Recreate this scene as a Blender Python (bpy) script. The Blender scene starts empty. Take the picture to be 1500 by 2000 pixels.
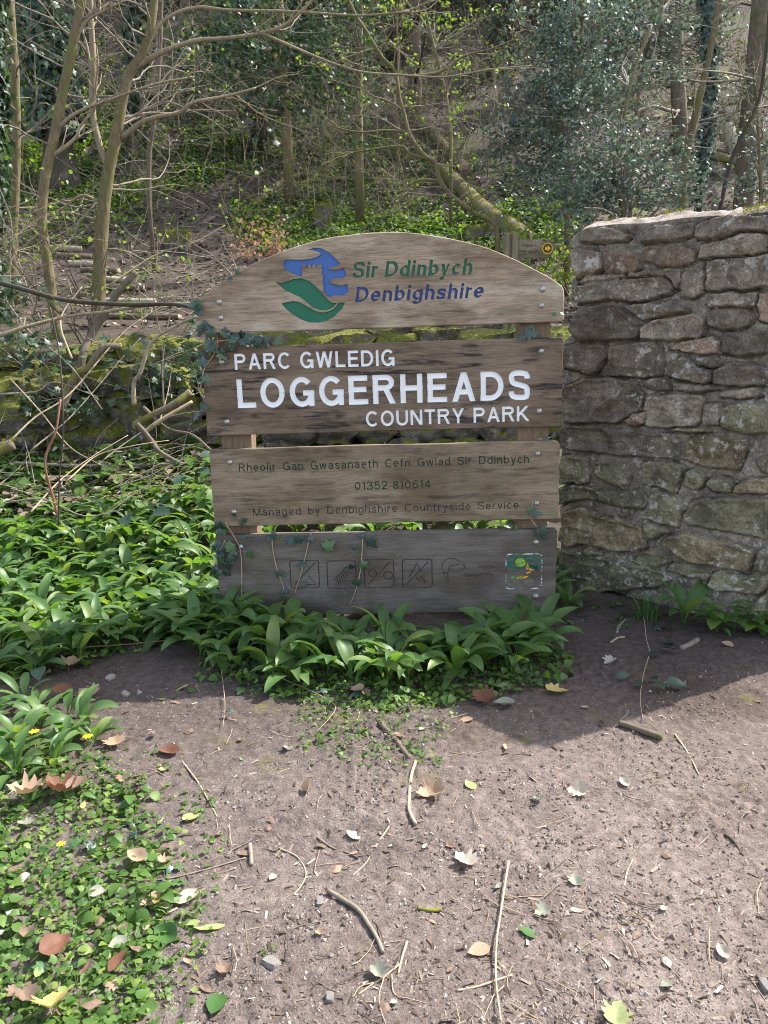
import bpy, math, random
import numpy as np
from mathutils import Matrix, Vector
from mathutils.geometry import delaunay_2d_cdt

random.seed(7)
RNG = np.random.default_rng(11)
scene = bpy.context.scene
col = scene.collection

# ------------------------------------------------------------------ camera
FPX, PITCH, ROLL = 1450.0, math.radians(12.5), math.radians(1.25)
CAM = np.array([0.0, 0.0, 1.46])
_f = np.array([0, math.cos(PITCH), -math.sin(PITCH)])
_u0 = np.array([0, math.sin(PITCH), math.cos(PITCH)])
_r0 = np.array([1.0, 0, 0])
_u = math.cos(ROLL) * _u0 + math.sin(ROLL) * _r0
_r = math.cos(ROLL) * _r0 - math.sin(ROLL) * _u0
cd = bpy.data.cameras.new('camera')
cd.sensor_fit = 'VERTICAL'
cd.sensor_height = 36.0
cd.lens = 36.0 * FPX / 2000.0
cd.clip_start, cd.clip_end = 0.05, 500.0
cam = bpy.data.objects.new('camera', cd)
col.objects.link(cam)
cam.matrix_world = Matrix(((_r[0], _u[0], -_f[0], CAM[0]), (_r[1], _u[1], -_f[1], CAM[1]),
                           (_r[2], _u[2], -_f[2], CAM[2]), (0, 0, 0, 1)))
scene.camera = cam

# ------------------------------------------------------------------ light
SUN_AZ, SUN_EL = math.radians(62.0), math.radians(48.0)      # azimuth from +Y towards +X
SUN_DIR = Vector((math.sin(SUN_AZ) * math.cos(SUN_EL), math.cos(SUN_AZ) * math.cos(SUN_EL), math.sin(SUN_EL)))
world = bpy.data.worlds.new('World')
scene.world = world
world.use_nodes = True
wn = world.node_tree
sky = wn.nodes.new('ShaderNodeTexSky')
sky.sky_type = 'NISHITA'
sky.sun_disc = False
sky.sun_elevation, sky.sun_rotation = SUN_EL, SUN_AZ
sky.air_density, sky.dust_density = 1.0, 2.0
bg = wn.nodes['Background']
bg.inputs['Strength'].default_value = 0.15
hs = wn.nodes.new('ShaderNodeHueSaturation')          # sky muted and lifted so the shade comes out neutral
hs.inputs['Saturation'].default_value = 0.62
hs.inputs['Value'].default_value = 1.1
wn.links.new(sky.outputs[0], hs.inputs['Color'])
wn.links.new(hs.outputs[0], bg.inputs[0])
ld = bpy.data.lights.new('sun', 'SUN')
ld.energy, ld.angle, ld.color = 4.1, math.radians(0.55), (1.0, 0.95, 0.88)
sun = bpy.data.objects.new('sun', ld)
sun.rotation_euler = SUN_DIR.to_track_quat('Z', 'Y').to_euler()
sun.location = (6, 6, 14)
col.objects.link(sun)
vs = scene.view_settings
vs.view_transform, vs.look = 'Standard', 'None'
vs.exposure, vs.gamma = 1.5, 1.0
scene.cycles.use_denoising = True
scene.cycles.filter_width = 1.0
scene.cycles.max_bounces = 6
scene.cycles.diffuse_bounces = 4
scene.cycles.glossy_bounces = 2
scene.cycles.transmission_bounces = 3

# ------------------------------------------------------------------ basic helpers
def ray(px, py):
    return _f + ((px - 750) / FPX) * _r - ((py - 1000) / FPX) * _u

def at(px, py, D):
    d = ray(px, py)
    return CAM + d * (D / d[1])

def on_plane(px, py, p0, n):
    d = ray(px, py)
    return CAM + d * (np.dot(n, np.asarray(p0) - CAM) / np.dot(n, d))

def _hash(ix, iy, iz, seed):
    h = (ix.astype(np.int64) * 374761393 + iy.astype(np.int64) * 668265263 + iz.astype(np.int64) * 2147483647 + seed * 1274126177) & 0xffffffff
    h = ((h ^ (h >> 13)) * 1274126177) & 0xffffffff
    h = ((h ^ (h >> 16)) * 2246822519) & 0xffffffff
    return ((h ^ (h >> 15)) & 0xffffff) / float(0xffffff)

def noise(p, freq=1.0, seed=0):
    """value noise -1..1 on (n,3) or (n,2) points"""
    p = np.asarray(p, float) * freq
    if p.shape[1] == 2:
        p = np.c_[p, np.full(len(p), 0.37)]
    i = np.floor(p).astype(np.int64)
    f = p - i
    f = f * f * f * (f * (f * 6 - 15) + 10)
    out = 0
    for dx in (0, 1):
        for dy in (0, 1):
            for dz in (0, 1):
                w = (f[:, 0] if dx else 1 - f[:, 0]) * (f[:, 1] if dy else 1 - f[:, 1]) * (f[:, 2] if dz else 1 - f[:, 2])
                out = out + w * _hash(i[:, 0] + dx, i[:, 1] + dy, i[:, 2] + dz, seed)
    return out * 2 - 1

def fbm(p, freq, octaves=4, gain=0.5, seed=0):
    a, s, t = 1.0, 0.0, 0.0
    for k in range(octaves):
        s = s + a * noise(p, freq * 2.03 ** k, seed + k * 17)
        t += a
        a *= gain
    return s / t

def sstep(a, b, x):
    t = np.clip((x - a) / (b - a), 0, 1)
    return t * t * (3 - 2 * t)

def tag(o, label=None, cat=None, group=None, kind=None):
    if label: o['label'] = label
    if cat: o['category'] = cat
    if group: o['group'] = group
    if kind: o['kind'] = kind
    return o

def empty(name, loc=(0, 0, 0), rz=0.0):
    o = bpy.data.objects.new(name, None)
    o.empty_display_size = 0.1
    o.location = loc
    o.rotation_euler = (0, 0, rz)
    col.objects.link(o)
    return o

class MB:
    """collects geometry, links it as ONE mesh object"""
    def __init__(self):
        self.v, self.f, self.n, self.c = [], [], 0, []

    def add(self, V, faces, color=None):
        V = np.asarray(V, float).reshape(-1, 3)
        for F in (faces if isinstance(faces, list) else [faces]):
            F = np.asarray(F, np.int64)
            if F.size:
                self.f.append(F + self.n)
        self.v.append(V)
        self.c.append(np.ones((len(V), 3)) if color is None else np.broadcast_to(np.asarray(color, float), (len(V), 3)))
        self.n += len(V)

    def mesh(self, name, mat, smooth=True, colors=False):
        me = bpy.data.meshes.new(name)
        V = np.concatenate(self.v)
        me.vertices.add(len(V))
        me.vertices.foreach_set('co', V.astype(np.float32).ravel())
        loops = np.concatenate([F.ravel() for F in self.f])
        tot = np.concatenate([np.full(len(F), F.shape[1]) for F in self.f])
        st = np.concatenate([[0], np.cumsum(tot)[:-1]])
        me.loops.add(len(loops))
        me.loops.foreach_set('vertex_index', loops.astype(np.int32))
        me.polygons.add(len(tot))
        me.polygons.foreach_set('loop_start', st.astype(np.int32))
        me.polygons.foreach_set('loop_total', tot.astype(np.int32))
        me.polygons.foreach_set('use_smooth', np.full(len(tot), smooth))
        if colors:
            a = me.color_attributes.new('Col', 'FLOAT_COLOR', 'POINT')
            C = np.concatenate(self.c)
            a.data.foreach_set('color', np.c_[C, np.ones(len(C))].astype(np.float32).ravel())
        me.update(calc_edges=True)
        me.validate()
        if mat: me.materials.append(mat)
        return me

    def build(self, name, mat, parent=None, smooth=True, colors=False):
        o = bpy.data.objects.new(name, self.mesh(name, mat, smooth, colors))
        col.objects.link(o)
        if parent: o.parent = parent
        return o

    # -- shapes
    def tube(self, pts, rad, sides=6, cap=True, color=None, lump=0.0, seed=0):
        P = np.asarray(pts, float)
        n = len(P)
        R = np.broadcast_to(np.asarray(rad, float), (n,))
        T = np.gradient(P, axis=0)
        T /= np.linalg.norm(T, axis=1)[:, None] + 1e-12
        ref = np.array([0, 0, 1.0]) if abs(T[0][2]) < 0.9 else np.array([1.0, 0, 0])
        N = np.empty_like(P)
        x = ref - T[0] * np.dot(ref, T[0])
        for i in range(n):
            x = x - T[i] * np.dot(x, T[i])
            x /= np.linalg.norm(x) + 1e-12
            N[i] = x
        B = np.cross(T, N)
        a = np.linspace(0, 2 * np.pi, sides, endpoint=False)
        rr = R[:, None] * np.ones(sides)[None]
        if lump:
            q = np.stack([np.broadcast_to(np.cos(a) * 1.3, (n, sides)), np.broadcast_to(np.sin(a) * 1.3, (n, sides)),
                          np.broadcast_to((np.cumsum(np.r_[0, np.linalg.norm(np.diff(P, axis=0), axis=1)]) / (R.mean() * 5))[:, None], (n, sides))], -1).reshape(-1, 3)
            rr = rr * (1 + lump * fbm(q + seed * 3.7, 1.1, 3, 0.6, seed).reshape(n, sides))
        V = P[:, None] + rr[:, :, None] * (np.cos(a)[None, :, None] * N[:, None] + np.sin(a)[None, :, None] * B[:, None])
        i = np.arange(n - 1)[:, None] * sides
        j = np.arange(sides)[None]
        k = (j + 1) % sides
        Q = np.stack([i + j, i + k, i + sides + k, i + sides + j], -1).reshape(-1, 4)
        V = V.reshape(-1, 3)
        fs = [Q]
        if cap:
            V = np.r_[V, P[:1], P[-1:]]
            c0, c1 = n * sides, n * sides + 1
            jj, kk = np.arange(sides), (np.arange(sides) + 1) % sides
            fs.append(np.c_[kk, jj, np.full(sides, c0)])
            o = (n - 1) * sides
            fs.append(np.c_[o + jj, o + kk, np.full(sides, c1)])
        self.add(V, fs, color)

    def scatter(self, tV, tF, P, fwd, up, scale, color=None):
        """copies template (x right, y forward, z up) at P with frames"""
        n = len(P)
        if n == 0: return
        f = fwd / (np.linalg.norm(fwd, axis=1)[:, None] + 1e-9)
        r = np.cross(f, up)
        r /= np.linalg.norm(r, axis=1)[:, None] + 1e-9
        z = np.cross(r, f)
        s = np.broadcast_to(np.asarray(scale, float), (n,)) if np.ndim(scale) < 2 else scale
        if np.ndim(s) == 1: s = np.repeat(s[:, None], 3, 1)
        tV = np.asarray(tV, float)
        if tV.ndim == 2: tV = np.broadcast_to(tV, (n,) + tV.shape)
        V = P[:, None] + tV[:, :, 0:1] * (r * s[:, :1])[:, None] + tV[:, :, 1:2] * (f * s[:, 1:2])[:, None] + tV[:, :, 2:3] * (z * s[:, 2:3])[:, None]
        k = tV.shape[1]
        fs = [(np.asarray(F)[None] + (np.arange(n) * k)[:, None, None]).reshape(-1, np.asarray(F).shape[1]) for F in (tF if isinstance(tF, list) else [tF])]
        self.add(V.reshape(-1, 3), fs, None if color is None else np.repeat(color, k, 0))

def rnd_dirs(n, zlo=-1, zhi=1, rng=RNG):
    z = rng.uniform(zlo, zhi, n)
    a = rng.uniform(0, 2 * np.pi, n)
    s = np.sqrt(1 - z * z)
    return np.c_[s * np.cos(a), s * np.sin(a), z]

def spline(pts, n):
    """Catmull-Rom through pts, n samples"""
    P = np.asarray(pts, float)
    if len(P) == 2:
        return P[0] + (P[1] - P[0]) * np.linspace(0, 1, n)[:, None]
    E = np.r_[[2 * P[0] - P[1]], P, [2 * P[-1] - P[-2]]]
    t = np.linspace(0, len(P) - 1 - 1e-9, n)
    i = t.astype(int)
    f = (t - i)[:, None]
    a, b, c, d = E[i], E[i + 1], E[i + 2], E[i + 3]
    return 0.5 * (2 * b + (c - a) * f + (2 * a - 5 * b + 4 * c - d) * f ** 2 + (3 * b - a - 3 * c + d) * f ** 3)

# ------------------------------------------------------------------ materials
class NT:
    def __init__(self, name):
        self.m = bpy.data.materials.new(name)
        self.m.use_nodes = True
        self.t = self.m.node_tree
        self.p = self.t.nodes['Principled BSDF']
        self.out = self.t.nodes['Material Output']

    def n(self, typ, ins=None, **kw):
        nd = self.t.nodes.new(typ)
        for k, v in kw.items(): setattr(nd, k, v)
        for k, v in (ins or {}).items(): self.s(nd.inputs[k], v)
        return nd

    def s(self, sock, v):
        if isinstance(v, bpy.types.NodeSocket): self.t.links.new(v, sock)
        elif isinstance(v, (tuple, list)) and len(v) == 3 and sock.type == 'RGBA': sock.default_value = (*v, 1)
        else: sock.default_value = v

    def coord(self, scale=(1, 1, 1), kind='Object', rot=(0, 0, 0), loc=(0, 0, 0)):
        c = self.n('ShaderNodeTexCoord')
        return self.n('ShaderNodeMapping', {'Vector': c.outputs[kind], 'Scale': scale, 'Rotation': rot, 'Location': loc}).outputs[0]

    def noise(self, vec, scale, detail=5, rough=0.6, dist=0.0):
        return self.n('ShaderNodeTexNoise', {'Vector': vec, 'Scale': scale, 'Detail': detail, 'Roughness': rough, 'Distortion': dist}).outputs['Fac']

    def ramp(self, fac, stops, interp='LINEAR'):
        r = self.n('ShaderNodeValToRGB', {'Fac': fac})
        e = r.color_ramp.elements
        r.color_ramp.interpolation = interp
        while len(e) < len(stops): e.new(0.5)
        for el, (p, c) in zip(e, stops):
            el.position = p
            el.color = (*c, 1) if len(c) == 3 else c
        return r.outputs[0]

    def mask(self, fac, a, b):
        return self.n('ShaderNodeMapRange', {'Value': fac, 'From Min': a, 'From Max': b}, interpolation_type='SMOOTHSTEP').outputs[0]

    def mix(self, fac, a, b, mode='MIX'):
        m = self.n('ShaderNodeMix', data_type='RGBA', blend_type=mode)
        self.s(m.inputs[0], fac); self.s(m.inputs[6], a); self.s(m.inputs[7], b)
        return m.outputs[2]

    def math(self, op, a, b=0.0):
        m = self.n('ShaderNodeMath', operation=op)
        self.s(m.inputs[0], a); self.s(m.inputs[1], b)
        return m.outputs[0]

    def bump(self, h, strength=0.5, dist=0.01, normal=None):
        b = self.n('ShaderNodeBump', {'Height': h, 'Strength': strength, 'Distance': dist})
        if normal is not None: self.s(b.inputs['Normal'], normal)
        return b.outputs[0]

    def fin(self, base, rough=0.8, normal=None, spec=0.3):
        self.s(self.p.inputs['Base Color'], base)
        self.s(self.p.inputs['Roughness'], rough)
        self.s(self.p.inputs['Specular IOR Level'], spec)
        if normal is not None: self.s(self.p.inputs['Normal'], normal)
        return self.m

def leaf_mat(name, stops, rough=0.45, trans=0.35, tint=(1.3, 1.25, 0.6), spec=0.4, spots=None):
    N = NT(name)
    g = N.n('ShaderNodeNewGeometry')
    base = N.ramp(g.outputs['Random Per Island'], stops)
    nz = N.noise(N.coord((1, 1, 1)), 45, 3)
    base = N.mix(N.math('MULTIPLY', nz, 0.5), base, (0.6, 0.62, 0.5), 'MULTIPLY')
    if spots:
        s2 = N.noise(N.coord(), spots[1], 3)
        base = N.mix(N.mask(s2, 0.55, 0.72), base, spots[0])
    N.fin(base, rough, None, spec)
    tr = N.n('ShaderNodeBsdfTranslucent', {'Color': N.mix(1.0, base, tint, 'MULTIPLY')})
    mx = N.n('ShaderNodeMixShader', {0: trans, 1: N.p.outputs[0], 2: tr.outputs[0]})
    N.t.links.new(mx.outputs[0], N.out.inputs[0])
    return N.m

def bark_mat(name, c1, c2, moss=0.0, streak=6.0, mossc=(0.10, 0.115, 0.02), bumpd=0.006, scale=1.0):
    N = NT(name)
    v = N.coord((streak * scale, streak * scale, 1.2 * scale))
    a = N.noise(v, 6, 6, 0.65)
    b = N.noise(N.coord((scale, scale, scale)), 3.0, 4)
    base = N.ramp(N.math('ADD', N.math('MULTIPLY', a, 0.65), N.math('MULTIPLY', b, 0.35)), [(0.3, c1), (0.7, c2)])
    if moss:
        k = N.mask(N.noise(N.coord(), 5.0, 5, 0.7), 0.62 - moss * 0.3, 0.74 - moss * 0.25)
        base = N.mix(k, base, mossc)
    return N.fin(base, 0.85, N.bump(a, 0.6, bumpd), 0.2)

def wood_mat(name, light, dark, black=0.35, algae=0.2, grain=1.0, seed=0.0, algc=(0.10, 0.10, 0.045), low=0.0, pale=0.4, palec=(0.42, 0.37, 0.30)):
    """weathered oak plank, grain along local X"""
    N = NT(name)
    wob = N.noise(N.coord((1.2, 1.2, 3.0), loc=(seed, 0, seed)), 2.0, 3)
    base_c = N.n('ShaderNodeTexCoord').outputs['Object']
    sep = N.n('ShaderNodeSeparateXYZ', {0: base_c})
    comb = N.n('ShaderNodeCombineXYZ', {0: N.math('ADD', N.math('MULTIPLY', sep.outputs[0], 1.6), seed), 1: N.math('MULTIPLY', sep.outputs[1], 20.0),
                                       2: N.math('MULTIPLY', N.math('ADD', sep.outputs[2], N.math('MULTIPLY', wob, 0.09)), 74.0 * grain)}).outputs[0]
    g1 = N.noise(comb, 1.0, 6, 0.7)
    comb2 = N.n('ShaderNodeCombineXYZ', {0: N.math('MULTIPLY', sep.outputs[0], 16.0), 1: N.math('MULTIPLY', sep.outputs[1], 60.0),
                                        2: N.math('MULTIPLY', N.math('ADD', sep.outputs[2], N.math('MULTIPLY', wob, 0.05)), 430.0 * grain)}).outputs[0]
    g2 = N.noise(comb2, 1.0, 3, 0.6)
    comb3 = N.n('ShaderNodeCombineXYZ', {0: N.math('MULTIPLY', sep.outputs[0], 5.0), 1: N.math('MULTIPLY', sep.outputs[1], 60.0),
                                        2: N.math('MULTIPLY', N.math('ADD', sep.outputs[2], N.math('MULTIPLY', wob, 0.10)), 205.0 * grain)}).outputs[0]
    g3 = N.noise(comb3, 1.0, 2, 0.5, 0.3)
    fac = N.math('ADD', N.math('ADD', N.math('MULTIPLY', g1, 0.34), N.math('MULTIPLY', g2, 0.36)), N.math('MULTIPLY', g3, 0.30))
    split = N.math('MULTIPLY', N.mask(g3, 0.70, 0.76), N.mask(g1, 0.45, 0.6))
    base = N.ramp(fac, [(0.36, dark), (0.45, tuple(np.array(dark) * .55 + np.array(light) * .45)), (0.54, tuple(np.array(dark) * .2 + np.array(light) * .8)), (0.64, light)])
    tone = N.noise(N.coord((0.9, 1, 2.6), loc=(seed * 3.1, 0, 5)), 1.9, 4, 0.6)
    base = N.mix(N.mask(tone, 0.40, 0.62), base, N.mix(1.0, base, (0.58, 0.54, 0.50), 'MULTIPLY'))
    big = N.noise(N.coord((1.5, 1, 4.0), loc=(seed * 1.7, 0, 2.0)), 1.6, 5, 0.65)
    base = N.mix(N.math('MULTIPLY', N.mask(big, 0.48, 0.68), pale), base, palec)
    st = N.noise(N.coord((2.2, 1, 26.0), loc=(seed * 2.3, 0, 0)), 1.3, 6, 0.72)
    patch = N.noise(N.coord((1.6, 1, 3.0), loc=(seed, 3, 1)), 2.0, 3)
    bk = N.math('MULTIPLY', N.mask(st, 0.47, 0.60), N.mask(patch, 0.44, 0.56))
    base = N.mix(N.math('MULTIPLY', bk, black), base, (0.025, 0.023, 0.024))
    base = N.mix(N.math('MULTIPLY', split, 0.8), base, (0.03, 0.025, 0.02))
    ag = N.math('MULTIPLY', N.mask(N.noise(N.coord((3, 1, 6), loc=(0, seed, 0)), 2.2, 5, 0.7), 0.5, 0.68), algae)
    base = N.mix(ag, base, algc)
    if low:                                    # green algae where the plank meets the damp foliage
        lz = N.math('MULTIPLY', N.mask(sep.outputs[2], -0.09, -0.24), N.mask(N.noise(N.coord((1.5, 1, 2)), 3.2, 5), 0.48, 0.66))
        base = N.mix(N.math('MULTIPLY', lz, low), base, (0.045, 0.055, 0.022))
    return N.fin(base, 0.82, N.bump(fac, 0.9, 0.004), 0.25)

def paint_mat(name, c, rough=0.55, worn=0.0, wornc=(0.16, 0.13, 0.10)):
    N = NT(name)
    a = N.noise(N.coord((4, 4, 40)), 4, 5, 0.7)
    base = N.mix(N.math('MULTIPLY', a, 0.35), c, tuple(x * 0.62 for x in c))
    if worn:
        base = N.mix(N.mask(N.noise(N.coord((3, 1, 9)), 6, 5, 0.75), 0.62 - worn * .25, 0.66 - worn * .2), base, wornc)
    return N.fin(base, rough, N.bump(a, 0.4, 0.001), 0.35)

M = {}
M['holly'] = leaf_mat('holly_leaf', [(0, (0.055, 0.09, 0.085)), (0.6, (0.095, 0.14, 0.13)), (1, (0.17, 0.215, 0.19))], 0.58, 0.28, (1.2, 1.2, 0.8), spec=0.4)  # blue-grey of reflected sky is mixed into the leaf colour
M['ivy'] = leaf_mat('ivy_leaf', [(0, (0.020, 0.046, 0.030)), (0.6, (0.052, 0.10, 0.06)), (1, (0.10, 0.165, 0.08))], 0.45, 0.28, spec=0.5)
M['ivy_sign'] = leaf_mat('ivy_leaf_veined', [(0, (0.014, 0.038, 0.032)), (0.7, (0.035, 0.075, 0.06)), (1, (0.07, 0.15, 0.03))], 0.35, 0.15, spec=0.6, spots=((0.13, 0.19, 0.17), 90))
M['evergreen'] = leaf_mat('evergreen_leaf', [(0, (0.045, 0.075, 0.048)), (0.6, (0.075, 0.12, 0.07)), (1, (0.13, 0.175, 0.09))], 0.5, 0.36, spec=0.5)
M['garlic'] = leaf_mat('garlic_leaf', [(0, (0.058, 0.125, 0.038)), (0.55, (0.092, 0.18, 0.055)), (0.92, (0.165, 0.245, 0.08)), (1, (0.30, 0.29, 0.08))], 0.46, 0.42, (1.9, 1.85, 0.6), 0.4)
M['herb'] = leaf_mat('herb_leaf', [(0, (0.06, 0.13, 0.03)), (0.6, (0.105, 0.195, 0.045)), (1, (0.22, 0.30, 0.07))], 0.5, 0.42, (1.9, 1.8, 0.6), 0.35)
M['bud'] = leaf_mat('spring_bud', [(0, (0.14, 0.22, 0.04)), (1, (0.25, 0.33, 0.08))], 0.5, 0.4, (1.3, 1.4, 0.5), 0.3)
M['under'] = leaf_mat('undergrowth_leaf', [(0, (0.04, 0.08, 0.03)), (0.5, (0.085, 0.15, 0.045)), (1, (0.19, 0.27, 0.07))], 0.5, 0.42, (1.8, 1.75, 0.6), 0.4)
M['bramble'] = leaf_mat('bramble_leaf', [(0, (0.022, 0.055, 0.036)), (1, (0.05, 0.095, 0.055))], 0.4, 0.2, spec=0.5)
M['grass'] = leaf_mat('grass_blade', [(0, (0.04, 0.10, 0.02)), (1, (0.09, 0.19, 0.035))], 0.5, 0.3, (1.4, 1.5, 0.5))
M['litter'] = leaf_mat('leaf_litter', [(0, (0.06, 0.04, 0.028)), (0.5, (0.16, 0.115, 0.085)), (0.85, (0.30, 0.245, 0.20)), (1, (0.45, 0.40, 0.34))], 0.75, 0.1, (1, 1, 1), 0.2)
M['beech'] = leaf_mat('dry_beech_leaf', [(0, (0.40, 0.20, 0.13)), (1, (0.60, 0.40, 0.28))], 0.6, 0.35, (1.2, 1, 0.8), 0.2)
for nm, a, b in (('tan', (0.30, 0.19, 0.125), (0.46, 0.33, 0.235)), ('rust', (0.13, 0.055, 0.035), (0.22, 0.10, 0.062)), ('yellow', (0.46, 0.34, 0.10), (0.54, 0.42, 0.17)),
                 ('lime', (0.25, 0.29, 0.11), (0.35, 0.39, 0.19)), ('pale', (0.36, 0.315, 0.265), (0.52, 0.47, 0.40)), ('umber', (0.15, 0.095, 0.07), (0.27, 0.19, 0.14)),
                 ('green', (0.04, 0.11, 0.03), (0.07, 0.15, 0.04)), ('silver', (0.20, 0.215, 0.165), (0.30, 0.31, 0.25))):
    M['dead_' + nm] = leaf_mat('fallen_leaf_' + nm, [(0, a), (1, b)], 0.6, 0.22, (1.1, 1, 0.8), 0.25, spots=(tuple(x * .5 for x in a), 38))
M['petal'] = NT('yellow_petal').fin((0.85, 0.58, 0.01), 0.4)
M['moss'] = leaf_mat('moss_tuft', [(0, (0.10, 0.11, 0.02)), (0.6, (0.20, 0.19, 0.035)), (1, (0.32, 0.28, 0.06))], 0.8, 0.25, (1.2, 1.2, 0.5), 0.1)
M['bark_olive'] = bark_mat('olive_bark', (0.07, 0.054, 0.03), (0.24, 0.19, 0.11), 0.5, mossc=(0.13, 0.13, 0.045), bumpd=.02)
M['bark_pale'] = bark_mat('pale_bark', (0.20, 0.175, 0.125), (0.44, 0.395, 0.30), 0.15, mossc=(0.2, 0.2, 0.09))
M['bark_dark'] = bark_mat('dark_bark', (0.03, 0.025, 0.02), (0.09, 0.075, 0.058), 0.3, mossc=(0.05, 0.06, 0.02))
M['bark_brown'] = bark_mat('brown_bark', (0.06, 0.048, 0.035), (0.19, 0.15, 0.11), 0.25, mossc=(0.08, 0.085, 0.03))
M['bark_log'] = bark_mat('log_bark', (0.06, 0.048, 0.034), (0.22, 0.18, 0.13), 0.55, mossc=(0.15, 0.145, 0.03), bumpd=0.012)
M['twig_pale'] = bark_mat('pale_twig', (0.13, 0.10, 0.062), (0.36, 0.30, 0.205), 0)
M['twig_red'] = bark_mat('reddish_stem', (0.16, 0.07, 0.045), (0.32, 0.17, 0.11), 0)
M['twig_dark'] = bark_mat('dark_twig', (0.035, 0.028, 0.022), (0.11, 0.085, 0.065), 0)
M['twig_grey'] = bark_mat('grey_twig', (0.11, 0.092, 0.068), (0.29, 0.25, 0.195), 0)
M['twig_straw'] = bark_mat('straw_twig', (0.27, 0.19, 0.12), (0.50, 0.39, 0.27), 0)
M['cutwood'] = bark_mat('cut_wood', (0.30, 0.22, 0.13), (0.52, 0.41, 0.28), 0.2)

def stone_mat(name, use_col=True, c1=(0.10, 0.085, 0.07), c2=(0.27, 0.24, 0.205), moss=0.0, lichen=0.6):
    N = NT(name)
    v = N.coord()
    n1 = N.noise(v, 9, 8, 0.68)
    n2 = N.noise(v, 95, 5, 0.75)
    if use_col:
        a = N.n('ShaderNodeAttribute', attribute_name='Col').outputs['Color']
        base = N.mix(N.mask(n1, 0.30, 0.72), N.mix(1.0, a, (0.60, 0.57, 0.55), 'MULTIPLY'), N.mix(1.0, a, (1.5, 1.46, 1.40), 'MULTIPLY'))
    else:
        base = N.ramp(n1, [(0.3, c1), (0.7, c2)])
    base = N.mix(N.math('MULTIPLY', N.mask(n2, 0.44, 0.58), 0.7), base, N.mix(1.0, base, (0.42, 0.41, 0.40), 'MULTIPLY'))
    n3 = N.noise(v, 130, 3, 0.7)
    base = N.mix(N.math('MULTIPLY', N.mask(n3, 0.57, 0.66), 0.5), base, N.mix(1.0, base, (2.0, 1.95, 1.85), 'MULTIPLY'))
    li = N.math('MULTIPLY', N.mask(N.noise(v, 26, 5, 0.66), 0.55, 0.60), N.mask(N.noise(v, 3.6, 3), 0.42, 0.58))
    base = N.mix(N.math('MULTIPLY', li, lichen), base, (0.50, 0.48, 0.43))
    blk = N.math('MULTIPLY', N.mask(N.noise(v, 14, 6, 0.7), 0.55, 0.68), N.mask(N.noise(v, 4.1, 3), 0.5, 0.62))
    base = N.mix(N.math('MULTIPLY', blk, 0.75), base, (0.035, 0.034, 0.034))
    if moss:
        g = N.n('ShaderNodeNewGeometry')
        nz = N.n('ShaderNodeSeparateXYZ', {0: g.outputs['Normal']}).outputs[2]
        mk = N.mask(N.math('ADD', N.math('MULTIPLY', N.noise(v, 5, 6, 0.7), 1.3), N.math('MULTIPLY', nz, 0.45)), 1.02 - moss * 0.5, 1.12 - moss * 0.45)
        mc = N.ramp(N.noise(v, 40, 4, 0.7), [(0.3, (0.045, 0.055, 0.012)), (0.55, (0.12, 0.125, 0.02)), (0.75, (0.22, 0.20, 0.03))])
        base = N.mix(mk, base, mc)
    h = N.math('ADD', N.math('MULTIPLY', n1, 0.55), N.math('MULTIPLY', n2, 0.45))
    return N.fin(base, 0.88, N.bump(h, 1.0, 0.008), 0.25)

M['wallstone'] = stone_mat('wall_stone')
M['mossrock'] = stone_mat('mossy_rock', False, (0.05, 0.044, 0.034), (0.20, 0.18, 0.15), moss=0.8, lichen=0.6)
M['pebble'] = stone_mat('pebble', False, (0.22, 0.20, 0.185), (0.50, 0.47, 0.44), lichen=0.3)

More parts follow.
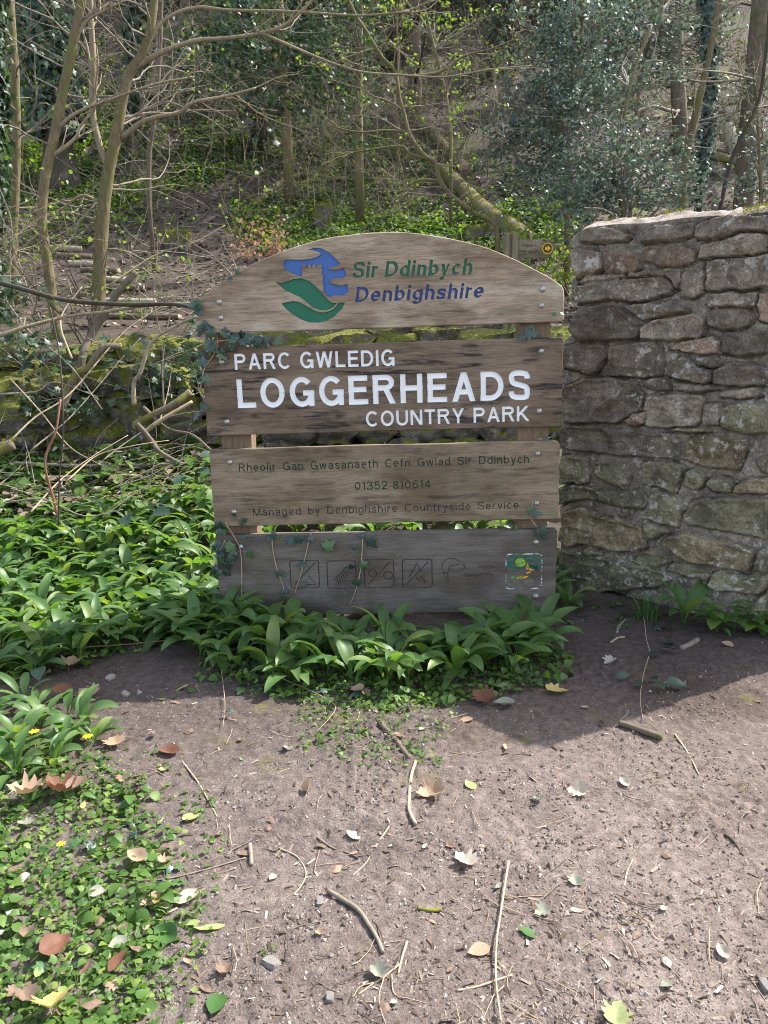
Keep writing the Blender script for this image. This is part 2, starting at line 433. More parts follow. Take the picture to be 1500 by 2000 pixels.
def ground_mat():
    N = NT('soil')
    v = N.coord()
    pos = N.n('ShaderNodeSeparateXYZ', {0: N.n('ShaderNodeNewGeometry').outputs['Position']})
    n1, n2, n3 = N.noise(v, 2.2, 6, 0.6), N.noise(v, 26, 7, 0.7), N.noise(v, 150, 4, 0.7)
    f = N.math('ADD', N.math('ADD', N.math('MULTIPLY', n1, 0.25), N.math('MULTIPLY', n2, 0.4)), N.math('MULTIPLY', n3, 0.35))
    soil = N.ramp(f, [(0.36, (0.056, 0.043, 0.038)), (0.5, (0.136, 0.109, 0.097)), (0.64, (0.245, 0.207, 0.188))])
    vor = N.n('ShaderNodeTexVoronoi', {'Vector': v, 'Scale': 85.0, 'Randomness': 1.0})
    grit = N.math('MULTIPLY', N.mask(vor.outputs['Distance'], 0.22, 0.14), N.mask(N.n('ShaderNodeSeparateColor', {0: vor.outputs['Color']}).outputs[0], 0.80, 0.84))
    soil = N.mix(N.math('MULTIPLY', grit, 0.7), soil, (0.40, 0.36, 0.32))
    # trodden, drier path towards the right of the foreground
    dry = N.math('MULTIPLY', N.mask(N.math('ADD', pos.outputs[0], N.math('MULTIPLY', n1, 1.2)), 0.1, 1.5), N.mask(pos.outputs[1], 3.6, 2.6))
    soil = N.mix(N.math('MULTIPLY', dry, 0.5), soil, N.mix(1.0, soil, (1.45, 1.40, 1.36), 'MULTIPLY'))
    damp_shade = N.math('MULTIPLY', N.mask(N.math('ADD', pos.outputs[1], N.math('MULTIPLY', n1, 1.3)), 2.75, 3.7), 0.75)  # damp soil tone, painted darker to deepen the shade before the sign
    soil = N.mix(damp_shade, soil, N.mix(1.0, soil, (0.46, 0.43, 0.42), 'MULTIPLY'))
    pud = N.mask(N.noise(v, 1.1, 5, 0.6), 0.52, 0.64)
    soil = N.mix(N.math('MULTIPLY', pud, 0.7), soil, N.mix(1.0, soil, (0.58, 0.53, 0.50), 'MULTIPLY'))
    hill = N.ramp(f, [(0.36, (0.028, 0.022, 0.018)), (0.5, (0.068, 0.052, 0.042)), (0.64, (0.145, 0.115, 0.095))])
    gm = N.math('MULTIPLY', N.mask(N.noise(v, 0.55, 6, 0.7), 0.50, 0.62), 0.75)
    hill = N.mix(gm, hill, N.ramp(n2, [(0.35, (0.03, 0.045, 0.014)), (0.65, (0.085, 0.105, 0.028))]))
    base = N.mix(N.mask(pos.outputs[1], 3.5, 4.6), soil, hill)
    mz = N.math('MULTIPLY', N.mask(N.noise(v, 3.4, 6, 0.7), 0.56, 0.66), N.math('MULTIPLY', N.mask(pos.outputs[1], 2.0, 2.6), N.mask(pos.outputs[1], 3.7, 3.0)))
    base = N.mix(N.math('MULTIPLY', mz, 0.55), base, (0.13, 0.125, 0.03))
    h = N.math('ADD', N.math('MULTIPLY', n2, 0.6), N.math('MULTIPLY', n3, 0.4))
    return N.fin(base, 0.9, N.bump(h, 1.0, 0.018), 0.2)
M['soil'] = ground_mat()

# ------------------------------------------------------------------ terrain
_HY = np.array([7.0, 9.0, 11.0, 13, 15.0, 20, 30, 45, 60, 110])
_HZ = np.array([0.0, 0.55, 1.2, 2.15, 3.4, 7.0, 14.8, 26.5, 38.0, 76.0])

def H(x, y, micro=True):
    x = np.asarray(x, float); y = np.asarray(y, float)
    p = np.c_[x.ravel(), y.ravel()]
    s = sstep(0.6, 1.3, x)
    z = 0.62 * sstep(3.7 + 0.9 * s, 6.4, y) + 0.86 * (sstep(6.8, 6.98, y) * (1 - sstep(1.5, 2.4, x)) + sstep(5.2, 8.6, y) * sstep(1.5, 2.4, x))
    z = z + np.interp(y, _HY, _HZ)
    k = sstep(7.2, 12, y)
    z = z + (k * 0.34 * fbm(p, 0.35, 5, 0.5, 5).reshape(x.shape)) + k * 0.10 * fbm(p, 1.6, 3, 0.5, 6).reshape(x.shape) * (1 + 0.04 * y)
    z = z + 0.10 * sstep(4.2, 6, y) * (1 - k) * fbm(p, 1.3, 4, 0.5, 9).reshape(x.shape) * (y < 6.6)
    z = z + sstep(-1.0, -3.5, x) * sstep(9, 14, y) * 0.5
    if micro:
        near = sstep(5.2, 3.9, y)
        m = 0.014 * fbm(p, 2.6, 3, 0.5, 21).reshape(x.shape) + 0.010 * fbm(p, 14, 4, 0.65, 22).reshape(x.shape)
        clod = sstep(0.15, 0.5, fbm(p, 1.9, 2, 0.5, 23).reshape(x.shape))
        m = m + clod * 0.020 * np.abs(fbm(p, 30, 2, 0.5, 24).reshape(x.shape)) ** 0.7
        m = m + 0.0042 * noise(p, 75, 25).reshape(x.shape)
        z = z + near * m
    return z

def spots(px, py):
    """ground points seen at the given photograph pixels"""
    px, py = np.atleast_1d(np.asarray(px, float)), np.atleast_1d(np.asarray(py, float))
    d = _f + ((px - 750) / FPX)[:, None] * _r - ((py - 1000) / FPX)[:, None] * _u
    d = d / d[:, 1:2]
    t = 70.0 ** np.linspace(0, 1, 170)
    hit = np.full(len(px), 70.0)
    for a in range(0, len(px), 1500):
        dd = d[a:a + 1500]
        q = CAM + dd[:, None] * t[None, :, None]
        below = q[..., 2] < H(q[..., 0], q[..., 1], False)
        i = np.maximum(below.argmax(1), 1)
        lo, hi = t[i - 1], t[i]
        for _ in range(9):
            m = (lo + hi) / 2
            w = CAM + dd * m[:, None]
            u = w[:, 2] < H(w[:, 0], w[:, 1], False)
            hi = np.where(u, m, hi)
            lo = np.where(u, lo, m)
        hit[a:a + 1500] = np.where(below.any(1), hi, 70.0)
    p = CAM + d * hit[:, None]
    p[:, 2] = H(p[:, 0], p[:, 1])
    return p

def spot(px, py):
    return spots([px], [py])[0]

def grow(a, b, h0, r):
    out, h, x = [], h0, a
    while x < b:
        x += h; h *= r; out.append(x)
    return np.array(out)
_xs = np.r_[-grow(1.65, 60, 0.012, 1.045)[::-1], np.arange(-1.65, 1.95, 0.0085), grow(1.95, 60, 0.012, 1.045)]
_ys = np.r_[-grow(-1.05, 6, 0.02, 1.12)[::-1], np.arange(1.06, 3.75, 0.0085), grow(3.75, 110, 0.012, 1.026)]
GX, GY = np.meshgrid(_xs, _ys)
b = MB()
ni, nj = GX.shape
idx = np.arange(ni * nj).reshape(ni, nj)
b.add(np.c_[GX.ravel(), GY.ravel(), H(GX, GY).ravel()], np.stack([idx[:-1, :-1], idx[:-1, 1:], idx[1:, 1:], idx[1:, :-1]], -1).reshape(-1, 4))
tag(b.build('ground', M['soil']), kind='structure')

# ------------------------------------------------------------------ sign: lettering drawn as strokes, carved into the planks
def arcp(cx, cy, rx, ry, a0, a1, n=14):
    a = np.radians(np.linspace(a0, a1, n))
    return np.c_[cx + rx * np.cos(a), cy + ry * np.sin(a)]

def glyph(ch, s):
    """(width, strokes); strokes: ('c', curve) or ('d', p0, p1) diagonals cut level. cap height 1, s = half stroke"""
    X = 0.72                                          # x-height
    m = 1 - s
    C = lambda *p: ('c', np.array(p, float))
    D = lambda a, b: ('d', np.array(a, float), np.array(b, float))
    A = lambda *k: ('c', arcp(*k))
    J = lambda *parts: ('c', np.concatenate([np.atleast_2d(p) for p in parts]))
    bowl = lambda cx, w, a0, a1: A(cx, X / 2, w / 2 - s, X / 2 - s, a0, a1, 26)
    if ch == 'L': return .60, [C((s, 1), (s, 0)), C((0, s), (.60, s))]
    if ch == 'O': return .80, [A(.40, .5, .40 - s, .52 - s, 0, 360, 40)]
    if ch == 'C': return .76, [A(.40, .5, .40 - s, .52 - s, 42, 318, 32)]
    if ch == 'G': return .80, [A(.40, .5, .40 - s, .52 - s, 42, 338, 32), C((.44, .46), (.80, .46)), C((.80 - s, .54), (.80 - s, 0))]
    if ch == 'E': return .63, [C((s, 1), (s, 0)), C((0, m), (.62, m)), C((0, .52), (.58, .52)), C((0, s), (.63, s))]
    if ch == 'H': return .72, [C((s, 1), (s, 0)), C((.72 - s, 1), (.72 - s, 0)), C((0, .52), (.72, .52))]
    if ch == 'A': return .76, [D((s * 1.05, 0), (.38, 1)), D((.76 - s * 1.05, 0), (.38, 1)), C((.18, .33), (.58, .33))]
    if ch == 'I': return 2 * s, [C((s, 1), (s, 0))]
    if ch == 'N': return .72, [C((s, 1), (s, 0)), C((.72 - s, 1), (.72 - s, 0)), D((s * 1.1, 1), (.72 - s * 1.1, 0))]
    if ch == 'M': return .84, [C((s, 1), (s, 0)), C((.84 - s, 1), (.84 - s, 0)), D((s * 1.1, 1), (.42, 0)), D((.84 - s * 1.1, 1), (.42, 0))]
    if ch == 'T': return .64, [C((0, m), (.64, m)), C((.32, 1), (.32, 0))]
    if ch == 'U': return .72, [J((s, 1), (s, .36), arcp(.36, .36, .36 - s, .38 - s, 180, 360, 18), (.72 - s, 1))]
    if ch == 'Y': return .72, [D((s, 1), (.36, .40)), D((.72 - s, 1), (.36, .40)), C((.36, .46), (.36, 0))]
    if ch == 'K': return .72, [C((s, 1), (s, 0)), D((.06, .34), (.70 - s, 1)), D((.25, .58), (.74 - s, 0))]
    if ch == 'W': return 1.02, [D((s, 1), (.27, 0)), D((.27, 0), (.51, 1)), D((.51, 1), (.75, 0)), D((.75, 0), (1.02 - s, 1))]
    if ch == 'D': return .74, [C((s, 1), (s, 0)), J((0, m), (.30, m), arcp(.32, .5, .42 - s, .5 - s, 90, -90, 20), (.30, s), (0, s))]
    if ch == 'P': return .68, [C((s, 1), (s, 0)), J((0, m), (.38, m), arcp(.40, .71, .28 - s, .29 - s, 90, -90, 16), (.38, .42 + s), (0, .42 + s))]
    if ch == 'R': return .73, [C((s, 1), (s, 0)), J((0, m), (.40, m), arcp(.42, .73, .28 - s, .27 - s, 90, -90, 16), (.40, .46 + s), (0, .46 + s)),
                               D((.40, .56), (.73 - s, 0))]
    if ch == 'S': return .68, [('c', spline([(.67 - s, .72), (.60 - s * .4, .90 - s * .4), (.34, 1.01 - s), (.10 + s * .3, .90 - s * .2), (s, .74), (.14 + s * .2, .58), (.36, .51),
                                            (.58 - s * .2, .42), (.68 - s, .28), (.58 - s * .1, .09 + s * .2), (.35, -.01 + s), (.09 + s * .4, .10 + s * .4), (s, .30)], 44))]
    if ch == 'a': return .58, [('c', spline([(.06 + s * .5, X - .20), (.14, X - s * 1.3), (.28, X - s + .01), (.46, X - s * 1.5), (.55 - s, X - .24), (.55 - s, .1), (.55 - s, 0)], 26)),
                               ('c', spline([(.53 - s, .43), (.28, .40), (s + .02, .27), (s + .02, .12), (.20, s - .01), (.40, .07 + s * .4), (.53 - s, .22)], 26))]
    if ch == 'b': return .60, [C((s, 1), (s, 0)), bowl(.30, .60, 0, 360)]
    if ch == 'd': return .60, [C((.60 - s, 1), (.60 - s, 0)), bowl(.30, .60, 0, 360)]
    if ch == 'c': return .54, [A(.29, X / 2, .29 - s, X / 2 - s + .01, 45, 315, 26)]
    if ch == 'e': return .58, [A(.29, X / 2, .29 - s, X / 2 - s + .01, 0, 318, 28), C((.03, X / 2), (.58 - s * .6, X / 2))]
    if ch == 'f': return .34, [J((.36, m + .01), arcp(.30, .80, .16, .2 - s, 90, 180, 8), (.14, 0)), C((0, X - s), (.33, X - s))]
    if ch == 'g': return .60, [bowl(.30, .60, 0, 360), J((.60 - s, X), (.60 - s, -.02), arcp(.30, -.03, .30 - s, .24 - s, 0, -165, 14))]
    if ch == 'h': return .56, [C((s, 1), (s, 0)), J(arcp(.28, .44, .28 - s, .29 - s, 165, 0, 14), (.56 - s, 0))]
    if ch == 'n': return .56, [C((s, X), (s, 0)), J(arcp(.28, .44, .28 - s, .29 - s, 165, 0, 14), (.56 - s, 0))]
    if ch == 'm': return .88, [C((s, X), (s, 0)), J(arcp(.25, .46, .24 - s, .27 - s, 165, 0, 10), (.49 - s, 0)), J(arcp(.65, .46, .24 - s, .27 - s, 165, 0, 10), (.88 - s, 0))]
    if ch == 'u': return .56, [C((.56 - s, X), (.56 - s, 0)), J((s, X), (s, .28), arcp(.28, .28, .28 - s, .29 - s, 180, 345, 14))]
    if ch == 'i': return 2 * s, [C((s, X), (s, 0)), C((s, 1), (s, 1 - 2 * s))]
    if ch == 'l': return 2 * s, [C((s, 1), (s, 0))]
    if ch == 'o': return .60, [bowl(.30, .60, 0, 360)]
    if ch == 'r': return .36, [C((s, X), (s, 0)), A(.30, X - .26, .22, .26 - s, 165, 80, 9)]
    if ch == 's': return .52, [('c', spline([(.51 - s, X - .19), (.42, X - s * 1.3), (.25, X - s), (.08 + s * .3, X - .11), (.10, X - .25), (.26, X / 2), (.44, .28),
                                            (.50 - s, .18), (.40, .03 + s * .6), (.25, s - .01), (.09, .04 + s * .6), (s, .21)], 32))]
    if ch == 't': return .34, [J((.14, .92), (.14, .20), arcp(.28, .18, .14, .18 - s, 180, 270, 7), (.33, s)), C((0, X - s), (.33, X - s))]
    if ch == 'v': return .58, [D((s, X), (.29, 0)), D((.58 - s, X), (.29, 0))]
    if ch == 'w': return .84, [D((s, X), (.23, 0)), D((.23, 0), (.42, X)), D((.42, X), (.61, 0)), D((.61, 0), (.84 - s, X))]
    if ch == 'y': return .54, [D((s, X), (.28, .0)), D((.54 - s, X), (.18, -.28)), C((.03, -.28 + s), (.18, -.28 + s))]
    if ch == '0': return .62, [A(.31, .5, .31 - s, .5 - s, 0, 360, 34)]
    if ch == '1': return .34, [C((.24, 1), (.24, 0)), D((.04, .80), (.24, .97))]
    if ch == '2': return .60, [('c', np.r_[spline([(s, .70), (.10, .90), (.30, 1 - s), (.53, .86), (.52, .62), (.30, .36), (.06, s)], 24)]), C((.02, s), (.60, s))]
    if ch == '3': return .60, [('c', spline([(s, .76), (.12, .93), (.30, 1 - s), (.52, .84), (.48, .62), (.26, .53)], 20)), ('c', spline([(.26, .53), (.52, .44), (.57, .24), (.46, .06), (.26, s), (.08, .08), (s, .24)], 20))]
    if ch == '4': return .62, [C((.46, 1), (.46, 0)), C((0, .27), (.62, .27)), D((.03, .25), (.45, 1))]
    if ch == '5': return .60, [C((.12, m), (.56, m)), C((.14, 1), (.09, .46)), ('c', spline([(.08, .48), (.28, .60), (.52, .50), (.56, .30), (.46, .08), (.26, s), (.08, .08), (s, .22)], 24))]
    if ch == '6': return .60, [A(.30, .31, .30 - s, .31 - s, 0, 360, 28), ('c', spline([(.54, .84), (.38, .97), (.18, .86), (.07, .55), (.07, .30)], 18))]
    if ch == '8': return .60, [A(.30, .75, .25 - s, .25 - s, 0, 360, 26), A(.30, .27, .30 - s, .27 - s, 0, 360, 26)]
    return .30, []

def ribbon(P, w):
    """outline of a stroke of half width w (scalar or per point) along P, as quads"""
    T = np.gradient(P, axis=0)
    T /= np.linalg.norm(T, axis=1)[:, None] + 1e-9
    N = np.c_[-T[:, 1], T[:, 0]]
    w = np.broadcast_to(np.asarray(w, float), (len(P),))[:, None]
    return P + N * w, P - N * w

def corner_split(P):
    """a polyline cut where it turns sharply keeps its ends square"""
    return P

def text_strokes(text, x0, y0, x1, y1, cap, weight, gap=0.13, space=0.42, slant=0.0, nib=None):
    """stroke outlines (list of polygons) of a line of text from (x0,y0) to (x1,y1), cap height cap"""
    s = weight / 2
    pen, raw = 0.0, []
    for ch in text:
        if ch == ' ':
            pen += space
            continue
        w, st = glyph(ch, s)
        for k in st: raw.append((pen, k))
        pen += w + gap
    total = pen - gap
    L = math.hypot(x1 - x0, y1 - y0)
    sx, ang = L / total, math.atan2(y1 - y0, x1 - x0)
    ca, sa = math.cos(ang), math.sin(ang)
    def place(P):
        X = P[:, 0] * sx + slant * P[:, 1] * cap
        Y = P[:, 1] * cap
        return np.c_[x0 + X * ca - Y * sa, y0 + X * sa + Y * ca]
    polys = []
    for off, k in raw:
        if k[0] == 'd':
            a, c = k[1], k[2]
            dx, dy = (c - a) * (sx / cap, 1)
            hw = s * math.hypot(dx, dy) / abs(dy) * cap / sx
            if nib is not None: hw *= 0.95 if dx * dy < 0 else 0.55
            q = np.array([(a[0] - hw, a[1]), (a[0] + hw, a[1]), (c[0] + hw, c[1]), (c[0] - hw, c[1])]) + (off, 0)
            polys.append(place(q))
        else:
            P = k[1] + (off, 0)
            P = place(P)
            w = s * cap
            if nib is not None:
                T = np.gradient(P, axis=0)
                th = np.arctan2(T[:, 1], T[:, 0])
                w = s * cap * (0.34 + 0.78 * np.abs(np.sin(th - ang - nib)))
            if len(P) == 2: P = P[0] + (P[1] - P[0]) * np.linspace(0, 1, 2)[:, None]
            a, c = ribbon(P, w)
            if nib is None and weight > 0.17 and len(P) > 20 and len(P) != 40:      # tight bends of broad strokes
                r = float(np.max(w))
                g = np.linspace(0, 2 * np.pi, 12, endpoint=False)
                polys += [np.c_[x + r * np.cos(g), y + r * np.sin(g)] for x, y in P[2:-2:2]]
            if nib is not None and len(P) in (32, 44):
                g = np.linspace(0, 2 * np.pi, 12, endpoint=False)
                polys += [np.c_[P[i, 0] + w[i] * .97 * np.cos(g), P[i, 1] + w[i] * .97 * np.sin(g)] for i in range(2, len(P) - 2, 2)]
            for i in range(len(P) - 1):
                polys.append(np.array([a[i], a[i + 1], c[i + 1], c[i]]))
    return polys

def inside_quads(pts, polys):
    """points inside any convex polygon"""
    res = np.zeros(len(pts), bool)
    for q in polys:
        lo, hi = q.min(0), q.max(0)
        m = np.where((pts[:, 0] >= lo[0]) & (pts[:, 0] <= hi[0]) & (pts[:, 1] >= lo[1]) & (pts[:, 1] <= hi[1]))[0]
        if len(m) == 0: continue
        e = np.roll(q, -1, 0) - q
        cr = e[None, :, 0] * (pts[m][:, None, 1] - q[None, :, 1]) - e[None, :, 1] * (pts[m][:, None, 0] - q[None, :, 0])
        res[m] |= (cr >= -1e-12).all(1) | (cr <= 1e-12).all(1)
    return res

def inside_poly(pts, q):
    x, y = pts[:, 0], pts[:, 1]
    res = np.zeros(len(pts), bool)
    for (ax, ay), (bx, by) in zip(q, np.roll(q, -1, 0)):
        c = (ay > y) != (by > y)
        res ^= c & (x < (bx - ax) * (y - ay) / (by - ay + 1e-15) + ax)
    return res

def carve(parent, outline, recesses, mat, thick=0.045, bevel=0.004):
    """plank with carved shapes. recesses: (name, polys, kind 'quads'|'poly', depth, material)"""
    outline = np.asarray(outline, float)
    V, E = [], []
    def ring(q, closed=True):
        n0 = len(V)
        V.extend([Vector((float(x) * 10, float(y) * 10)) for x, y in q])
        E.extend([(n0 + i, n0 + (i + 1) % len(q)) for i in range(len(q))])
    T = np.roll(outline, -1, 0) - np.roll(outline, 1, 0)
    T /= np.linalg.norm(T, axis=1)[:, None]
    inner = outline + np.c_[-T[:, 1], T[:, 0]] * bevel          # outline runs anticlockwise
    ring(inner)
    for r in recesses:
        for q in r[1]: ring(q)
    ov, oe, of = delaunay_2d_cdt(V, E, [], 1, 1e-5)[:3]
    P = np.array([(v.x / 10, v.y / 10) for v in ov])
    Fc = np.array([f[:3] for f in of])
    cen = P[Fc].mean(1)
    lab = np.full(len(Fc), -1)
    for k, r in enumerate(recesses):
        ins = inside_quads(cen, r[1]) if r[2] == 'quads' else np.any([inside_poly(cen, q) for q in r[1]], axis=0)
        lab[ins] = k
    ar = P[Fc]
    sgn = (ar[:, 1, 0] - ar[:, 0, 0]) * (ar[:, 2, 1] - ar[:, 0, 1]) - (ar[:, 1, 1] - ar[:, 0, 1]) * (ar[:, 2, 0] - ar[:, 0, 0])
    Fc[sgn < 0] = Fc[sgn < 0][:, ::-1]
    keep = inside_poly(cen, inner)
    body = MB()
    f3 = lambda Q, y: np.c_[Q[:, 0], np.full(len(Q), y), Q[:, 1]]
    body.add(f3(P, 0.0), Fc[(lab < 0) & keep])
    n = len(outline)
    i = np.arange(n); j = (i + 1) % n
    body.add(np.r_[f3(inner, 0), f3(outline, bevel)], np.c_[i, n + i, n + j, j][:, ::-1])
    body.add(np.r_[f3(outline, bevel), f3(outline, thick)], np.c_[i, n + i, n + j, j][:, ::-1])
    body.add(f3(outline, thick), np.c_[np.zeros(n - 2, int), np.arange(2, n), np.arange(1, n - 1)])
    o = body.build('board', mat, parent, smooth=False)
    edge = {}
    for fi in np.where(keep)[0]:
        t = Fc[fi]
        for a, c in ((t[0], t[1]), (t[1], t[2]), (t[2], t[0])):
            edge[(a, c)] = lab[fi]
    for k, r in enumerate(recesses):
        mb = MB()
        sel = Fc[lab == k]
        if not len(sel): continue
        mb.add(f3(P, r[3]), sel)
        w = [(a, c) for (a, c), l in edge.items() if l == k and edge.get((c, a), -1) != k]
        if w:
            w = np.array(w)
            A, B = P[w[:, 0]], P[w[:, 1]]
            m = len(w)
            jj = np.arange(m)
            mb.add(np.r_[f3(A, 0.0), f3(B, 0.0), f3(B, r[3]), f3(A, r[3])], np.c_[jj, m + jj, 2 * m + jj, 3 * m + jj])
        mb.build(r[0], r[4], o, smooth=False)
    return o

SIGN_P, SIGN_YAW = np.array([0.0, 3.77, 0.0]), math.radians(2.0)
_su = np.array([math.cos(SIGN_YAW), -math.sin(SIGN_YAW), 0])
_sn = np.array([math.sin(SIGN_YAW), math.cos(SIGN_YAW), 0])
def onsign(px, py):
    q = on_plane(px, py, SIGN_P, _sn) - SIGN_P
    return np.array([q @ _su, q[2]])

sign = empty('park_sign', tuple(SIGN_P), -SIGN_YAW)
tag(sign, 'tall weathered timber park sign with arched top plank and white carved lettering', 'park sign')

BOARDS = [  # centre z, height at left / half width, tilt
    dict(z=1.63, t=math.radians(0.62)), dict(z=1.265, t=math.radians(0.55)), dict(z=0.768, t=math.radians(0.5)), dict(z=0.289, t=math.radians(0.4))]
def local(bd, pts):
    """photograph pixels to a plank's own coordinates"""
    c, s = math.cos(bd['t']), math.sin(bd['t'])
    out = []
    for px, py in pts:
        q = onsign(px, py) - (0, bd['z'])
        out.append((q[0] * c + q[1] * s, -q[0] * s + q[1] * c))
    return np.array(out)

def rounded(x0, z0, x1, z1, r=0.015, jag=0.003, seed=0):
    pts = []
    for cx, cz, a in ((x1 - r, z0 + r, -90), (x1 - r, z1 - r, 0), (x0 + r, z1 - r, 90), (x0 + r, z0 + r, 180)):
        pts += [(cx + r * math.cos(math.radians(a + k * 22.5)), cz + r * math.sin(math.radians(a + k * 22.5))) for k in range(5)]
    out = []
    for p, q in zip(pts, pts[1:] + pts[:1]):
        p, q = np.array(p), np.array(q)
        n = max(1, int(np.linalg.norm(q - p) / 0.03))
        out += [p + (q - p) * k / n for k in range(n)]
    out = np.array(out)
    return out + jag * np.c_[noise(out, 9, seed), noise(out, 7, seed + 1)]

WOODS = [wood_mat('oak_plank_top', (0.46, 0.36, 0.26), (0.15, 0.106, 0.07), 0.35, 0.25, 1.0, 1.3, pale=0.65, palec=(0.50, 0.44, 0.35)),
         wood_mat('oak_plank_name', (0.265, 0.195, 0.14), (0.075, 0.054, 0.04), 0.97, 0.15, 1.0, 4.7, pale=0.35, palec=(0.30, 0.24, 0.165)),
         wood_mat('oak_plank_notice', (0.33, 0.25, 0.17), (0.115, 0.085, 0.055), 0.6, 0.5, 0.9, 31.4, algc=(0.145, 0.135, 0.06), pale=0.3, palec=(0.34, 0.29, 0.23)),
         wood_mat('oak_plank_base', (0.20, 0.175, 0.152), (0.094, 0.081, 0.070), 0.3, 0.15, 1.1, 12.9, low=0.9, pale=0.2, palec=(0.19, 0.165, 0.145))]
GROOVE = paint_mat('shade_groove', (0.125, 0.102, 0.085), 0.9)  # darker tone stands in for shade inside the shallow carving
PAINT = dict(white=paint_mat('white_paint', (0.84, 0.85, 0.86), 0.5), green=paint_mat('green_paint', (0.012, 0.135, 0.072), 0.5),
             blue=paint_mat('blue_paint', (0.045, 0.125, 0.36), 0.5), dgreen=paint_mat('worn_green_paint', (0.01, 0.055, 0.034), 0.6, 0.1),
             dgrey=paint_mat('worn_blue_paint', (0.042, 0.04, 0.047), 0.6, 0.38), navy=paint_mat('navy_paint', (0.03, 0.055, 0.20), 0.5),
             lime=paint_mat('lime_paint', (0.22, 0.50, 0.03), 0.5, 0.45), amber=paint_mat('amber_paint', (0.75, 0.42, 0.02), 0.5, 0.4),
             wgreen=paint_mat('flaking_green_paint', (0.012, 0.12, 0.075), 0.6, 0.5, (0.12, 0.10, 0.085)), wwhite=paint_mat('flaking_white_paint', (0.75, 0.75, 0.72), 0.6, 0.7, (0.12, 0.10, 0.085)))

# top plank: arch, emblem, two lines of italic lettering
bd = BOARDS[0]
lz = local(bd, [(390, 651), (1101, 629), (387, 590), (1103, 560), (745, 453)])
x0, x1, zb = -0.898, 0.899, lz[:2, 1].mean()
sh = lz[2:4, 1].mean()
apex = lz[4, 1]
sag = apex - sh
R = (0.9 ** 2 + sag ** 2) / (2 * sag)
arch = [(x, apex - R + math.sqrt(R * R - x * x)) for x in np.linspace(x1 - 0.012, x0 + 0.012, 61)]
out = [(x, zb) for x in np.linspace(x0 + 0.008, x1 - 0.008, 40)] + [(x1, zb + 0.01), (x1, sh - 0.02), (x1 - 0.002, sh - 0.008)] + arch + [(x0 + .002, sh - 0.008), (x0, sh - 0.02), (x0, zb + 0.01)]
out = np.array(out)
out = out + 0.0025 * np.c_[noise(out, 11, 3), noise(out, 8, 4)]
em = lambda pts: local(bd, [(500 + x / 3.261, 480 + y / 3.261) for x, y in pts])
sky_blue = em([(335, 25), (372, 12), (420, 18), (470, 45), (510, 85), (535, 112), (520, 125), (490, 135), (457, 142), (472, 151), (500, 154), (530, 152), (556, 142), (572, 165), (576, 186), (560, 204),
               (530, 207), (500, 208), (478, 216), (464, 224), (482, 240), (512, 249), (546, 253), (581, 243), (587, 268), (582, 300), (560, 316), (530, 318), (500, 314), (482, 322), (458, 325), (443, 308), (430, 278),
               (426, 200), (420, 160), (420, 122), (390, 122), (390, 138), (382, 138), (382, 122), (360, 122), (360, 138), (350, 138), (350, 122), (330, 122), (330, 138), (318, 138), (318, 122), (292, 122), (292, 195), (268, 190), (230, 176), (196, 156), (176, 132), (174, 108), (190, 90), (222, 87),
               (280, 90), (340, 85), (390, 71), (415, 57), (404, 44), (372, 31)])
hill_top = em([(128, 230), (160, 237), (200, 226), (240, 211), (290, 207), (338, 224), (380, 258), (420, 300), (450, 336), (482, 361), (512, 367), (497, 386), (478, 401), (440, 412), (400, 408), (360, 391), (320, 356), (280, 326), (240, 309), (200, 290), (160, 262)])
hill_low = em([(163, 368), (200, 358), (235, 352), (270, 356), (310, 376), (350, 401), (390, 419), (430, 425), (470, 416), (502, 395), (526, 364), (568, 361), (545, 405), (500, 450), (450, 478), (400, 490), (340, 488), (280, 466), (220, 425), (185, 396)])
(la, lb), (lc, ld_) = local(bd, [(500 + 612 / 3.261, 480 + 206 / 3.261), (500 + 1372 / 3.261, 480 + 183 / 3.261)])
(ma, mb_), (mc, md) = local(bd, [(500 + 630 / 3.261, 480 + 361 / 3.261), (500 + 1446 / 3.261, 480 + 331 / 3.261)])
PXM = 0.00252
t1 = text_strokes('Sir Ddinbych', la, lb, lc, ld_, 0.074, 0.20, 0.11, 0.34, 0.17, 0.55)
t2 = text_strokes('Denbighshire', ma, mb_, mc, md, 0.072, 0.20, 0.11, 0.34, 0.17, 0.55)
b_top = carve(sign, out, [('emblem', [sky_blue], 'poly', 0.008, PAINT['blue']), ('emblem', [hill_top, hill_low], 'poly', 0.008, PAINT['green']),
                          ('lettering', t1, 'quads', 0.006, PAINT['green']), ('lettering', t2, 'quads', 0.006, PAINT['navy'])], WOODS[0])
# name plank
bd = BOARDS[1]
lz = local(bd, [(392, 681), (1101, 657), (1100, 833), (405, 851)])
def line(bd, text, p0, p1, cap, weight, **k):
    a, c = local(bd, [p0, p1])
    return text_strokes(text, a[0], a[1], c[0], c[1], cap, weight, **k)
b_name = carve(sign, rounded(-0.898, lz[2:, 1].mean(), 0.902, lz[:2, 1].mean(), 0.014, 0.003, 5), [
    ('lettering', line(bd, 'PARC GWLEDIG', (459, 722.5), (771, 714), 0.079, 0.165, gap=0.15), 'quads', 0.006, PAINT['white']),
    ('lettering', line(bd, 'LOGGERHEADS', (465, 797), (1035, 780), 0.144, 0.185, gap=0.15), 'quads', 0.007, PAINT['white']),
    ('lettering', line(bd, 'COUNTRY PARK', (715, 833), (1033, 822), 0.076, 0.165, gap=0.13), 'quads', 0.006, PAINT['white'])], WOODS[1])
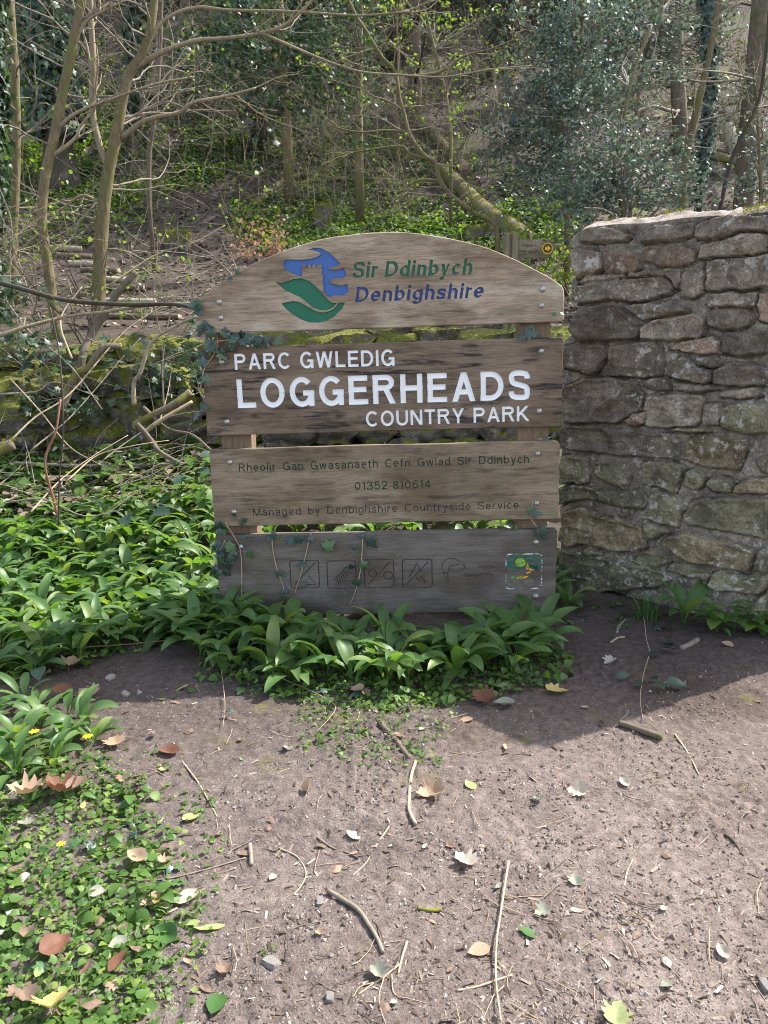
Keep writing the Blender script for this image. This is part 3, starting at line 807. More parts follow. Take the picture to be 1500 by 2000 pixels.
# notice plank
bd = BOARDS[2]
lz = local(bd, [(410, 881), (1093, 859), (1090, 1015), (416, 1028)])
b_note = carve(sign, rounded(-0.893, lz[2:, 1].mean(), 0.898, lz[:2, 1].mean(), 0.022, 0.0035, 8), [
    ('lettering', line(bd, 'Rheolir Gan Gwasanaeth Cefn Gwlad Sir Ddinbych', (467, 921), (1033, 904), 0.042, 0.13, gap=0.19, space=0.66), 'quads', 0.004, PAINT['dgreen']),
    ('lettering', line(bd, '01352 810614', (693, 957), (841, 953), 0.042, 0.13, gap=0.16, space=0.42), 'quads', 0.004, PAINT['dgreen']),
    ('lettering', line(bd, 'Managed by Denbighshire Countryside Service', (495, 1008), (1013, 993), 0.041, 0.12, gap=0.19, space=0.66), 'quads', 0.004, PAINT['dgrey'])], WOODS[2])
# base plank: worn pictograms, a faded line of lettering and the painted flower emblem
bd = BOARDS[3]
lz = local(bd, [(422, 1047), (1089, 1033), (1085, 1193), (430, 1205)])
def strokes(curves, w, closed=False):
    qs = []
    for P in curves:
        P = np.asarray(P, float)
        a, c = ribbon(P, w)
        qs += [np.array([a[i], a[i + 1], c[i + 1], c[i]]) for i in range(len(P) - 1)]
    return qs
def rsquare(cx, cy, h, r):
    q = rounded(cx - h, cy - h, cx + h, cy + h, r, 0.0)
    return np.r_[q, q[:1]]
pic = []
Z = 1500 / 440.0
pcs = [(597, 210, 103, 'x'), (843, 212, 103, 's'), (1093, 205, 105, 'b'), (1347, 205, 105, 'f')]
for cx, cy, hh, k in pcs:
    c = local(bd, [(420 + cx / Z, 1060 + cy / Z)])[0]
    h = hh / Z * PXM
    cur = [rsquare(c[0], c[1], h, 0.014)]
    if k != 's': cur += [np.array([c + (-h * .8, -h * .8), c + (h * .75, h * .82)])]
    if k == 'x': cur += [np.array([c + (h * .25, -h * .1), c + (h * .75, -h * .75), c + (-h * .1, -h * .75)])]
    if k == 's': cur += [spline([c + (-h * .5 + i * .13 * h - .1 * h, -h * .55 + i * .14 * h + .15 * h), c + (-h * .36 + i * .13 * h, -h * .4 + i * .13 * h + .12 * h), c + (-h * .22 + i * .15 * h, -h * .75 + i * .14 * h)], 8) for i in range(7)]
    if k == 'b': cur += [arcp(c[0] - h * .45, c[1] + h * .02, h * .26, h * .26, 0, 360, 20), arcp(c[0] + h * .6, c[1] - h * .15, h * .3, h * .3, 0, 360, 20)]
    if k == 'f': cur += [spline([c + (-h * .55, -h * .2), c + (-h * .25, h * .3), c + (0, h * .7), c + (h * .2, h * .1)], 12), spline([c + (-h * .1, -h * .3), c + (h * .3, -h * .6), c + (h * .55, -h * .62), c + (h * .2, -h * .2)], 12)]
    pic.append((c, strokes(cur, 0.0028)))
q = lambda pts: local(bd, [(840 + x / 6.0, 1070 + y / 6.0) for x, y in pts])
leafm = strokes([spline(q([(140, 260), (150, 170), (240, 120), (340, 150)]), 14), spline(q([(215, 400), (150, 280), (205, 300), (230, 220), (340, 190)]), 16), spline(q([(230, 270), (340, 270), (410, 230), (380, 190)]), 12), spline(q([(215, 395), (205, 300)]), 4)], 0.0022)
la_ = local(bd, [(840 + 560 / 6, 1070 + 245 / 6), (840 + 765 / 6, 1070 + 240 / 6), (840 + 415 / 6, 1070 + 342 / 6), (840 + 740 / 6, 1070 + 330 / 6)])
faint = text_strokes('Hunu', *la_[0], *la_[1], 0.024, 0.10) + text_strokes('bwyarne', *la_[2], *la_[3], 0.024, 0.10)
panel = rounded(*(lambda a, c: (a[0], a[1], c[0], c[1]))(q([(888, 480)])[0], q([(1312, 68)])[0]), 0.018, 0.0)
panel_frame = strokes([np.r_[panel, panel[:1]]], 0.0032)
def blob(pts, n=26): return spline(np.r_[q(pts), q(pts)[:1]], n)[:-1]
pet_g = [blob([(990, 190), (1010, 130), (1060, 110), (1115, 150), (1110, 210), (1060, 225), (1020, 220)]), blob([(940, 345), (985, 325), (1000, 340), (960, 362)]), blob([(1010, 345), (1050, 330), (1055, 350), (1020, 365)])]
pet_y = [blob([(1120, 240), (1145, 175), (1165, 240), (1215, 255), (1165, 265)]), blob([(1125, 290), (1170, 275), (1175, 290), (1130, 300)]), blob([(1080, 345), (1140, 325), (1145, 340), (1090, 358)]), blob([(1060, 330), (1075, 328), (1072, 360), (1058, 362)])]
petals = strokes([arcp(*q([(1062, 165)])[0], 0.032, 0.026, 0, 360, 22), arcp(*q([(1205, 215)])[0], 0.027, 0.029, -60, 230, 20), arcp(*q([(1010, 375)])[0], 0.033, 0.020, 0, 360, 22),
                  spline(q([(1080, 400), (1150, 455), (1245, 420), (1220, 340), (1140, 320)]), 18), spline(q([(950, 290), (1020, 255), (1090, 290)]), 10)], 0.0016)
panel_in = [np.asarray(panel) * 1.0]
ctr = panel.mean(0)
panel_in = [ctr + (panel - ctr) * 0.93]
gsel = panel_in[0].copy()
low = ctr[1] + 0.012
gsel = np.array([(x, max(z, low + 0.012 * math.sin(x * 160) + 0.006 * math.sin(x * 410))) for x, z in gsel])
b_base = carve(sign, rounded(-0.897, lz[2:, 1].mean(), 0.899, lz[:2, 1].mean(), 0.014, 0.003, 12),
               [('pictogram', p, 'quads', 0.007, GROOVE) for c, p in pic] + [('pictogram', leafm, 'quads', 0.006, GROOVE), ('lettering', faint, 'quads', 0.004, GROOVE),
                ('emblem_frame', panel_frame, 'quads', 0.003, PAINT['wwhite'])], WOODS[3])
pe = MB()
def flat(mb, poly, y, y1):
    n = len(poly)
    c = poly.mean(0)
    V = np.r_[[(x, y, z) for x, z in poly], [(c[0], y, c[1])], [(x, y1, z) for x, z in poly]]
    i = np.arange(n); j = (i + 1) % n
    mb.add(V, [np.c_[i, j, np.full(n, n)], np.c_[i, n + 1 + i, n + 1 + j, j]])
flat(pe, gsel, -0.0012, 0.001)
emb = pe.build('emblem', PAINT['wgreen'], b_base, smooth=False)
for nm, ps, mt, y in (('petal', pet_g, 'lime', -0.0026), ('petal', pet_y, 'amber', -0.0036)):
    for p in ps:
        pe = MB()
        flat(pe, p, y, 0.001)
        pe.build(nm, PAINT[mt], b_base, smooth=False)
pe = MB()
for p in petals: flat(pe, p, -0.0044, -0.001)
pe.build('petal_outline', WOODS[3], b_base, smooth=False)

for o, bd in zip((b_top, b_name, b_note, b_base), BOARDS):
    o.location = (0, 0, bd['z'])
    o.rotation_euler = (0, -bd['t'], 0)
# coach bolts
def galv():
    N = NT('galvanised_bolt')
    nz = N.noise(N.coord(), 90, 4)
    N.p.inputs['Metallic'].default_value = 0.6
    return N.fin(N.ramp(nz, [(0.35, (0.20, 0.19, 0.18)), (0.6, (0.48, 0.47, 0.45))]), 0.42, N.bump(nz, 0.4, 0.002), 0.5)
M['bolt'] = galv()
bm = MB()
nr, na = 6, 16
pr = [(0.0165 * math.sin(t), -0.0095 * math.cos(t)) for t in np.linspace(0, math.pi / 2, nr)] + [(0.0165, 0.004)]
V = [(r * math.cos(a), y, r * math.sin(a)) for r, y in pr for a in np.linspace(0, 2 * math.pi, na, endpoint=False)]
Q = [(i * na + j, i * na + (j + 1) % na, (i + 1) * na + (j + 1) % na, (i + 1) * na + j) for i in range(len(pr) - 1) for j in range(na)]
bm.add(V, np.array(Q))
bolt_me = bm.mesh('bolt', M['bolt'])
for o, bd, pts in ((b_top, 0, [(428, 590), (431, 621), (1059, 565), (1057, 597)]), (b_name, 1, [(433, 707), (443, 824), (1057, 686), (1053, 803)]),
                   (b_note, 2, [(449, 903), (457, 1000), (1050, 886), (1048, 983)]), (b_base, 3, [(1047, 1059), (1046, 1165), (470, 1068)])):
    for x, z in local(BOARDS[bd], pts):
        k = bpy.data.objects.new('bolt', bolt_me)
        col.objects.link(k)
        k.parent = o
        k.location = (x, 0, z)
        s = random.uniform(0.85, 1.0)
        k.scale = (s, 1, s)
# posts
post_wood = bark_mat('oak_post', (0.10, 0.072, 0.052), (0.27, 0.19, 0.125), 0.1, 14.0, bumpd=0.003)
for x, lean in ((-0.762, 0.004), (0.776, -0.004)):
    pb = MB()
    w, d, top = 0.078, 0.06, 1.66
    sec = [(-w, 0.047), (-w + .008, 0.045), (w - .008, 0.045), (w, 0.049), (w, .045 + 2 * d), (-w, .045 + 2 * d)]
    zs = np.linspace(-0.25, top, 24)
    V = np.array([(x + sx + lean * z + 0.003 * math.sin(z * 9 + sx * 40), sy, z) for z in zs for sx, sy in sec])
    n = len(sec)
    Q = np.array([(i * n + j, i * n + (j + 1) % n, (i + 1) * n + (j + 1) % n, (i + 1) * n + j) for i in range(len(zs) - 1) for j in range(n)])
    pb.add(V, [Q, np.array([[(len(zs) - 1) * n + j for j in range(n)]])])
    pw = pb.build('post', None, sign, smooth=False)
    pw.data.materials.append(post_wood)

# ------------------------------------------------------------------ tall rubble wall on the right
W0 = np.array([1.09, 4.47, 0.0])
WE = np.array([0.68, -0.733, 0]); WE /= np.linalg.norm(WE)
WNn = np.array([-WE[1], WE[0], 0]) * -1.0
WNn = np.array([WE[1], -WE[0], 0])                 # faces the path
def onwall(px, py):
    q = on_plane(px, py, W0, WNn) - W0
    return (q @ WE, q[2])
_A = [[(200,230),(230,170),(310,150),(440,180),(540,210),(500,250),(330,262),(190,255)], [(600,260),(610,200),(680,150),(860,140),(985,120),(990,200),(900,235),(760,255),(660,270)],
 [(1000,235),(1000,140),(1080,100),(1220,70),(1500,80),(1500,185),(1300,180),(1180,232)], [(1010,370),(1030,275),(1180,245),(1310,195),(1490,205),(1480,330),(1440,350),(1250,365)],
 [(125,330),(150,300),(325,320),(345,400),(350,450),(250,490),(170,520),(150,480),(135,400)], [(365,330),(480,300),(600,340),(610,440),(570,475),(450,490),(380,495),(360,430)],
 [(620,330),(640,300),(900,270),(1000,320),(990,395),(900,430),(760,430),(640,400)], [(170,555),(230,490),(490,485),(505,515),(330,552)],
 [(135,600),(160,565),(500,522),(780,500),(850,590),(820,620),(600,680),(520,680),(400,655),(180,695),(140,640)], [(520,508),(530,480),(800,440),(890,450),(875,590),(855,585),(790,500),(640,500)],
 [(888,640),(893,490),(940,440),(1040,400),(1050,500),(1050,610),(980,650)], [(1070,600),(1070,400),(1250,375),(1500,355),(1500,570),(1300,600)],
 [(1070,690),(1090,622),(1430,610),(1420,712),(1360,716),(1100,720)], [(1080,850),(1070,760),(1120,725),(1350,730),(1400,790),(1350,850),(1200,885)], [(1440,620),(1500,610),(1500,830),(1430,810),(1420,720)],
 [(110,870),(150,780),(200,710),(430,690),(590,830),(600,900),(570,940),(400,945),(180,950)], [(480,700),(600,690),(820,680),(920,700),(930,750),(640,800),(600,790)],
 [(605,930),(615,850),(700,805),(1000,760),(1055,800),(1050,890),(1000,930),(870,945),(700,935)], [(1180,1040),(1190,900),(1400,890),(1500,880),(1500,1030),(1300,1055)],
 [(75,1140),(80,1000),(130,970),(360,980),(370,1060),(310,1160),(260,1190),(150,1150)], [(400,1200),(385,1120),(400,990),(560,955),(740,970),(750,1090),(745,1200),(570,1205)],
 [(800,1005),(900,950),(1100,920),(1160,960),(1150,1045),(1000,1040),(880,1010)], [(980,1110),(1000,1065),(1140,1060),(1155,1130),(1100,1140)],
 [(800,1200),(800,1100),(930,1050),(1000,1130),(1110,1150),(1110,1220),(1060,1250),(900,1225)], [(1115,1240),(1120,1150),(1240,1105),(1400,1120),(1500,1150),(1500,1260),(1300,1270)],
 [(620,1240),(640,1215),(800,1215),(815,1290),(700,1290)], [(830,1290),(840,1240),(1090,1255),(1140,1285),(1000,1305)], [(75,1515),(75,1260),(200,1210),(420,1210),(580,1250),(620,1330),(600,1430),(540,1475),(450,1515),(250,1520)],
 [(625,1545),(640,1340),(800,1320),(1045,1330),(1040,1480),(980,1550),(800,1555)], [(1170,1330),(1160,1300),(1440,1280),(1450,1340),(1300,1360)]]
_B = [[(1045,190),(1050,30),(1170,20),(1175,180)], [(1180,200),(1175,60),(1250,30),(1500,40),(1500,235),(1350,240)], [(490,150),(560,100),(640,90),(630,170),(560,190)],
 [(60,340),(30,200),(100,180),(330,190),(560,230),(800,235),(870,300),(870,415),(600,400),(400,385),(180,360)], [(910,420),(930,290),(1020,240),(1150,260),(1180,260),(1350,290),(1330,400),(1290,495),(1080,470)],
 [(780,210),(1000,200),(1085,235),(1040,240),(860,225)], [(50,590),(55,400),(230,400),(235,580),(120,590)], [(265,480),(290,435),(530,450),(540,520),(490,630),(400,600),(300,540)],
 [(620,590),(625,450),(660,430),(850,440),(910,480),(880,570),(840,650),(720,610)], [(925,610),(920,510),(980,485),(1060,520),(1060,590),(1000,630)], [(1070,590),(1090,555),(1230,560),(1250,605),(1240,640),(1130,640)],
 [(1250,640),(1270,600),(1390,560),(1500,550),(1500,660),(1300,660)], [(50,730),(45,610),(200,600),(330,640),(600,640),(640,680),(620,760),(520,760),(350,720),(200,690)],
 [(665,840),(670,680),(720,640),(850,680),(890,740),(860,900),(780,870)], [(900,800),(960,720),(1150,690),(1350,700),(1500,700),(1500,985),(1300,930),(1100,900),(950,880)],
 [(40,980),(60,850),(90,790),(180,760),(340,820),(480,840),(620,890),(640,1000),(640,1040),(430,1060),(200,1010),(90,1025)], [(625,850),(700,870),(820,915),(700,970),(660,970)],
 [(750,1010),(800,950),(950,930),(1200,990),(1400,1060),(1380,1170),(1350,1200),(1100,1160),(950,1140),(850,1080)], [(1410,440),(1450,410),(1500,400),(1500,520),(1460,500)],
 [(570,1140),(600,1070),(720,1040),(800,1100),(800,1140),(720,1175),(620,1170)], [(40,1340),(50,1045),(150,1060),(330,1100),(560,1150),(780,1200),(830,1260),(800,1300),(400,1340)],
 [(795,1190),(820,1150),(900,1145),(1090,1195),(1085,1260),(950,1240)], [(1075,1290),(1110,1210),(1300,1220),(1500,1250),(1450,1360),(1150,1340)], [(1400,1130),(1450,1050),(1500,1040),(1500,1210),(1390,1190)],
 [(1370,1560),(1380,1460),(1440,1380),(1500,1360),(1500,1600)], [(210,1080),(220,1040),(340,1064),(330,1092)]]
_stones = [np.array([onwall(1080 + x / 3.5714, 400 + y / 3.5714) for x, y in p]) for p in _A] + [np.array([onwall(1080 + x / 3.5714, 780 + y / 3.5714) for x, y in p]) for p in _B]
for k in range(9):                                   # the courses that run on beyond the frame
    z0 = 0.0 + k * 0.225
    u = 1.24 + 0.05 * ((k * 37) % 5) / 5
    while u < 1.95:
        w = 0.22 + 0.16 * ((k * 53 + int(u * 100)) % 7) / 7
        _stones.append(np.array([(u + .01, z0 + .012), (u + w * .5, z0 + .004), (u + w - .012, z0 + .015), (u + w - .006, z0 + .12), (u + w - .02, z0 + .205), (u + .02, z0 + .21), (u + .004, z0 + .11)]))
        u += w
WALL_END = 1.56
_tu = np.array([onwall(x, y) for x, y in [(1140, 447), (1170, 440), (1200, 437), (1260, 435), (1330, 425), (1400, 420), (1450, 418), (1500, 412)]])
_lu = np.array([onwall(x, y) for x, y in [(1092, 1200), (1090, 1000), (1093, 860), (1096, 700), (1098, 680), (1117, 664), (1110, 640), (1122, 610), (1119, 585), (1115, 562), (1124, 545), (1121, 520), (1115, 492), (1120, 474), (1132, 460), (1140, 447)]])
nu, nv = 300, 350
S_, T_ = np.meshgrid(np.linspace(0, 1, nu), np.linspace(0, 1, nv))
vt0 = -0.15 + 2.2 * T_
ul = np.interp(vt0, _lu[:, 1], _lu[:, 0])
ul = ul + 0.022 * noise(np.c_[np.floor(vt0.ravel() / 0.17), np.zeros(vt0.size)] * 1.37, 1.0, 43).reshape(vt0.shape) + 0.012 * noise(np.c_[vt0.ravel(), np.zeros(vt0.size)], 22, 44).reshape(vt0.shape)
U = ul + (WALL_END - ul) * S_
topv = np.interp(U, _tu[:, 0], _tu[:, 1])
Vv = -0.15 + (topv + 0.15) * T_
uv = np.c_[U.ravel(), Vv.ravel()]
wq = uv + 0.008 * np.c_[noise(uv, 14, 1), noise(uv, 14, 2)] + 0.0045 * np.c_[noise(uv, 42, 3), noise(uv, 42, 4)]
hgt = -0.020 + 0.010 * fbm(uv, 18, 4, 0.6, 31) + 0.004 * noise(uv, 90, 33)
hgt -= 0.03 * sstep(0.30, 0.62, fbm(uv, 7, 3, 0.6, 37))
cl = np.tile(np.array([0.235, 0.21, 0.18]), (len(uv), 1)) * (1 + 0.25 * fbm(uv, 20, 3, .6, 35))[:, None]
best = np.full(len(uv), -1.0)
rg = np.random.default_rng(5)
for k, q in enumerate(_stones):
    lo, hi = q.min(0) - 0.02, q.max(0) + 0.02
    m = np.where((wq[:, 0] > lo[0]) & (wq[:, 0] < hi[0]) & (wq[:, 1] > lo[1]) & (wq[:, 1] < hi[1]))[0]
    if not len(m): continue
    P = wq[m]
    d = np.full(len(m), 9.0)
    for a, c in zip(q, np.roll(q, -1, 0)):
        e = c - a
        t = np.clip(((P - a) @ e) / (e @ e + 1e-12), 0, 1)
        d = np.minimum(d, np.linalg.norm(P - a - t[:, None] * e, axis=1))
    ins = inside_poly(P, q)
    sd = np.where(ins, d, -d)
    c0 = q.mean(0)
    rel = P - c0
    size = math.sqrt(np.prod(hi - lo))
    facets = np.full(len(m), 9.0)
    for j in range(5):
        g = rg.normal(0, 0.34, 2)
        facets = np.minimum(facets, rel @ g + rg.uniform(0.0, 0.018) + 0.006)
    facets = np.clip(facets, -0.025, 0.03)
    prot = rg.uniform(0.012, 0.028)
    h = prot * (1 - np.exp(-np.clip(sd, 0, 1) / 0.0035)) + 0.8 * facets * sstep(0, 0.03, sd)
    h += 0.013 * fbm(P, 13, 4, 0.6, 50 + k) + 0.009 * np.abs(fbm(P, 34, 3, 0.6, 90 + k)) * sstep(0, .02, sd)
    st_ = noise(P * (5.0, 34.0) + k * 3.1, 1.0, 130 + k)
    h += (0.007 * np.where(st_ > 0, 1 - np.abs(st_) * 1.6, 0.2) - .003) * sstep(0, .014, sd)
    crack = sstep(-0.010, 0.0, sd) * sstep(0.004, 0.0, sd)          # shadow gap round some stones
    hm = hgt[m]
    below = (sd < 0) & (sd > -0.011)
    hm = np.where(below, hm - (0.016 + 0.030 * (rel[:, 1] < 0)) * rg.uniform(0.3, 1.0), hm)
    hgt[m] = np.where(ins, h, hm)
    warm = c0[1] > 0.75 + 0.35 * c0[0]
    tint = np.array([0.205, 0.175, 0.142]) if warm else np.array([0.190, 0.180, 0.122])
    if rg.random() < 0.22: tint = tint * np.array([1.10, 0.96, 0.90])
    tint = tint * rg.uniform(0.65, 1.35)
    cl[m[ins]] = tint
Wp = W0 + uv[:, :1] * WE + hgt[:, None] * WNn
Wp[:, 2] = uv[:, 1]
edge_top = np.arange((nv - 1) * nu, nv * nu)
mb = MB()
idx = np.arange(nu * nv).reshape(nv, nu)
faces = [np.stack([idx[:-1, :-1], idx[:-1, 1:], idx[1:, 1:], idx[1:, :-1]], -1).reshape(-1, 4)]
mb.add(Wp, faces, cl)
DEPTH = 0.48
back = np.linspace(0, 1, 34)[1:]
tp = Wp[edge_top]
top_rows = [tp]
for s in back:
    r = tp - WNn * DEPTH * s
    bulge = 0.035 * math.sin(min(1, s * 4) * math.pi / 2)
    r[:, 2] += bulge + (0.035 * fbm(r[:, :2], 5, 4, 0.6, 61) + 0.012 * np.abs(fbm(r[:, :2], 22, 3, 0.6, 62))) * min(1, s * 5)
    top_rows.append(r)
TR = np.concatenate(top_rows)
idx = np.arange(len(TR)).reshape(-1, nu)
ctop = np.tile([0.27, 0.23, 0.20], (len(TR), 1)) * (1 + 0.3 * fbm(TR, 9, 3, .6, 65))[:, None]
mb.add(TR, np.stack([idx[:-1, :-1], idx[:-1, 1:], idx[1:, 1:], idx[1:, :-1]], -1).reshape(-1, 4), ctop)
for j, flip in ((0, True), (nu - 1, False)):         # the two ends
    col_f = Wp[np.arange(nv) * nu + j]
    rows = []
    for i, s in enumerate(np.r_[0, back]):
        r = col_f - WNn * DEPTH * s
        fade = np.minimum(1, (col_f[-1, 2] - col_f[:, 2]) * 6)
        r = r + (WE * (-1 if j == 0 else 1))[None] * (np.abs(fbm(r, 9, 4, 0.6, 71)) * 0.06 * min(1, s * 6) * fade)[:, None]
        r[-1] = TR[i * nu + j]
        rows.append(r)
    E_ = np.concatenate(rows)
    idx = np.arange(len(E_)).reshape(-1, nv)
    f4 = np.stack([idx[:-1, :-1], idx[:-1, 1:], idx[1:, 1:], idx[1:, :-1]], -1).reshape(-1, 4)
    mb.add(E_, f4 if not flip else f4[:, ::-1], np.tile([0.17, 0.15, 0.13], (len(E_), 1)))
bk = np.array([Wp[0] - WNn * DEPTH, Wp[nu - 1] - WNn * DEPTH, top_rows[-1][-1], top_rows[-1][0]])
mb.add(bk, np.array([[0, 3, 2, 1]]), np.tile([0.17, 0.15, 0.13], (4, 1)))
wall = empty('stone_wall', tuple(W0))
tag(wall, 'tall rough rubble stone wall with moss on its top, right of the park sign', 'stone wall')
WI = Matrix.Translation(Vector(-W0))
def keep(o, parent, origin):
    """child geometry is in world coordinates"""
    o.parent = parent
    o.location = tuple(-np.asarray(origin, float))
    return o
keep(mb.build('stonework', M['wallstone'], None, True, True), wall, W0)

tuftV = np.array([(-.12, 0, 0), (.12, 0, 0), (0, .25, 1.0), (.3, .1, 0), (.42, -.12, 0), (.7, .15, .75), (-.3, .2, 0), (-.2, -.2, 0), (-.75, -.1, .7)])
tuftF = np.array([(0, 1, 2), (3, 4, 5), (6, 7, 8)])
def moss(pts, size, name, parent, origin, nrm=None):
    n = len(pts)
    m_ = MB()
    up = rnd_dirs(n, 0.55, 1)
    f = np.cross(up, rnd_dirs(n)) 
    m_.scatter(tuftV, tuftF, pts, f, up, RNG.uniform(0.6, 1.3, n) * size)
    return keep(m_.build(name, M['moss'], None, False), parent, origin)
q = TR.reshape(-1, nu, 3)
k = []
for _ in range(5200):
    i, j = RNG.integers(0, 30), RNG.integers(0, nu)
    p = q[i, j]
    w = fbm(p[None], 6, 3, .6, 77)[0] + (0.35 if j > nu * .58 else -0.12) - i * 0.006
    if w > 0.12: k.append(p + RNG.normal(0, 0.004, 3))
moss(np.array(k), 0.016, 'moss', wall, W0)

# ------------------------------------------------------------------ rocks, low mossy wall
def rock(mbd, c, size, seed, n=7, rough=0.16, rot=None):
    g = np.linspace(-1, 1, n + 1)
    Vs, Fs, off = [], [], 0
    a, c2 = np.meshgrid(g, g)
    for ax in range(3):
        for sgn in (-1, 1):
            P = np.zeros((n + 1, n + 1, 3))
            P[..., ax] = sgn
            P[..., (ax + 1) % 3] = a if sgn > 0 else c2
            P[..., (ax + 2) % 3] = c2 if sgn > 0 else a
            i = np.arange((n + 1) ** 2).reshape(n + 1, n + 1) + off
            Fs.append(np.stack([i[:-1, :-1], i[:-1, 1:], i[1:, 1:], i[1:, :-1]], -1).reshape(-1, 4))
            Vs.append(P.reshape(-1, 3)); off += (n + 1) ** 2
    P = np.concatenate(Vs)
    Ls = np.linalg.norm(P, axis=1)[:, None]
    P = P * (0.62 + 0.38 / Ls * 1.15)
    P = P * (1 + rough * fbm(P + seed * 5.1, 0.9, 4, 0.55, seed)[:, None]) + rough * 0.5 * np.c_[noise(P + seed, 1.7, seed + 1), noise(P + seed, 1.7, seed + 2), noise(P + seed, 1.7, seed + 3)]
    P = P * np.asarray(size)
    if rot is not None:
        R = np.array(Matrix.Rotation(rot[2], 3, 'Z') @ Matrix.Rotation(rot[0], 3, 'X') @ Matrix.Rotation(rot[1], 3, 'Y'))
        P = P @ R.T
    P = P + c
    mbd.add(P, Fs)
    return P

LW0 = np.array([-1.2, 6.5, 0.6])
lw = empty('low_mossy_wall', tuple(LW0))
tag(lw, 'low tumbled stone wall thick with moss running behind the park sign', 'stone wall')
mb = MB()
mp = []
rg = np.random.default_rng(3)
for yy, zb, hts in ((6.50, 0.42, (.24, .24, .22, .20)), (6.80, 0.9, (.26, .22, .18))):
    z = zb
    for c, ht in enumerate(hts):
        x = -4.6 + rg.uniform(0, 0.2)
        while x < 1.55:
            w = rg.uniform(0.22, 0.5) if c < 3 else rg.uniform(0.2, 0.42)
            dip = 0.09 * fbm(np.array([[x, 1.0]]), 0.9, 2, .5, 4)[0] - 0.03
            lastc = c == len(hts) - 1
            if not (lastc and rg.random() < 0.12):
                P = rock(mb, np.array([x + w / 2, yy + rg.uniform(-.05, .05), z + ht / 2 + dip + (0.05 if lastc and x > -1.2 else 0)]), (w / 2 * rg.uniform(.95, 1.25), 0.2, ht / 2 * rg.uniform(.95, 1.35)), int(rg.integers(1, 9999)), 9, 0.42,
                         (rg.uniform(-.3, .3), rg.uniform(-.25, .25), rg.uniform(-.4, .4)))
                if c >= 1:
                    t = P[(P[:, 2] > z + ht * .35 + dip)]
                    mp.append(t)
            x += w
        z += ht
keep(mb.build('stonework', M['mossrock'], None), lw, LW0)
mp = np.concatenate(mp)
mp = mp[RNG.integers(0, len(mp), 34000)] + RNG.normal(0, 0.022, (34000, 3))
mp = mp[(fbm(mp, 2.6, 4, .6, 15) + 0.35 * (mp[:, 2] - 1.35) - 0.08 * (mp[:, 0] > -0.9)) > 0.06]
moss(mp, 0.022, 'moss', lw, LW0)

# ------------------------------------------------------------------ foliage templates
def fan(outline, fold=0.0, droop=0.0, mid=None):
    """leaf blade, base at origin, tip towards +Y, midrib spine and two outline halves"""
    o = np.array(outline, float)
    ys = np.linspace(0, o[:, 1].max(), len(o))
    sp = np.c_[np.zeros(len(o)), o[:, 1], np.zeros(len(o))]
    rt = np.c_[o[:, 0], o[:, 1], np.zeros(len(o))]
    lf = rt * (-1, 1, 1)
    V = np.r_[sp, rt, lf]
    V[:, 2] = fold * np.abs(V[:, 0]) - droop * V[:, 1] ** 2
    n = len(o)
    i = np.arange(n - 1)
    F = np.r_[np.c_[i, n + i, n + i + 1, i + 1], np.c_[i, i + 1, 2 * n + i + 1, 2 * n + i]]
    return V, F
L_HOLLY = fan([(.05, 0), (.30, .35), (.30, .65), (.02, 1)], 0.25, 0.15)
L_OVATE = fan([(.03, 0), (.27, .15), (.38, .38), (.32, .62), (.18, .83), (.01, 1)], 0.25, 0.25)
L_SERR = fan([(.03, 0), (.30, .06), (.36, .20), (.44, .24), (.40, .42), (.42, .50), (.31, .60), (.32, .68), (.19, .78), (.18, .86), (.01, 1)], 0.2, 0.3)
L_LANCE = fan([(.02, 0), (.13, .2), (.17, .45), (.12, .75), (.01, 1)], 0.35, 0.3)
_ivy = [(0, 0), (.22, -.10), (.50, .02), (.36, .22), (.56, .48), (.24, .55), (0.16, .78), (0, 1.05)]
def star(half, fold, droop, c=(0, .34)):
    h = np.array(half, float)
    o = np.r_[h, (h[1:-1] * (-1, 1))[::-1]]
    V = np.r_[[(c[0], c[1], 0)], np.c_[o, np.zeros(len(o))]]
    V[:, 2] = fold * np.abs(V[:, 0]) - droop * (V[:, 1] - c[1]) ** 2
    V[0, 2] += 0.02
    n = len(o)
    i = np.arange(n)
    return V, np.c_[np.zeros(n, int), i + 1, (i + 1) % n + 1]
def blade(outline, c, rings, seed, crink):
    """crinkled dead leaf: rings of vertices from the centre to a closed outline"""
    o = np.array(outline, float)
    c = np.array(c, float)
    V, F, n = [np.r_[c, 0]], [], len(o)
    for k in range(1, rings + 1):
        q = c + (o - c) * (k / rings)
        V += [np.r_[p, 0] for p in q]
    V = np.array(V)
    V[:, 2] = crink * fbm(np.c_[V[:, :2], np.full(len(V), seed * 3.3)], 3.2, 3, .6, seed)
    i = np.arange(n)
    T = np.c_[np.zeros(n, int), 1 + i, 1 + (i + 1) % n]
    Q = [np.c_[1 + k * n + i, 1 + (k + 1) * n + i, 1 + (k + 1) * n + (i + 1) % n, 1 + k * n + (i + 1) % n] for k in range(rings - 1)]
    return V, [T] + Q
L_IVY = star(_ivy, -0.18, 0.25)
_syc = [(0, 0), (.14, -.07), (.30, -.05), (.41, .02), (.37, .13), (.50, .20), (.58, .30), (.46, .36), (.40, .41), (.52, .52), (.58, .66), (.45, .64), (.31, .60), (.24, .66), (.27, .80), (.19, .88), (.10, .93), (0, 1.06)]

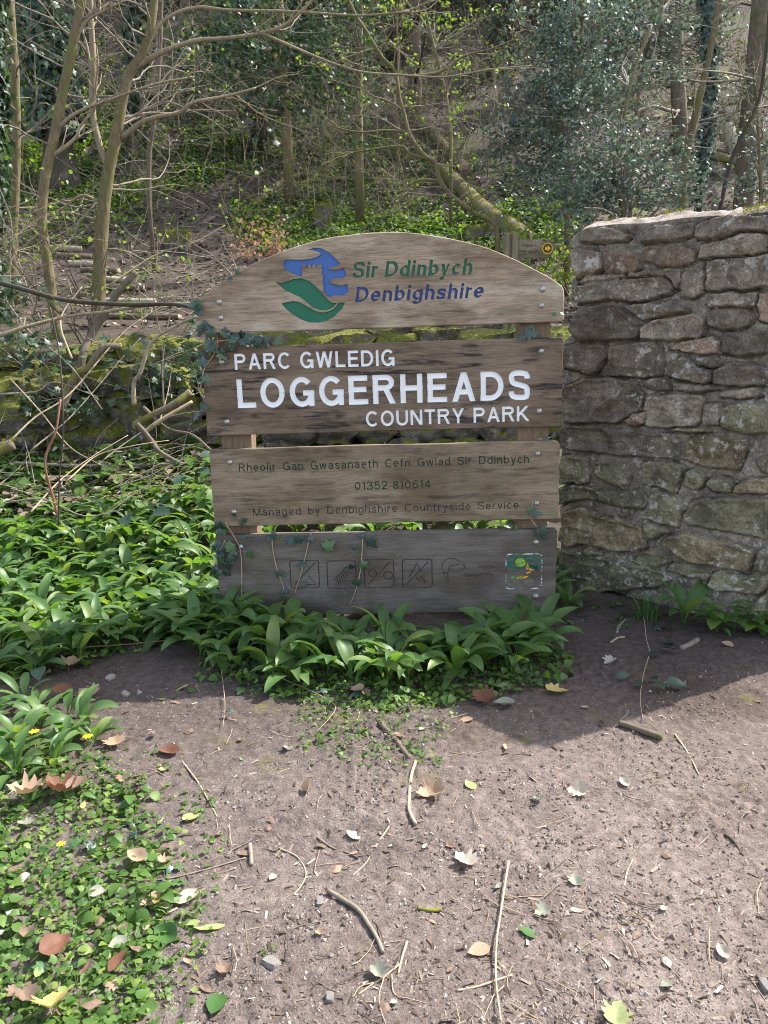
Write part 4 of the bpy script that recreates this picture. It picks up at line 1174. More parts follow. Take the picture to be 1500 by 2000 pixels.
def cloud(mbd, tmpl, c, rad, n, size, rng=RNG, clump=14, upb=0.5, flat=0.35):
    """leaves gathered in loose sprays inside an ellipsoid"""
    c = np.asarray(c, float)
    nc = max(1, n // clump)
    q = rnd_dirs(nc, rng=rng) * (rng.uniform(0.05, 1, nc) ** 0.45)[:, None]
    q = q * rad + c
    d = rnd_dirs(nc, -0.5, 0.5, rng)
    k = rng.integers(0, nc, n)
    sl = size * 2.6
    P = q[k] + d[k] * rng.uniform(-1, 1, n)[:, None] * sl * 1.6 + rng.normal(0, sl * flat, (n, 3))
    f = d[k] + rng.normal(0, 0.8, (n, 3))
    up = np.c_[rng.normal(0, .55, n), rng.normal(0, .55, n), np.full(n, upb) + rng.uniform(0, .7, n)]
    mbd.scatter(tmpl[0], tmpl[1], P, f, up, size * rng.uniform(0.7, 1.3, n))

# ------------------------------------------------------------------ woody growth
def wander(p, d, L, n, rng, wig=0.16, up=0.0):
    pts = [np.asarray(p, float)]
    d = np.asarray(d, float); d = d / np.linalg.norm(d)
    for i in range(n):
        d = d + rng.normal(0, wig, 3) + (0, 0, up)
        d /= np.linalg.norm(d)
        pts.append(pts[-1] + d * L / n)
    return np.array(pts), d

def sprig(mbd, p, d, L, r, depth, rng, wig=0.16, up=0.02, kids=(2, 5), ends=None, sides=5, spread=0.7):
    n = max(4, int(L / 0.12)) if L > .4 else 4
    n = min(n, 12)
    pts, dl = wander(p, d, L, n, rng, wig, up)
    mbd.tube(pts, np.linspace(r, max(r * .35, 0.0012), len(pts)), sides if r > .006 else 4 if r > 0.003 else 3, False)
    if ends is not None: ends.append(pts[-1]); ends.append(pts[len(pts) * 2 // 3])
    if depth > 0:
        for _ in range(rng.integers(*kids)):
            i = rng.integers(1, len(pts) - 1)
            t = pts[i + 1] - pts[i]; t /= np.linalg.norm(t)
            s = rnd_dirs(1, -.8, .9, rng)[0]
            dd = t * (1 - spread * .5) + s * spread
            sprig(mbd, pts[i], dd, L * rng.uniform(0.35, 0.65), max(0.0012, r * (1 - i / len(pts) * .6) * .55), depth - 1, rng, wig, up, kids, ends, sides, spread)
    return pts

def px_path(pts, D, n=None):
    """polyline through photograph pixels in the upright plane at distance D (or its own D per point)"""
    out = [at(p[0], p[1], p[2] if len(p) > 2 else D) for p in pts]
    return spline(out, n or max(12, len(pts) * 5))

def px_r(w, D):
    return w * D / FPX / 2 / 1.02

def seat(pts, dz=0.12):
    """carry a trunk's foot down into the ground"""
    p = pts[0].copy()
    g = H(p[0], p[1], False) - dz
    if p[2] > g:
        k = np.array([p[0], p[1], g])
        pts = np.r_[[k], pts] if p[2] - g > 0.05 else pts
    return pts

def tree(name, label, cat, trunk, w, D, bark, limbs=(), seed=1, twigs=0, tw=(0.9, 0.012), group=None, lump=0.10, twig_mat=None, twig_zone=(.15, .95), buds=None, sides=10, depth=2, root=0.0, limb_mat=None):
    rng = np.random.default_rng(seed)
    pts = seat(px_path(trunk, D))
    w0, w1 = w if isinstance(w, tuple) else (w, w * .75)
    base = pts[0].copy()
    o = empty(name, tuple(base))
    tag(o, label, cat, group)
    m_ = MB()
    rad = np.linspace(px_r(w0, D), px_r(w1, D), len(pts))
    rad = rad * (1 + root * np.exp(-np.linspace(0, 1, len(pts)) * 14))
    m_.tube(pts, rad, sides, True, None, lump, seed)
    keep(m_.build('trunk', M[bark], None), o, base)
    for lw_, lp in limbs:
        m_ = MB()
        lp = px_path(lp, D)
        a, c = lw_ if isinstance(lw_, tuple) else (lw_, lw_ * .5)
        m_.tube(lp, np.linspace(px_r(a, D), px_r(c, D), len(lp)), 7, True, None, 0.08, seed + 3)
        for _ in range(5):
            i = rng.integers(len(lp) // 3, len(lp) - 1)
            t = lp[i] - lp[i - 1]
            sprig(m_, lp[i], t / np.linalg.norm(t) + rnd_dirs(1, -.4, .8, rng)[0] * .8, rng.uniform(.3, .8), px_r(c, D) * .55 + .001, 1, rng)
        keep(m_.build('branch', M[limb_mat or bark], None), o, base)
    if twigs:
        m_ = MB(); ends = []
        for _ in range(twigs):
            i = int(rng.uniform(*twig_zone) * (len(pts) - 1))
            s = rnd_dirs(1, -.15, .6, rng)[0]
            sprig(m_, pts[i], s, tw[0] * rng.uniform(.6, 1.3), min(tw[1], rad[i] * .6), depth, rng, ends=ends)
        keep(m_.build('twigs', M[twig_mat or bark], None), o, base)
        if buds:
            m2 = MB()
            e = np.array(ends)
            e = e[RNG.integers(0, len(e), buds[0])] + RNG.normal(0, 0.015, (buds[0], 3))
            m2.scatter(L_OVATE[0], L_OVATE[1], e, rnd_dirs(len(e), -.8, .5), rnd_dirs(len(e), .3, 1), buds[1] * RNG.uniform(.6, 1.3, len(e)))
            keep(m2.build('leaves', M['bud'], None), o, base)
    return o, pts, rad

def climb(o, base, pts, rad, n, size, mat='ivy', spread=1.2, zone=(0, 1), name='ivy'):
    """ivy leaves clothing a trunk"""
    m_ = MB()
    i = (RNG.uniform(*zone, n) * (len(pts) - 1)).astype(int)
    fr = RNG.uniform(0, 1, n)[:, None]
    j = np.minimum(i + 1, len(pts) - 1)
    P = pts[i] * (1 - fr) + pts[j] * fr
    a = RNG.uniform(0, 2 * np.pi, n)
    rr = rad[i] * (1.0 + np.abs(RNG.normal(0, spread, n)) * (0.6 + 0.6 * noise(np.c_[P[:, 2] * 1.0, a], 1.5, 7)))
    out = np.c_[np.cos(a), np.sin(a), np.zeros(n)]
    P = P + out * rr[:, None]
    m_.scatter(L_IVY[0], L_IVY[1], P, np.c_[RNG.normal(0, .5, n), RNG.normal(0, .5, n), -np.ones(n)], out + RNG.normal(0, .45, (n, 3)) + (0, 0, .35), size * RNG.uniform(.6, 1.3, n))
    keep(m_.build(name, M[mat], None), o, base)

# ------------------------------------------------------------------ woodland: trees standing near the low wall
tree('slender_tree', 'slender straight bare trunk near the left edge of the view', 'tree', [(24, 520), (32, 300), (30, 150), (24, 60), (15, -90)], (16, 13), 9.0, 'bark_olive', seed=2, twigs=10, tw=(1.1, .012), twig_mat='twig_grey')
t2 = tree('leaning_tree', 'smooth olive trunk leaning right, left of the forked tree behind the low wall', 'tree', [(110, 640), (95, 530), (82, 430), (88, 350), (105, 270), (125, 170), (142, 90), (160, 0), (176, -90)], (20, 15), 7.5, 'bark_olive',
          [(8, [(100, 305), (130, 285), (150, 265), (158, 245), (185, 215)]), (7, [(112, 250), (150, 220), (215, 195), (300, 165), (380, 150)]), (7, [(150, 70), (170, 40), (205, 20), (245, 0)])], 3, 9, (1.0, .010), twig_mat='twig_grey', limb_mat='twig_pale')
tree('forked_tree', 'pale forked tree with long bare branches reaching right over the slope', 'tree', [(190, 640), (196, 500), (203, 400), (213, 330), (228, 260), (240, 190), (252, 145), (275, 110), (295, 50), (310, -80)], (27, 13), 7.9, 'bark_olive',
     [((12, 10), [(210, 325), (194, 280), (181, 215), (182, 120), (178, 40), (174, -80)]), ((10, 4), [(250, 140), (310, 105), (380, 80), (440, 75), (512, 64), (565, 42), (640, -30)]),
      ((10, 4), [(238, 268), (275, 240), (310, 228), (348, 221), (378, 200), (440, 188), (500, 172)]), (7, [(282, 95), (320, 40), (380, 15), (450, 20), (560, 22), (700, 30), (800, 22)]),
      ((6, 2), [(500, 60), (532, 74), (580, 95), (640, 120), (705, 140), (780, 146), (870, 150), (960, 135), (1040, 128)]), ((6, 3), [(195, 395), (160, 382), (120, 410), (60, 470), (20, 500)])], 4, 16, (1.2, .012), twig_mat='twig_grey', limb_mat='twig_pale', buds=(160, .03))
tree('thin_tree', 'thin straight trunk right of the forked tree on the slope', 'tree', [(291, 400), (292, 300), (303, 220), (312, 100), (316, -80)], (9, 8), 10.2, 'bark_brown', seed=6, twigs=8, tw=(1.0, .01), twig_mat='twig_grey')
o, p, r = tree('ivy_clad_tree', 'dark old trunk swathed in ivy, behind the leaning trunk at upper left', 'tree', [(118, 350), (112, 250), (105, 150), (85, 60), (60, -80)], (50, 40), 13.0, 'bark_dark', seed=7, root=0.9, lump=.2)
climb(o, p[0], p, r, 2600, 0.10, 'ivy', 1.6, (0.25, 1))
o, p, r = tree('ivy_edge_tree', 'trunk hidden in pale ivy at the extreme left edge of the view', 'tree', [(-18, 560), (-16, 300), (-14, 100), (-10, -90)], (26, 22), 8.2, 'bark_dark', seed=8)
climb(o, p[0], p, r, 2600, 0.075, 'ivy', 1.1)
tree('bent_hazel', 'thin hazel stem bending in a long curve above the sign top', 'tree', [(972, 500), (966, 440), (925, 415), (880, 380), (858, 350), (850, 318), (830, 305), (810, 280), (797, 255), (790, 225), (780, 190), (772, 140), (745, 110), (715, 60), (690, 20), (660, -60)], (10, 5), 8.3, 'bark_olive',
     [((6, 2), [(857, 352), (812, 354), (790, 385), (762, 407)]), ((6, 2), [(797, 257), (752, 255), (700, 258), (646, 246)]), ((5, 2), [(832, 310), (800, 300), (782, 285), (700, 296), (660, 300)]), ((5, 2), [(776, 160), (778, 100), (775, 40), (790, -30)]), ((6, 2), [(800, 150), (860, 140), (905, 110), (960, 95), (1020, 70)])], 9, 14, (.8, .007), twig_mat='twig_pale', buds=(420, .032))
o, p, r = tree('slanted_tree', 'pale slanted bare stem in front of the ivied stem at upper right', 'tree', [(1335, 345), (1345, 280), (1362, 210), (1385, 110), (1405, 0), (1416, -80)], (14, 11), 9.0, 'bark_olive', seed=10, twigs=6, tw=(.8, .008), twig_mat='twig_pale')
o, p, r = tree('ivied_stem', 'upright stem wrapped in shining ivy left of the brown trunk', 'tree', [(1368, 335), (1382, 250), (1390, 150), (1386, 60), (1380, -80)], (15, 12), 9.6, 'bark_dark', seed=11)
climb(o, p[0], p, r, 1300, 0.06, 'holly', 1.5)
tree('brown_tree', 'stout smooth brown trunk at the right edge above the tall wall', 'tree', [(1452, 440), (1463, 250), (1478, 100), (1492, -90)], (38, 30), 9.2, 'bark_brown', seed=12, twigs=9, tw=(1.2, .012), twig_mat='twig_grey', root=.3)
tree('dark_sapling', 'thin dark sapling slanting up in front of the brown trunk', 'tree', [(1403, 425), (1430, 310), (1480, 200), (1494, 120), (1502, 30), (1506, -80)], (8, 5), 7.6, 'bark_dark', seed=13, twigs=7, tw=(.8, .006), twig_mat='twig_pale')
for k, (x0, x1, y0, w, D, lab) in enumerate([(264, 258, 262, 26, 14, 'mossy brown trunk between the forked tree and the thin tree'), (485, 482, 140, 13, 19, 'bare brown trunk above the left shoulder of the sign'), (402, 398, 150, 12, 20, 'grey bare trunk far up the slope, upper left of centre'),
                                             (1085, 1098, 190, 24, 16, 'dark split trunk behind the holly at upper right'), (1192, 1198, 190, 34, 18, 'broad brown trunk seen through the holly leaves'), (1293, 1300, 165, 26, 18, 'brown trunk beyond the bare bank at upper right'),
                                             (1368, 1366, 130, 17, 19, 'narrow trunk high on the bank behind the slanted stem'), (620, 630, 160, 30, 17, 'dark trunk half hidden by evergreen above the sign'), (905, 915, 110, 18, 22, 'dim trunk at the top of the slope right of centre'),
                                             (1000, 985, 120, 20, 19, 'black trunk beside the evergreen at the top of the view'), (180, 170, 150, 20, 18, 'grey trunk far behind the leaning tree'), (745, 752, 110, 16, 24, 'thin far trunk over the middle of the sign')]):
    o, p, r = tree('woodland_tree', lab, 'tree', [(x0, y0), ((x0 + x1) / 2 + 3, y0 * .4), (x1, -90)], (w, w * .85), D, ['bark_brown', 'bark_dark', 'bark_brown'][k % 3], seed=40 + k, twigs=10, tw=(1.6, .016), twig_mat=['twig_grey', 'twig_dark'][k % 2], lump=.15, root=.4)
    if k in (0, 3, 7, 9): climb(o, p[0], p, r, 700, 0.10, 'ivy', .9)

rng = np.random.default_rng(76)
# ivy hanging over the low wall and through the brushwood
for k, (px_, py_, D_, rx, ry, lab) in enumerate([(70, 690, 6.2, 80, 40, 'ivy spilling over the mossy wall at the far left'), (205, 690, 6.25, 40, 26, 'small ivy patch on the mossy wall beside the snapped stem'), (372, 660, 6.2, 24, 60, 'ivy curtain on the mossy wall by the left end of the sign'),
                                          (120, 790, 6.1, 110, 30, 'low ivy at the foot of the mossy wall'), (330, 730, 6.2, 60, 60, 'thin ivy on the dark stones left of the name plank'), (20, 600, 6.6, 60, 60, 'ivy tangle over the left end of the mossy wall')]):
    c = at(px_, py_, D_)
    o = empty('ivy_vine', tuple(c)); tag(o, lab, 'ivy')
    m_ = MB()
    cloud(m_, L_IVY, c, (rx / FPX * D_, .14, ry / FPX * D_), int(rx * ry * .045), .055, rng, 6)
    keep(m_.build('leaves', M['ivy'], None), o, c)
    m_ = MB()
    for _ in range(5): sprig(m_, c + rng.normal(0, .1, 3) * (rx / 40, .3, ry / 40), (rng.normal(0, 1), -.2, rng.normal(-.2, .5)), .5, .004, 1, rng)
    keep(m_.build('stems', M['twig_grey'], None), o, c)

# far trees up the slope: one of each kind is built, the rest are copies
rng = np.random.default_rng(77)
kinds = []
for k in range(5):
    o = empty('far_tree', (0, 0, -60))
    m_ = MB()
    Ht = rng.uniform(8, 11)
    pts, _ = wander((0, 0, -.3), (rng.normal(0, .06), rng.normal(0, .06), 1), Ht, 10, rng, .05)
    rr = np.linspace(rng.uniform(.11, .2), .06, len(pts))
    m_.tube(pts, rr, 8, True, None, .12, k)
    m_.build('trunk', M[['bark_dark', 'bark_brown', 'bark_olive', 'bark_brown', 'bark_dark'][k]], o)
    m_ = MB()
    for _ in range(26):
        i = rng.integers(1, len(pts))
        sprig(m_, pts[i], rnd_dirs(1, -.2, .7, rng)[0], rng.uniform(1.2, 2.6), rr[i] * .3, 2, rng, kids=(2, 4))
    m_.build('branches', M[['twig_dark', 'twig_grey', 'twig_grey', 'twig_dark', 'twig_grey'][k]], o)
    if k in (0, 4):
        m_ = MB(); n = 2000
        z = rng.uniform(0, 1, n) ** .8
        i = (z * (len(pts) - 1) * .9).astype(int)
        a = rng.uniform(0, 2 * np.pi, n)
        out = np.c_[np.cos(a), np.sin(a), np.zeros(n)]
        P = pts[i] + (pts[np.minimum(i + 1, 10)] - pts[i]) * rng.uniform(0, 1, n)[:, None] + out * (rr[i] * (1 + np.abs(rng.normal(0, 1.6, n))))[:, None]
        m_.scatter(L_IVY[0], L_IVY[1], P, np.c_[rng.normal(0, .6, n), rng.normal(0, .6, n), -np.ones(n)], out + rng.normal(0, .5, (n, 3)) + (0, 0, .4), 0.11 * rng.uniform(.6, 1.3, n))
        m_.build('ivy', M['ivy'], o)
    kinds.append(o)
def copy_tree(o):
    c = o.copy(); col.objects.link(c)
    for ch in o.children:
        d = ch.copy(); col.objects.link(d); d.parent = c
    return c
spots_far = []
tries = 0
while len(spots_far) < 36 and tries < 4000:
    tries += 1
    D = rng.uniform(14.5, 30)
    x = rng.uniform(-.62, .62) * D
    if all((x - a) ** 2 + (D - b_) ** 2 > 1.9 ** 2 for a, b_ in spots_far): spots_far.append((x, D))
FARL = {0: 'dark ivy-clad trunk among the crowd of trees up the slope', 1: 'stout brown trunk among the crowd of trees up the slope', 2: 'bare olive trunk among the crowd of trees up the slope',
        3: 'bare brown trunk among the crowd of trees up the slope', 4: 'dark trunk with a thick ivy coat far up the slope'}
for n_, (x, D) in enumerate(spots_far):
    k = n_ % 5
    o = kinds[k] if n_ < 5 else copy_tree(kinds[k])
    tag(o, FARL[k], 'tree', 'bare woodland trees up the slope')
    o.location = (x, D, float(H(x, D, False)))
    o.rotation_euler = (0, 0, rng.uniform(0, 6.28))
    s = rng.uniform(.8, 1.25)
    o.scale = (s, s, s)

# evergreen bushes (holly, yew) on the slope
ev = []
for k in range(4):
    o = empty('evergreen_bush', (0, 0, -60))
    m_ = MB()
    ends = []
    for _ in range(5):
        sprig(m_, (rng.normal(0, .1), rng.normal(0, .1), -.2), (rng.normal(0, .35), rng.normal(0, .35), 1), rng.uniform(2.4, 3.6), .035, 2, rng, .12, .03, (3, 6), ends)
    m_.build('stems', M['twig_dark'], o)
    m_ = MB()
    for e in ends[::2]:
        cloud(m_, L_HOLLY, e, (.45, .45, .28), 62, 0.085, rng, 12)
    for _ in range(14):
        cloud(m_, L_HOLLY, (rng.normal(0, .8), rng.normal(0, .8), rng.uniform(.6, 3.6)), (.6, .6, .35), 90, 0.085, rng, 12)
    m_.build('foliage', M[['evergreen', 'holly', 'evergreen', 'ivy'][k]], o)
    ev.append(o)
EVL = ['dull green evergreen bush in the thicket across the top of the slope', 'blue-green holly bush in the thicket across the top of the slope', 'yew-like bush in the thicket across the top of the slope', 'dark ivy bush in the thicket across the top of the slope']
pl = [(-1.2, 18.5, 1.0), (-2.6, 20, .9), (.6, 19, .8), (2.4, 21, .9), (-5.6, 21, .8), (-8.5, 22, .8), (4.6, 21, .8), (-.2, 22, 1.0), (-3.9, 22, .9), (7.6, 22, .8), (-10.5, 22, .9), (3.2, 23, 1.0)]
while len(pl) < 22:
    D = rng.uniform(23, 32)
    pl.append((rng.uniform(-.6, .6) * D, D, rng.uniform(1.2, 2.3)))
for n_, (x, D, s) in enumerate(pl):
    k = n_ % 4
    o = ev[k] if n_ < 4 else copy_tree(ev[k])
    tag(o, EVL[k], 'bush', 'evergreen bushes on the upper slope')
    o.location = (x, D, float(H(x, D, False)))
    o.rotation_euler = (0, 0, rng.uniform(0, 6.28))
    s *= .82
    o.scale = (s, s, s)

# holly at the right: stems and shining sprays
def holly(name, label, stem, w, D, blobs, n, size, seed, mat='holly', cat='holly tree'):
    r2 = np.random.default_rng(seed)
    pts = seat(px_path(stem, D))
    base = pts[0].copy()
    o = empty(name, tuple(base)); tag(o, label, cat)
    m_ = MB()
    m_.tube(pts, np.linspace(px_r(w, D), px_r(w * .55, D), len(pts)), 8, True, None, .1, seed)
    keep(m_.build('trunk', M['bark_olive'], None), o, base)
    m_, m2 = MB(), MB()
    for bx, by, rx, ry in blobs:
        c = at(bx, by, D + r2.uniform(-.4, .4))
        i = np.argmin(np.linalg.norm(pts - (c - (0, 0, .25)), axis=1))
        L = np.linalg.norm(c - pts[i])
        for _ in range(4):
            e = c + r2.normal(0, .35, 3) * (rx / FPX * D, .5, ry / FPX * D)
            pp = spline([pts[i], (pts[i] + e) / 2 + r2.normal(0, .08, 3) + (0, 0, .08), e], 9)
            m_.tube(pp, np.linspace(.012, .004, 9), 5, False)
            sprig(m_, pp[5], e - pts[i] + r2.normal(0, .3, 3), .5, .004, 1, r2)
        rad = (rx / FPX * D, min(.8, .75 * rx / FPX * D), ry / FPX * D)
        cloud(m2, L_HOLLY, c, rad, int(n * rx * ry / 8000), size, r2, 13)
    keep(m_.build('branches', M['twig_grey'], None), o, base)
    keep(m2.build('foliage', M[mat], None), o, base)
holly('holly_tree', 'tall holly with blue-green shining leaves left of the bare bank', [(1108, 470), (1110, 300), (1122, 200), (1135, 60), (1142, -60)], 14, 8.8,
      [(1110, 130, 90, 60), (1050, 200, 80, 55), (1150, 215, 85, 60), (1020, 285, 85, 55), (1120, 300, 90, 55), (1060, 120, 70, 55), (1170, 60, 90, 50), (1090, 40, 80, 50), (985, 265, 50, 40), (1160, 140, 70, 45), (1040, 370, 70, 55), (1130, 390, 70, 50)], 800, 0.050, 21)
holly('holly_bush', 'broad holly bush just above the top of the tall wall', [(1225, 470), (1210, 380), (1200, 330), (1215, 250), (1235, 150), (1272, 50)], 9, 7.6,
      [(1150, 390, 90, 55), (1230, 385, 100, 55), (1330, 380, 70, 45), (1190, 325, 95, 50), (1290, 335, 90, 45), (1110, 350, 70, 55), (1105, 430, 50, 40), (1215, 265, 75, 45), (1275, 290, 70, 40), (1190, 200, 70, 45), (1240, 150, 50, 35)], 700, 0.043, 22)
holly('holly_sapling', 'small holly at the right edge beside the brown trunk', [(1490, 450), (1485, 340), (1480, 230), (1470, 120)], 8, 8.2,
      [(1470, 370, 40, 40), (1490, 300, 40, 35), (1465, 240, 35, 25), (1300, 150, 55, 20), (1470, 165, 40, 20)], 900, 0.045, 23)
holly('holly_spray', 'leafy holly crown at the top of the view left of the slanted stem', [(1235, 330), (1245, 200), (1262, 100), (1290, 30), (1300, -60)], 8, 9.4,
      [(1200, 30, 90, 45), (1280, 60, 70, 40), (1330, 20, 70, 35), (1230, 110, 60, 35), (1390, 50, 45, 50), (1150, 100, 60, 40), (1320, 120, 60, 22)], 950, 0.05, 24)
holly('ivy_thicket', 'ivy-hung bush rising over the left half of the slope above the sign', [(560, 260), (555, 180), (550, 90), (545, -40)], 20, 13.5,
      [(545, 60, 90, 60), (470, 140, 70, 50), (600, 110, 60, 60), (520, 190, 60, 40), (610, 190, 40, 60), (450, 60, 70, 50), (380, 120, 60, 60), (640, 50, 60, 50)], 560, 0.085, 25, 'ivy', 'bush')
holly('ivy_column', 'narrow ivy-wrapped stump of a tree right of the evergreen thicket', [(700, 290), (700, 200), (702, 100), (705, -40)], 18, 12.5,
      [(700, 250, 30, 40), (698, 180, 32, 45), (705, 110, 34, 45), (700, 40, 36, 50)], 900, 0.075, 26, 'ivy', 'tree')
holly('budding_bush', 'bush with fresh yellow-green leaves at the top, right of centre', [(880, 260), (870, 180), (850, 100), (830, 20)], 7, 12.0,
      [(880, 60, 60, 30), (900, 130, 60, 18), (830, 40, 50, 25), (930, 40, 50, 28)], 330, 0.05, 27, 'bud', 'bush')

# saplings and leggy shrubs on the slope, twiggy
sap = []
for k in range(5):
    o = empty('sapling', (0, 0, -60))
    m_, ends = MB(), []
    for _ in range(rng.integers(2, 4)):
        sprig(m_, (rng.normal(0, .08), rng.normal(0, .08), -.1), (rng.normal(0, .3), rng.normal(0, .3), 1), rng.uniform(1.4, 2.6), .0065, 2, rng, .15, .03, (4, 7), ends, spread=.9)
    m_.build('stems', M[['twig_grey', 'twig_pale', 'twig_dark', 'twig_grey', 'twig_straw'][k]], o)
    if k != 2:
        m2 = MB(); e = np.array(ends)
        e = e[rng.integers(0, len(e), 110)]
        m2.scatter(L_OVATE[0], L_OVATE[1], e, rnd_dirs(110, -.8, .5, rng), rnd_dirs(110, .3, 1, rng), .036 * rng.uniform(.6, 1.3, 110))
        m2.build('leaves', M['bud'], o)
    sap.append(o)
SAL = ['grey budding sapling, one of the thin ones scattered over the slope', 'pale budding sapling, one of the thin ones scattered over the slope', 'leafless dark sapling, one of the thin ones scattered over the slope',
       'grey many-stemmed sapling, one of the thin ones scattered over the slope', 'straw-coloured budding sapling, one of the thin ones scattered over the slope']
sp = [(600, 440), (650, 445), (735, 445), (760, 430), (800, 440), (560, 430), (540, 300), (620, 300), (690, 330), (780, 310), (860, 240), (930, 300), (340, 300), (430, 250), (480, 330), (380, 360), (240, 420), (60, 420), (330, 200), (640, 240), (720, 230), (560, 220), (880, 400), (1010, 330),
      (1310, 260), (1270, 200), (1430, 220), (1340, 190), (960, 210), (420, 170), (200, 330), (20, 330), (820, 200), (500, 250), (1490, 200), (1040, 400), (450, 420), (300, 470), (700, 400), (850, 330), (580, 120), (660, 120), (760, 130), (830, 110), (900, 160), (960, 120), (1040, 90), (1120, 100), (1200, 130), (1290, 120), (1380, 150), (1450, 100), (420, 100), (340, 130), (520, 140), (240, 130), (40, 140), (140, 140), (620, 180), (700, 160), (860, 170), (400, 300), (450, 330), (520, 330), (350, 250), (390, 200), (450, 230), (510, 280), (580, 340), (640, 330), (700, 360), (760, 370), (820, 420), (660, 410), (600, 390), (540, 380), (900, 340), (940, 370), (980, 300), (300, 420), (260, 340), (1060, 330), (1330, 330), (1420, 300), (1380, 240)]
sp = spots([a for a, _ in sp], [c for _, c in sp])
for n_, p in enumerate(sp):
    k = n_ % 5
    o = sap[k] if n_ < 5 else copy_tree(sap[k])
    tag(o, SAL[k], 'sapling', 'thin saplings on the slope')
    o.location = tuple(p)
    o.rotation_euler = (0, 0, rng.uniform(0, 6.28))
    s = rng.uniform(.6, 1.1) * (1.2 if p[1] > 13 else 1)
    o.scale = (s, s, s)

# leggy hazel shrub at the far left, fresh leaves
def shrub(name, label, pxs, D, n, L, r, mat, bud, seed, cat='shrub', lean=(0, 0, 1)):
    r2 = np.random.default_rng(seed)
    base = at(*pxs, D); base[2] = H(base[0], base[1], False)
    if 6.3 < base[1] < 7: base[2] = 1.5
    o = empty(name, tuple(base)); tag(o, label, cat)
    ends = []
    m_ = MB()
    for _ in range(n):
        sprig(m_, base + r2.normal(0, .12, 3) * (1, 1, 0), np.array(lean) + r2.normal(0, .5, 3) * (1, .5, .3), L * r2.uniform(.6, 1.2), r, 2, r2, .13, .02, (3, 6), ends, spread=.8)
    keep(m_.build('stems', M[mat], None), o, base)
    e = np.array(ends)
    e = e[RNG.integers(0, len(e), bud)] + RNG.normal(0, .01, (bud, 3))
    m2 = MB()
    m2.scatter(L_OVATE[0], L_OVATE[1], e, rnd_dirs(bud, -.9, .3), rnd_dirs(bud, .3, 1), .042 * RNG.uniform(.6, 1.3, bud))
    keep(m2.build('leaves', M['bud'], None), o, base)
shrub('hazel_shrub', 'leggy hazel shrub with fresh pale leaves at the far left behind the low wall', (60, 640), 7.1, 7, 1.5, .010, 'twig_pale', 130, 31)
shrub('hazel_shrub', 'tangled pale-stemmed hazel between the leaning trunk and the sign', (300, 640), 7.0, 5, 1.1, .008, 'twig_pale', 90, 32, lean=(.2, 0, .8))
shrub('hazel_shrub', 'dark-stemmed hazel shrub at the foot of the forked tree', (170, 640), 7.2, 5, 1.3, .008, 'twig_dark', 90, 33)
shrub('leafy_shrub', 'bright green leafy shrub beside the wooden finger post', (1050, 500), 8.4, 6, .8, .006, 'twig_pale', 520, 34)
shrub('leafy_shrub', 'fresh green shrub behind the right shoulder of the sign', (1105, 560), 8.3, 6, .8, .006, 'twig_pale', 560, 35)
o_b = empty('beech_sapling', tuple(spot(525, 520))); tag(o_b, 'beech sapling still holding orange dry leaves above the left shoulder of the sign', 'sapling')
b0 = np.array(o_b.location); m_, ends = MB(), []
for _ in range(7): sprig(m_, b0, (RNG.normal(0, .8), RNG.normal(0, .3), .45), .5, .005, 2, RNG, .12, .02, (3, 6), ends)
keep(m_.build('stems', M['twig_grey'], None), o_b, b0)
m_ = MB(); e = np.array(ends); e = e[RNG.integers(0, len(e), 330)] + RNG.normal(0, .05, (330, 3))
m_.scatter(L_OVATE[0], L_OVATE[1], e, rnd_dirs(330, -.9, .2), rnd_dirs(330, 0, 1), .055 * RNG.uniform(.6, 1.2, 330))
keep(m_.build('leaves', M['beech'], None), o_b, b0)

# fallen timber on the slope
def log(name, label, pts, w, bark, seed, D=None, cut=True, mossn=0, sink=.3, lump=.14, cat='log', ground=True, group=None):
    P = []
    for q in pts:
        p = spot(q[0], q[1]) if ground else at(q[0], q[1], D if len(q) < 3 else q[2])
        P.append(p)
    P = np.array(P)
    Dm = P[:, 1].mean()
    r0, r1 = (px_r(w[0], Dm), px_r(w[1], Dm)) if isinstance(w, tuple) else (px_r(w, Dm),) * 2
    if ground: P[:, 2] += min(r0, r1) * (1 - sink)
    P = spline(P, max(10, len(pts) * 6))
    o = empty(name, tuple(P[0])); tag(o, label, cat, group)
    base = P[0].copy()
    m_ = MB()
    rad = np.linspace(r0, r1, len(P))
    m_.tube(P, rad, 14, False, None, lump, seed)
    keep(m_.build('bark', M[bark], None), o, base)
    m_ = MB()
    for i, k in ((0, 1), (-1, -2)):
        d = P[i] - P[k]; d /= np.linalg.norm(d)
        m_.tube([P[i] - d * rad[i] * .2, P[i] + d * .002], [rad[i] * .97, rad[i] * .93], 14, True)
    keep(m_.build('cut_end', M['cutwood' if cut else 'bark_dark'], None), o, base)
    if mossn:
        i = RNG.integers(0, len(P), mossn)
        a = RNG.normal(math.pi / 2, .8, mossn)
        t = P[np.minimum(i + 1, len(P) - 1)] - P[np.maximum(i - 1, 0)]; t /= np.linalg.norm(t, axis=1)[:, None]
        sd = np.cross(t, (0, 0, 1)); sd /= np.linalg.norm(sd, axis=1)[:, None] + 1e-9
        u2 = np.cross(sd, t)
        q = P[i] + t * RNG.uniform(-.06, .06, mossn)[:, None] + (sd * np.cos(a)[:, None] + u2 * np.sin(a)[:, None]) * (rad[i] * 1.02)[:, None]
        q = q[fbm(q, 5, 3, .6, seed) > -.12]
        moss(q, .022 if Dm > 8 else .012, 'moss', o, base)
    return o
log('fallen_log', 'thick mossy fallen trunk sloping down to the finger post', [(1030, 490), (1000, 462), (940, 420), (865, 345)], (35, 33), 'bark_log', 51, mossn=1800)
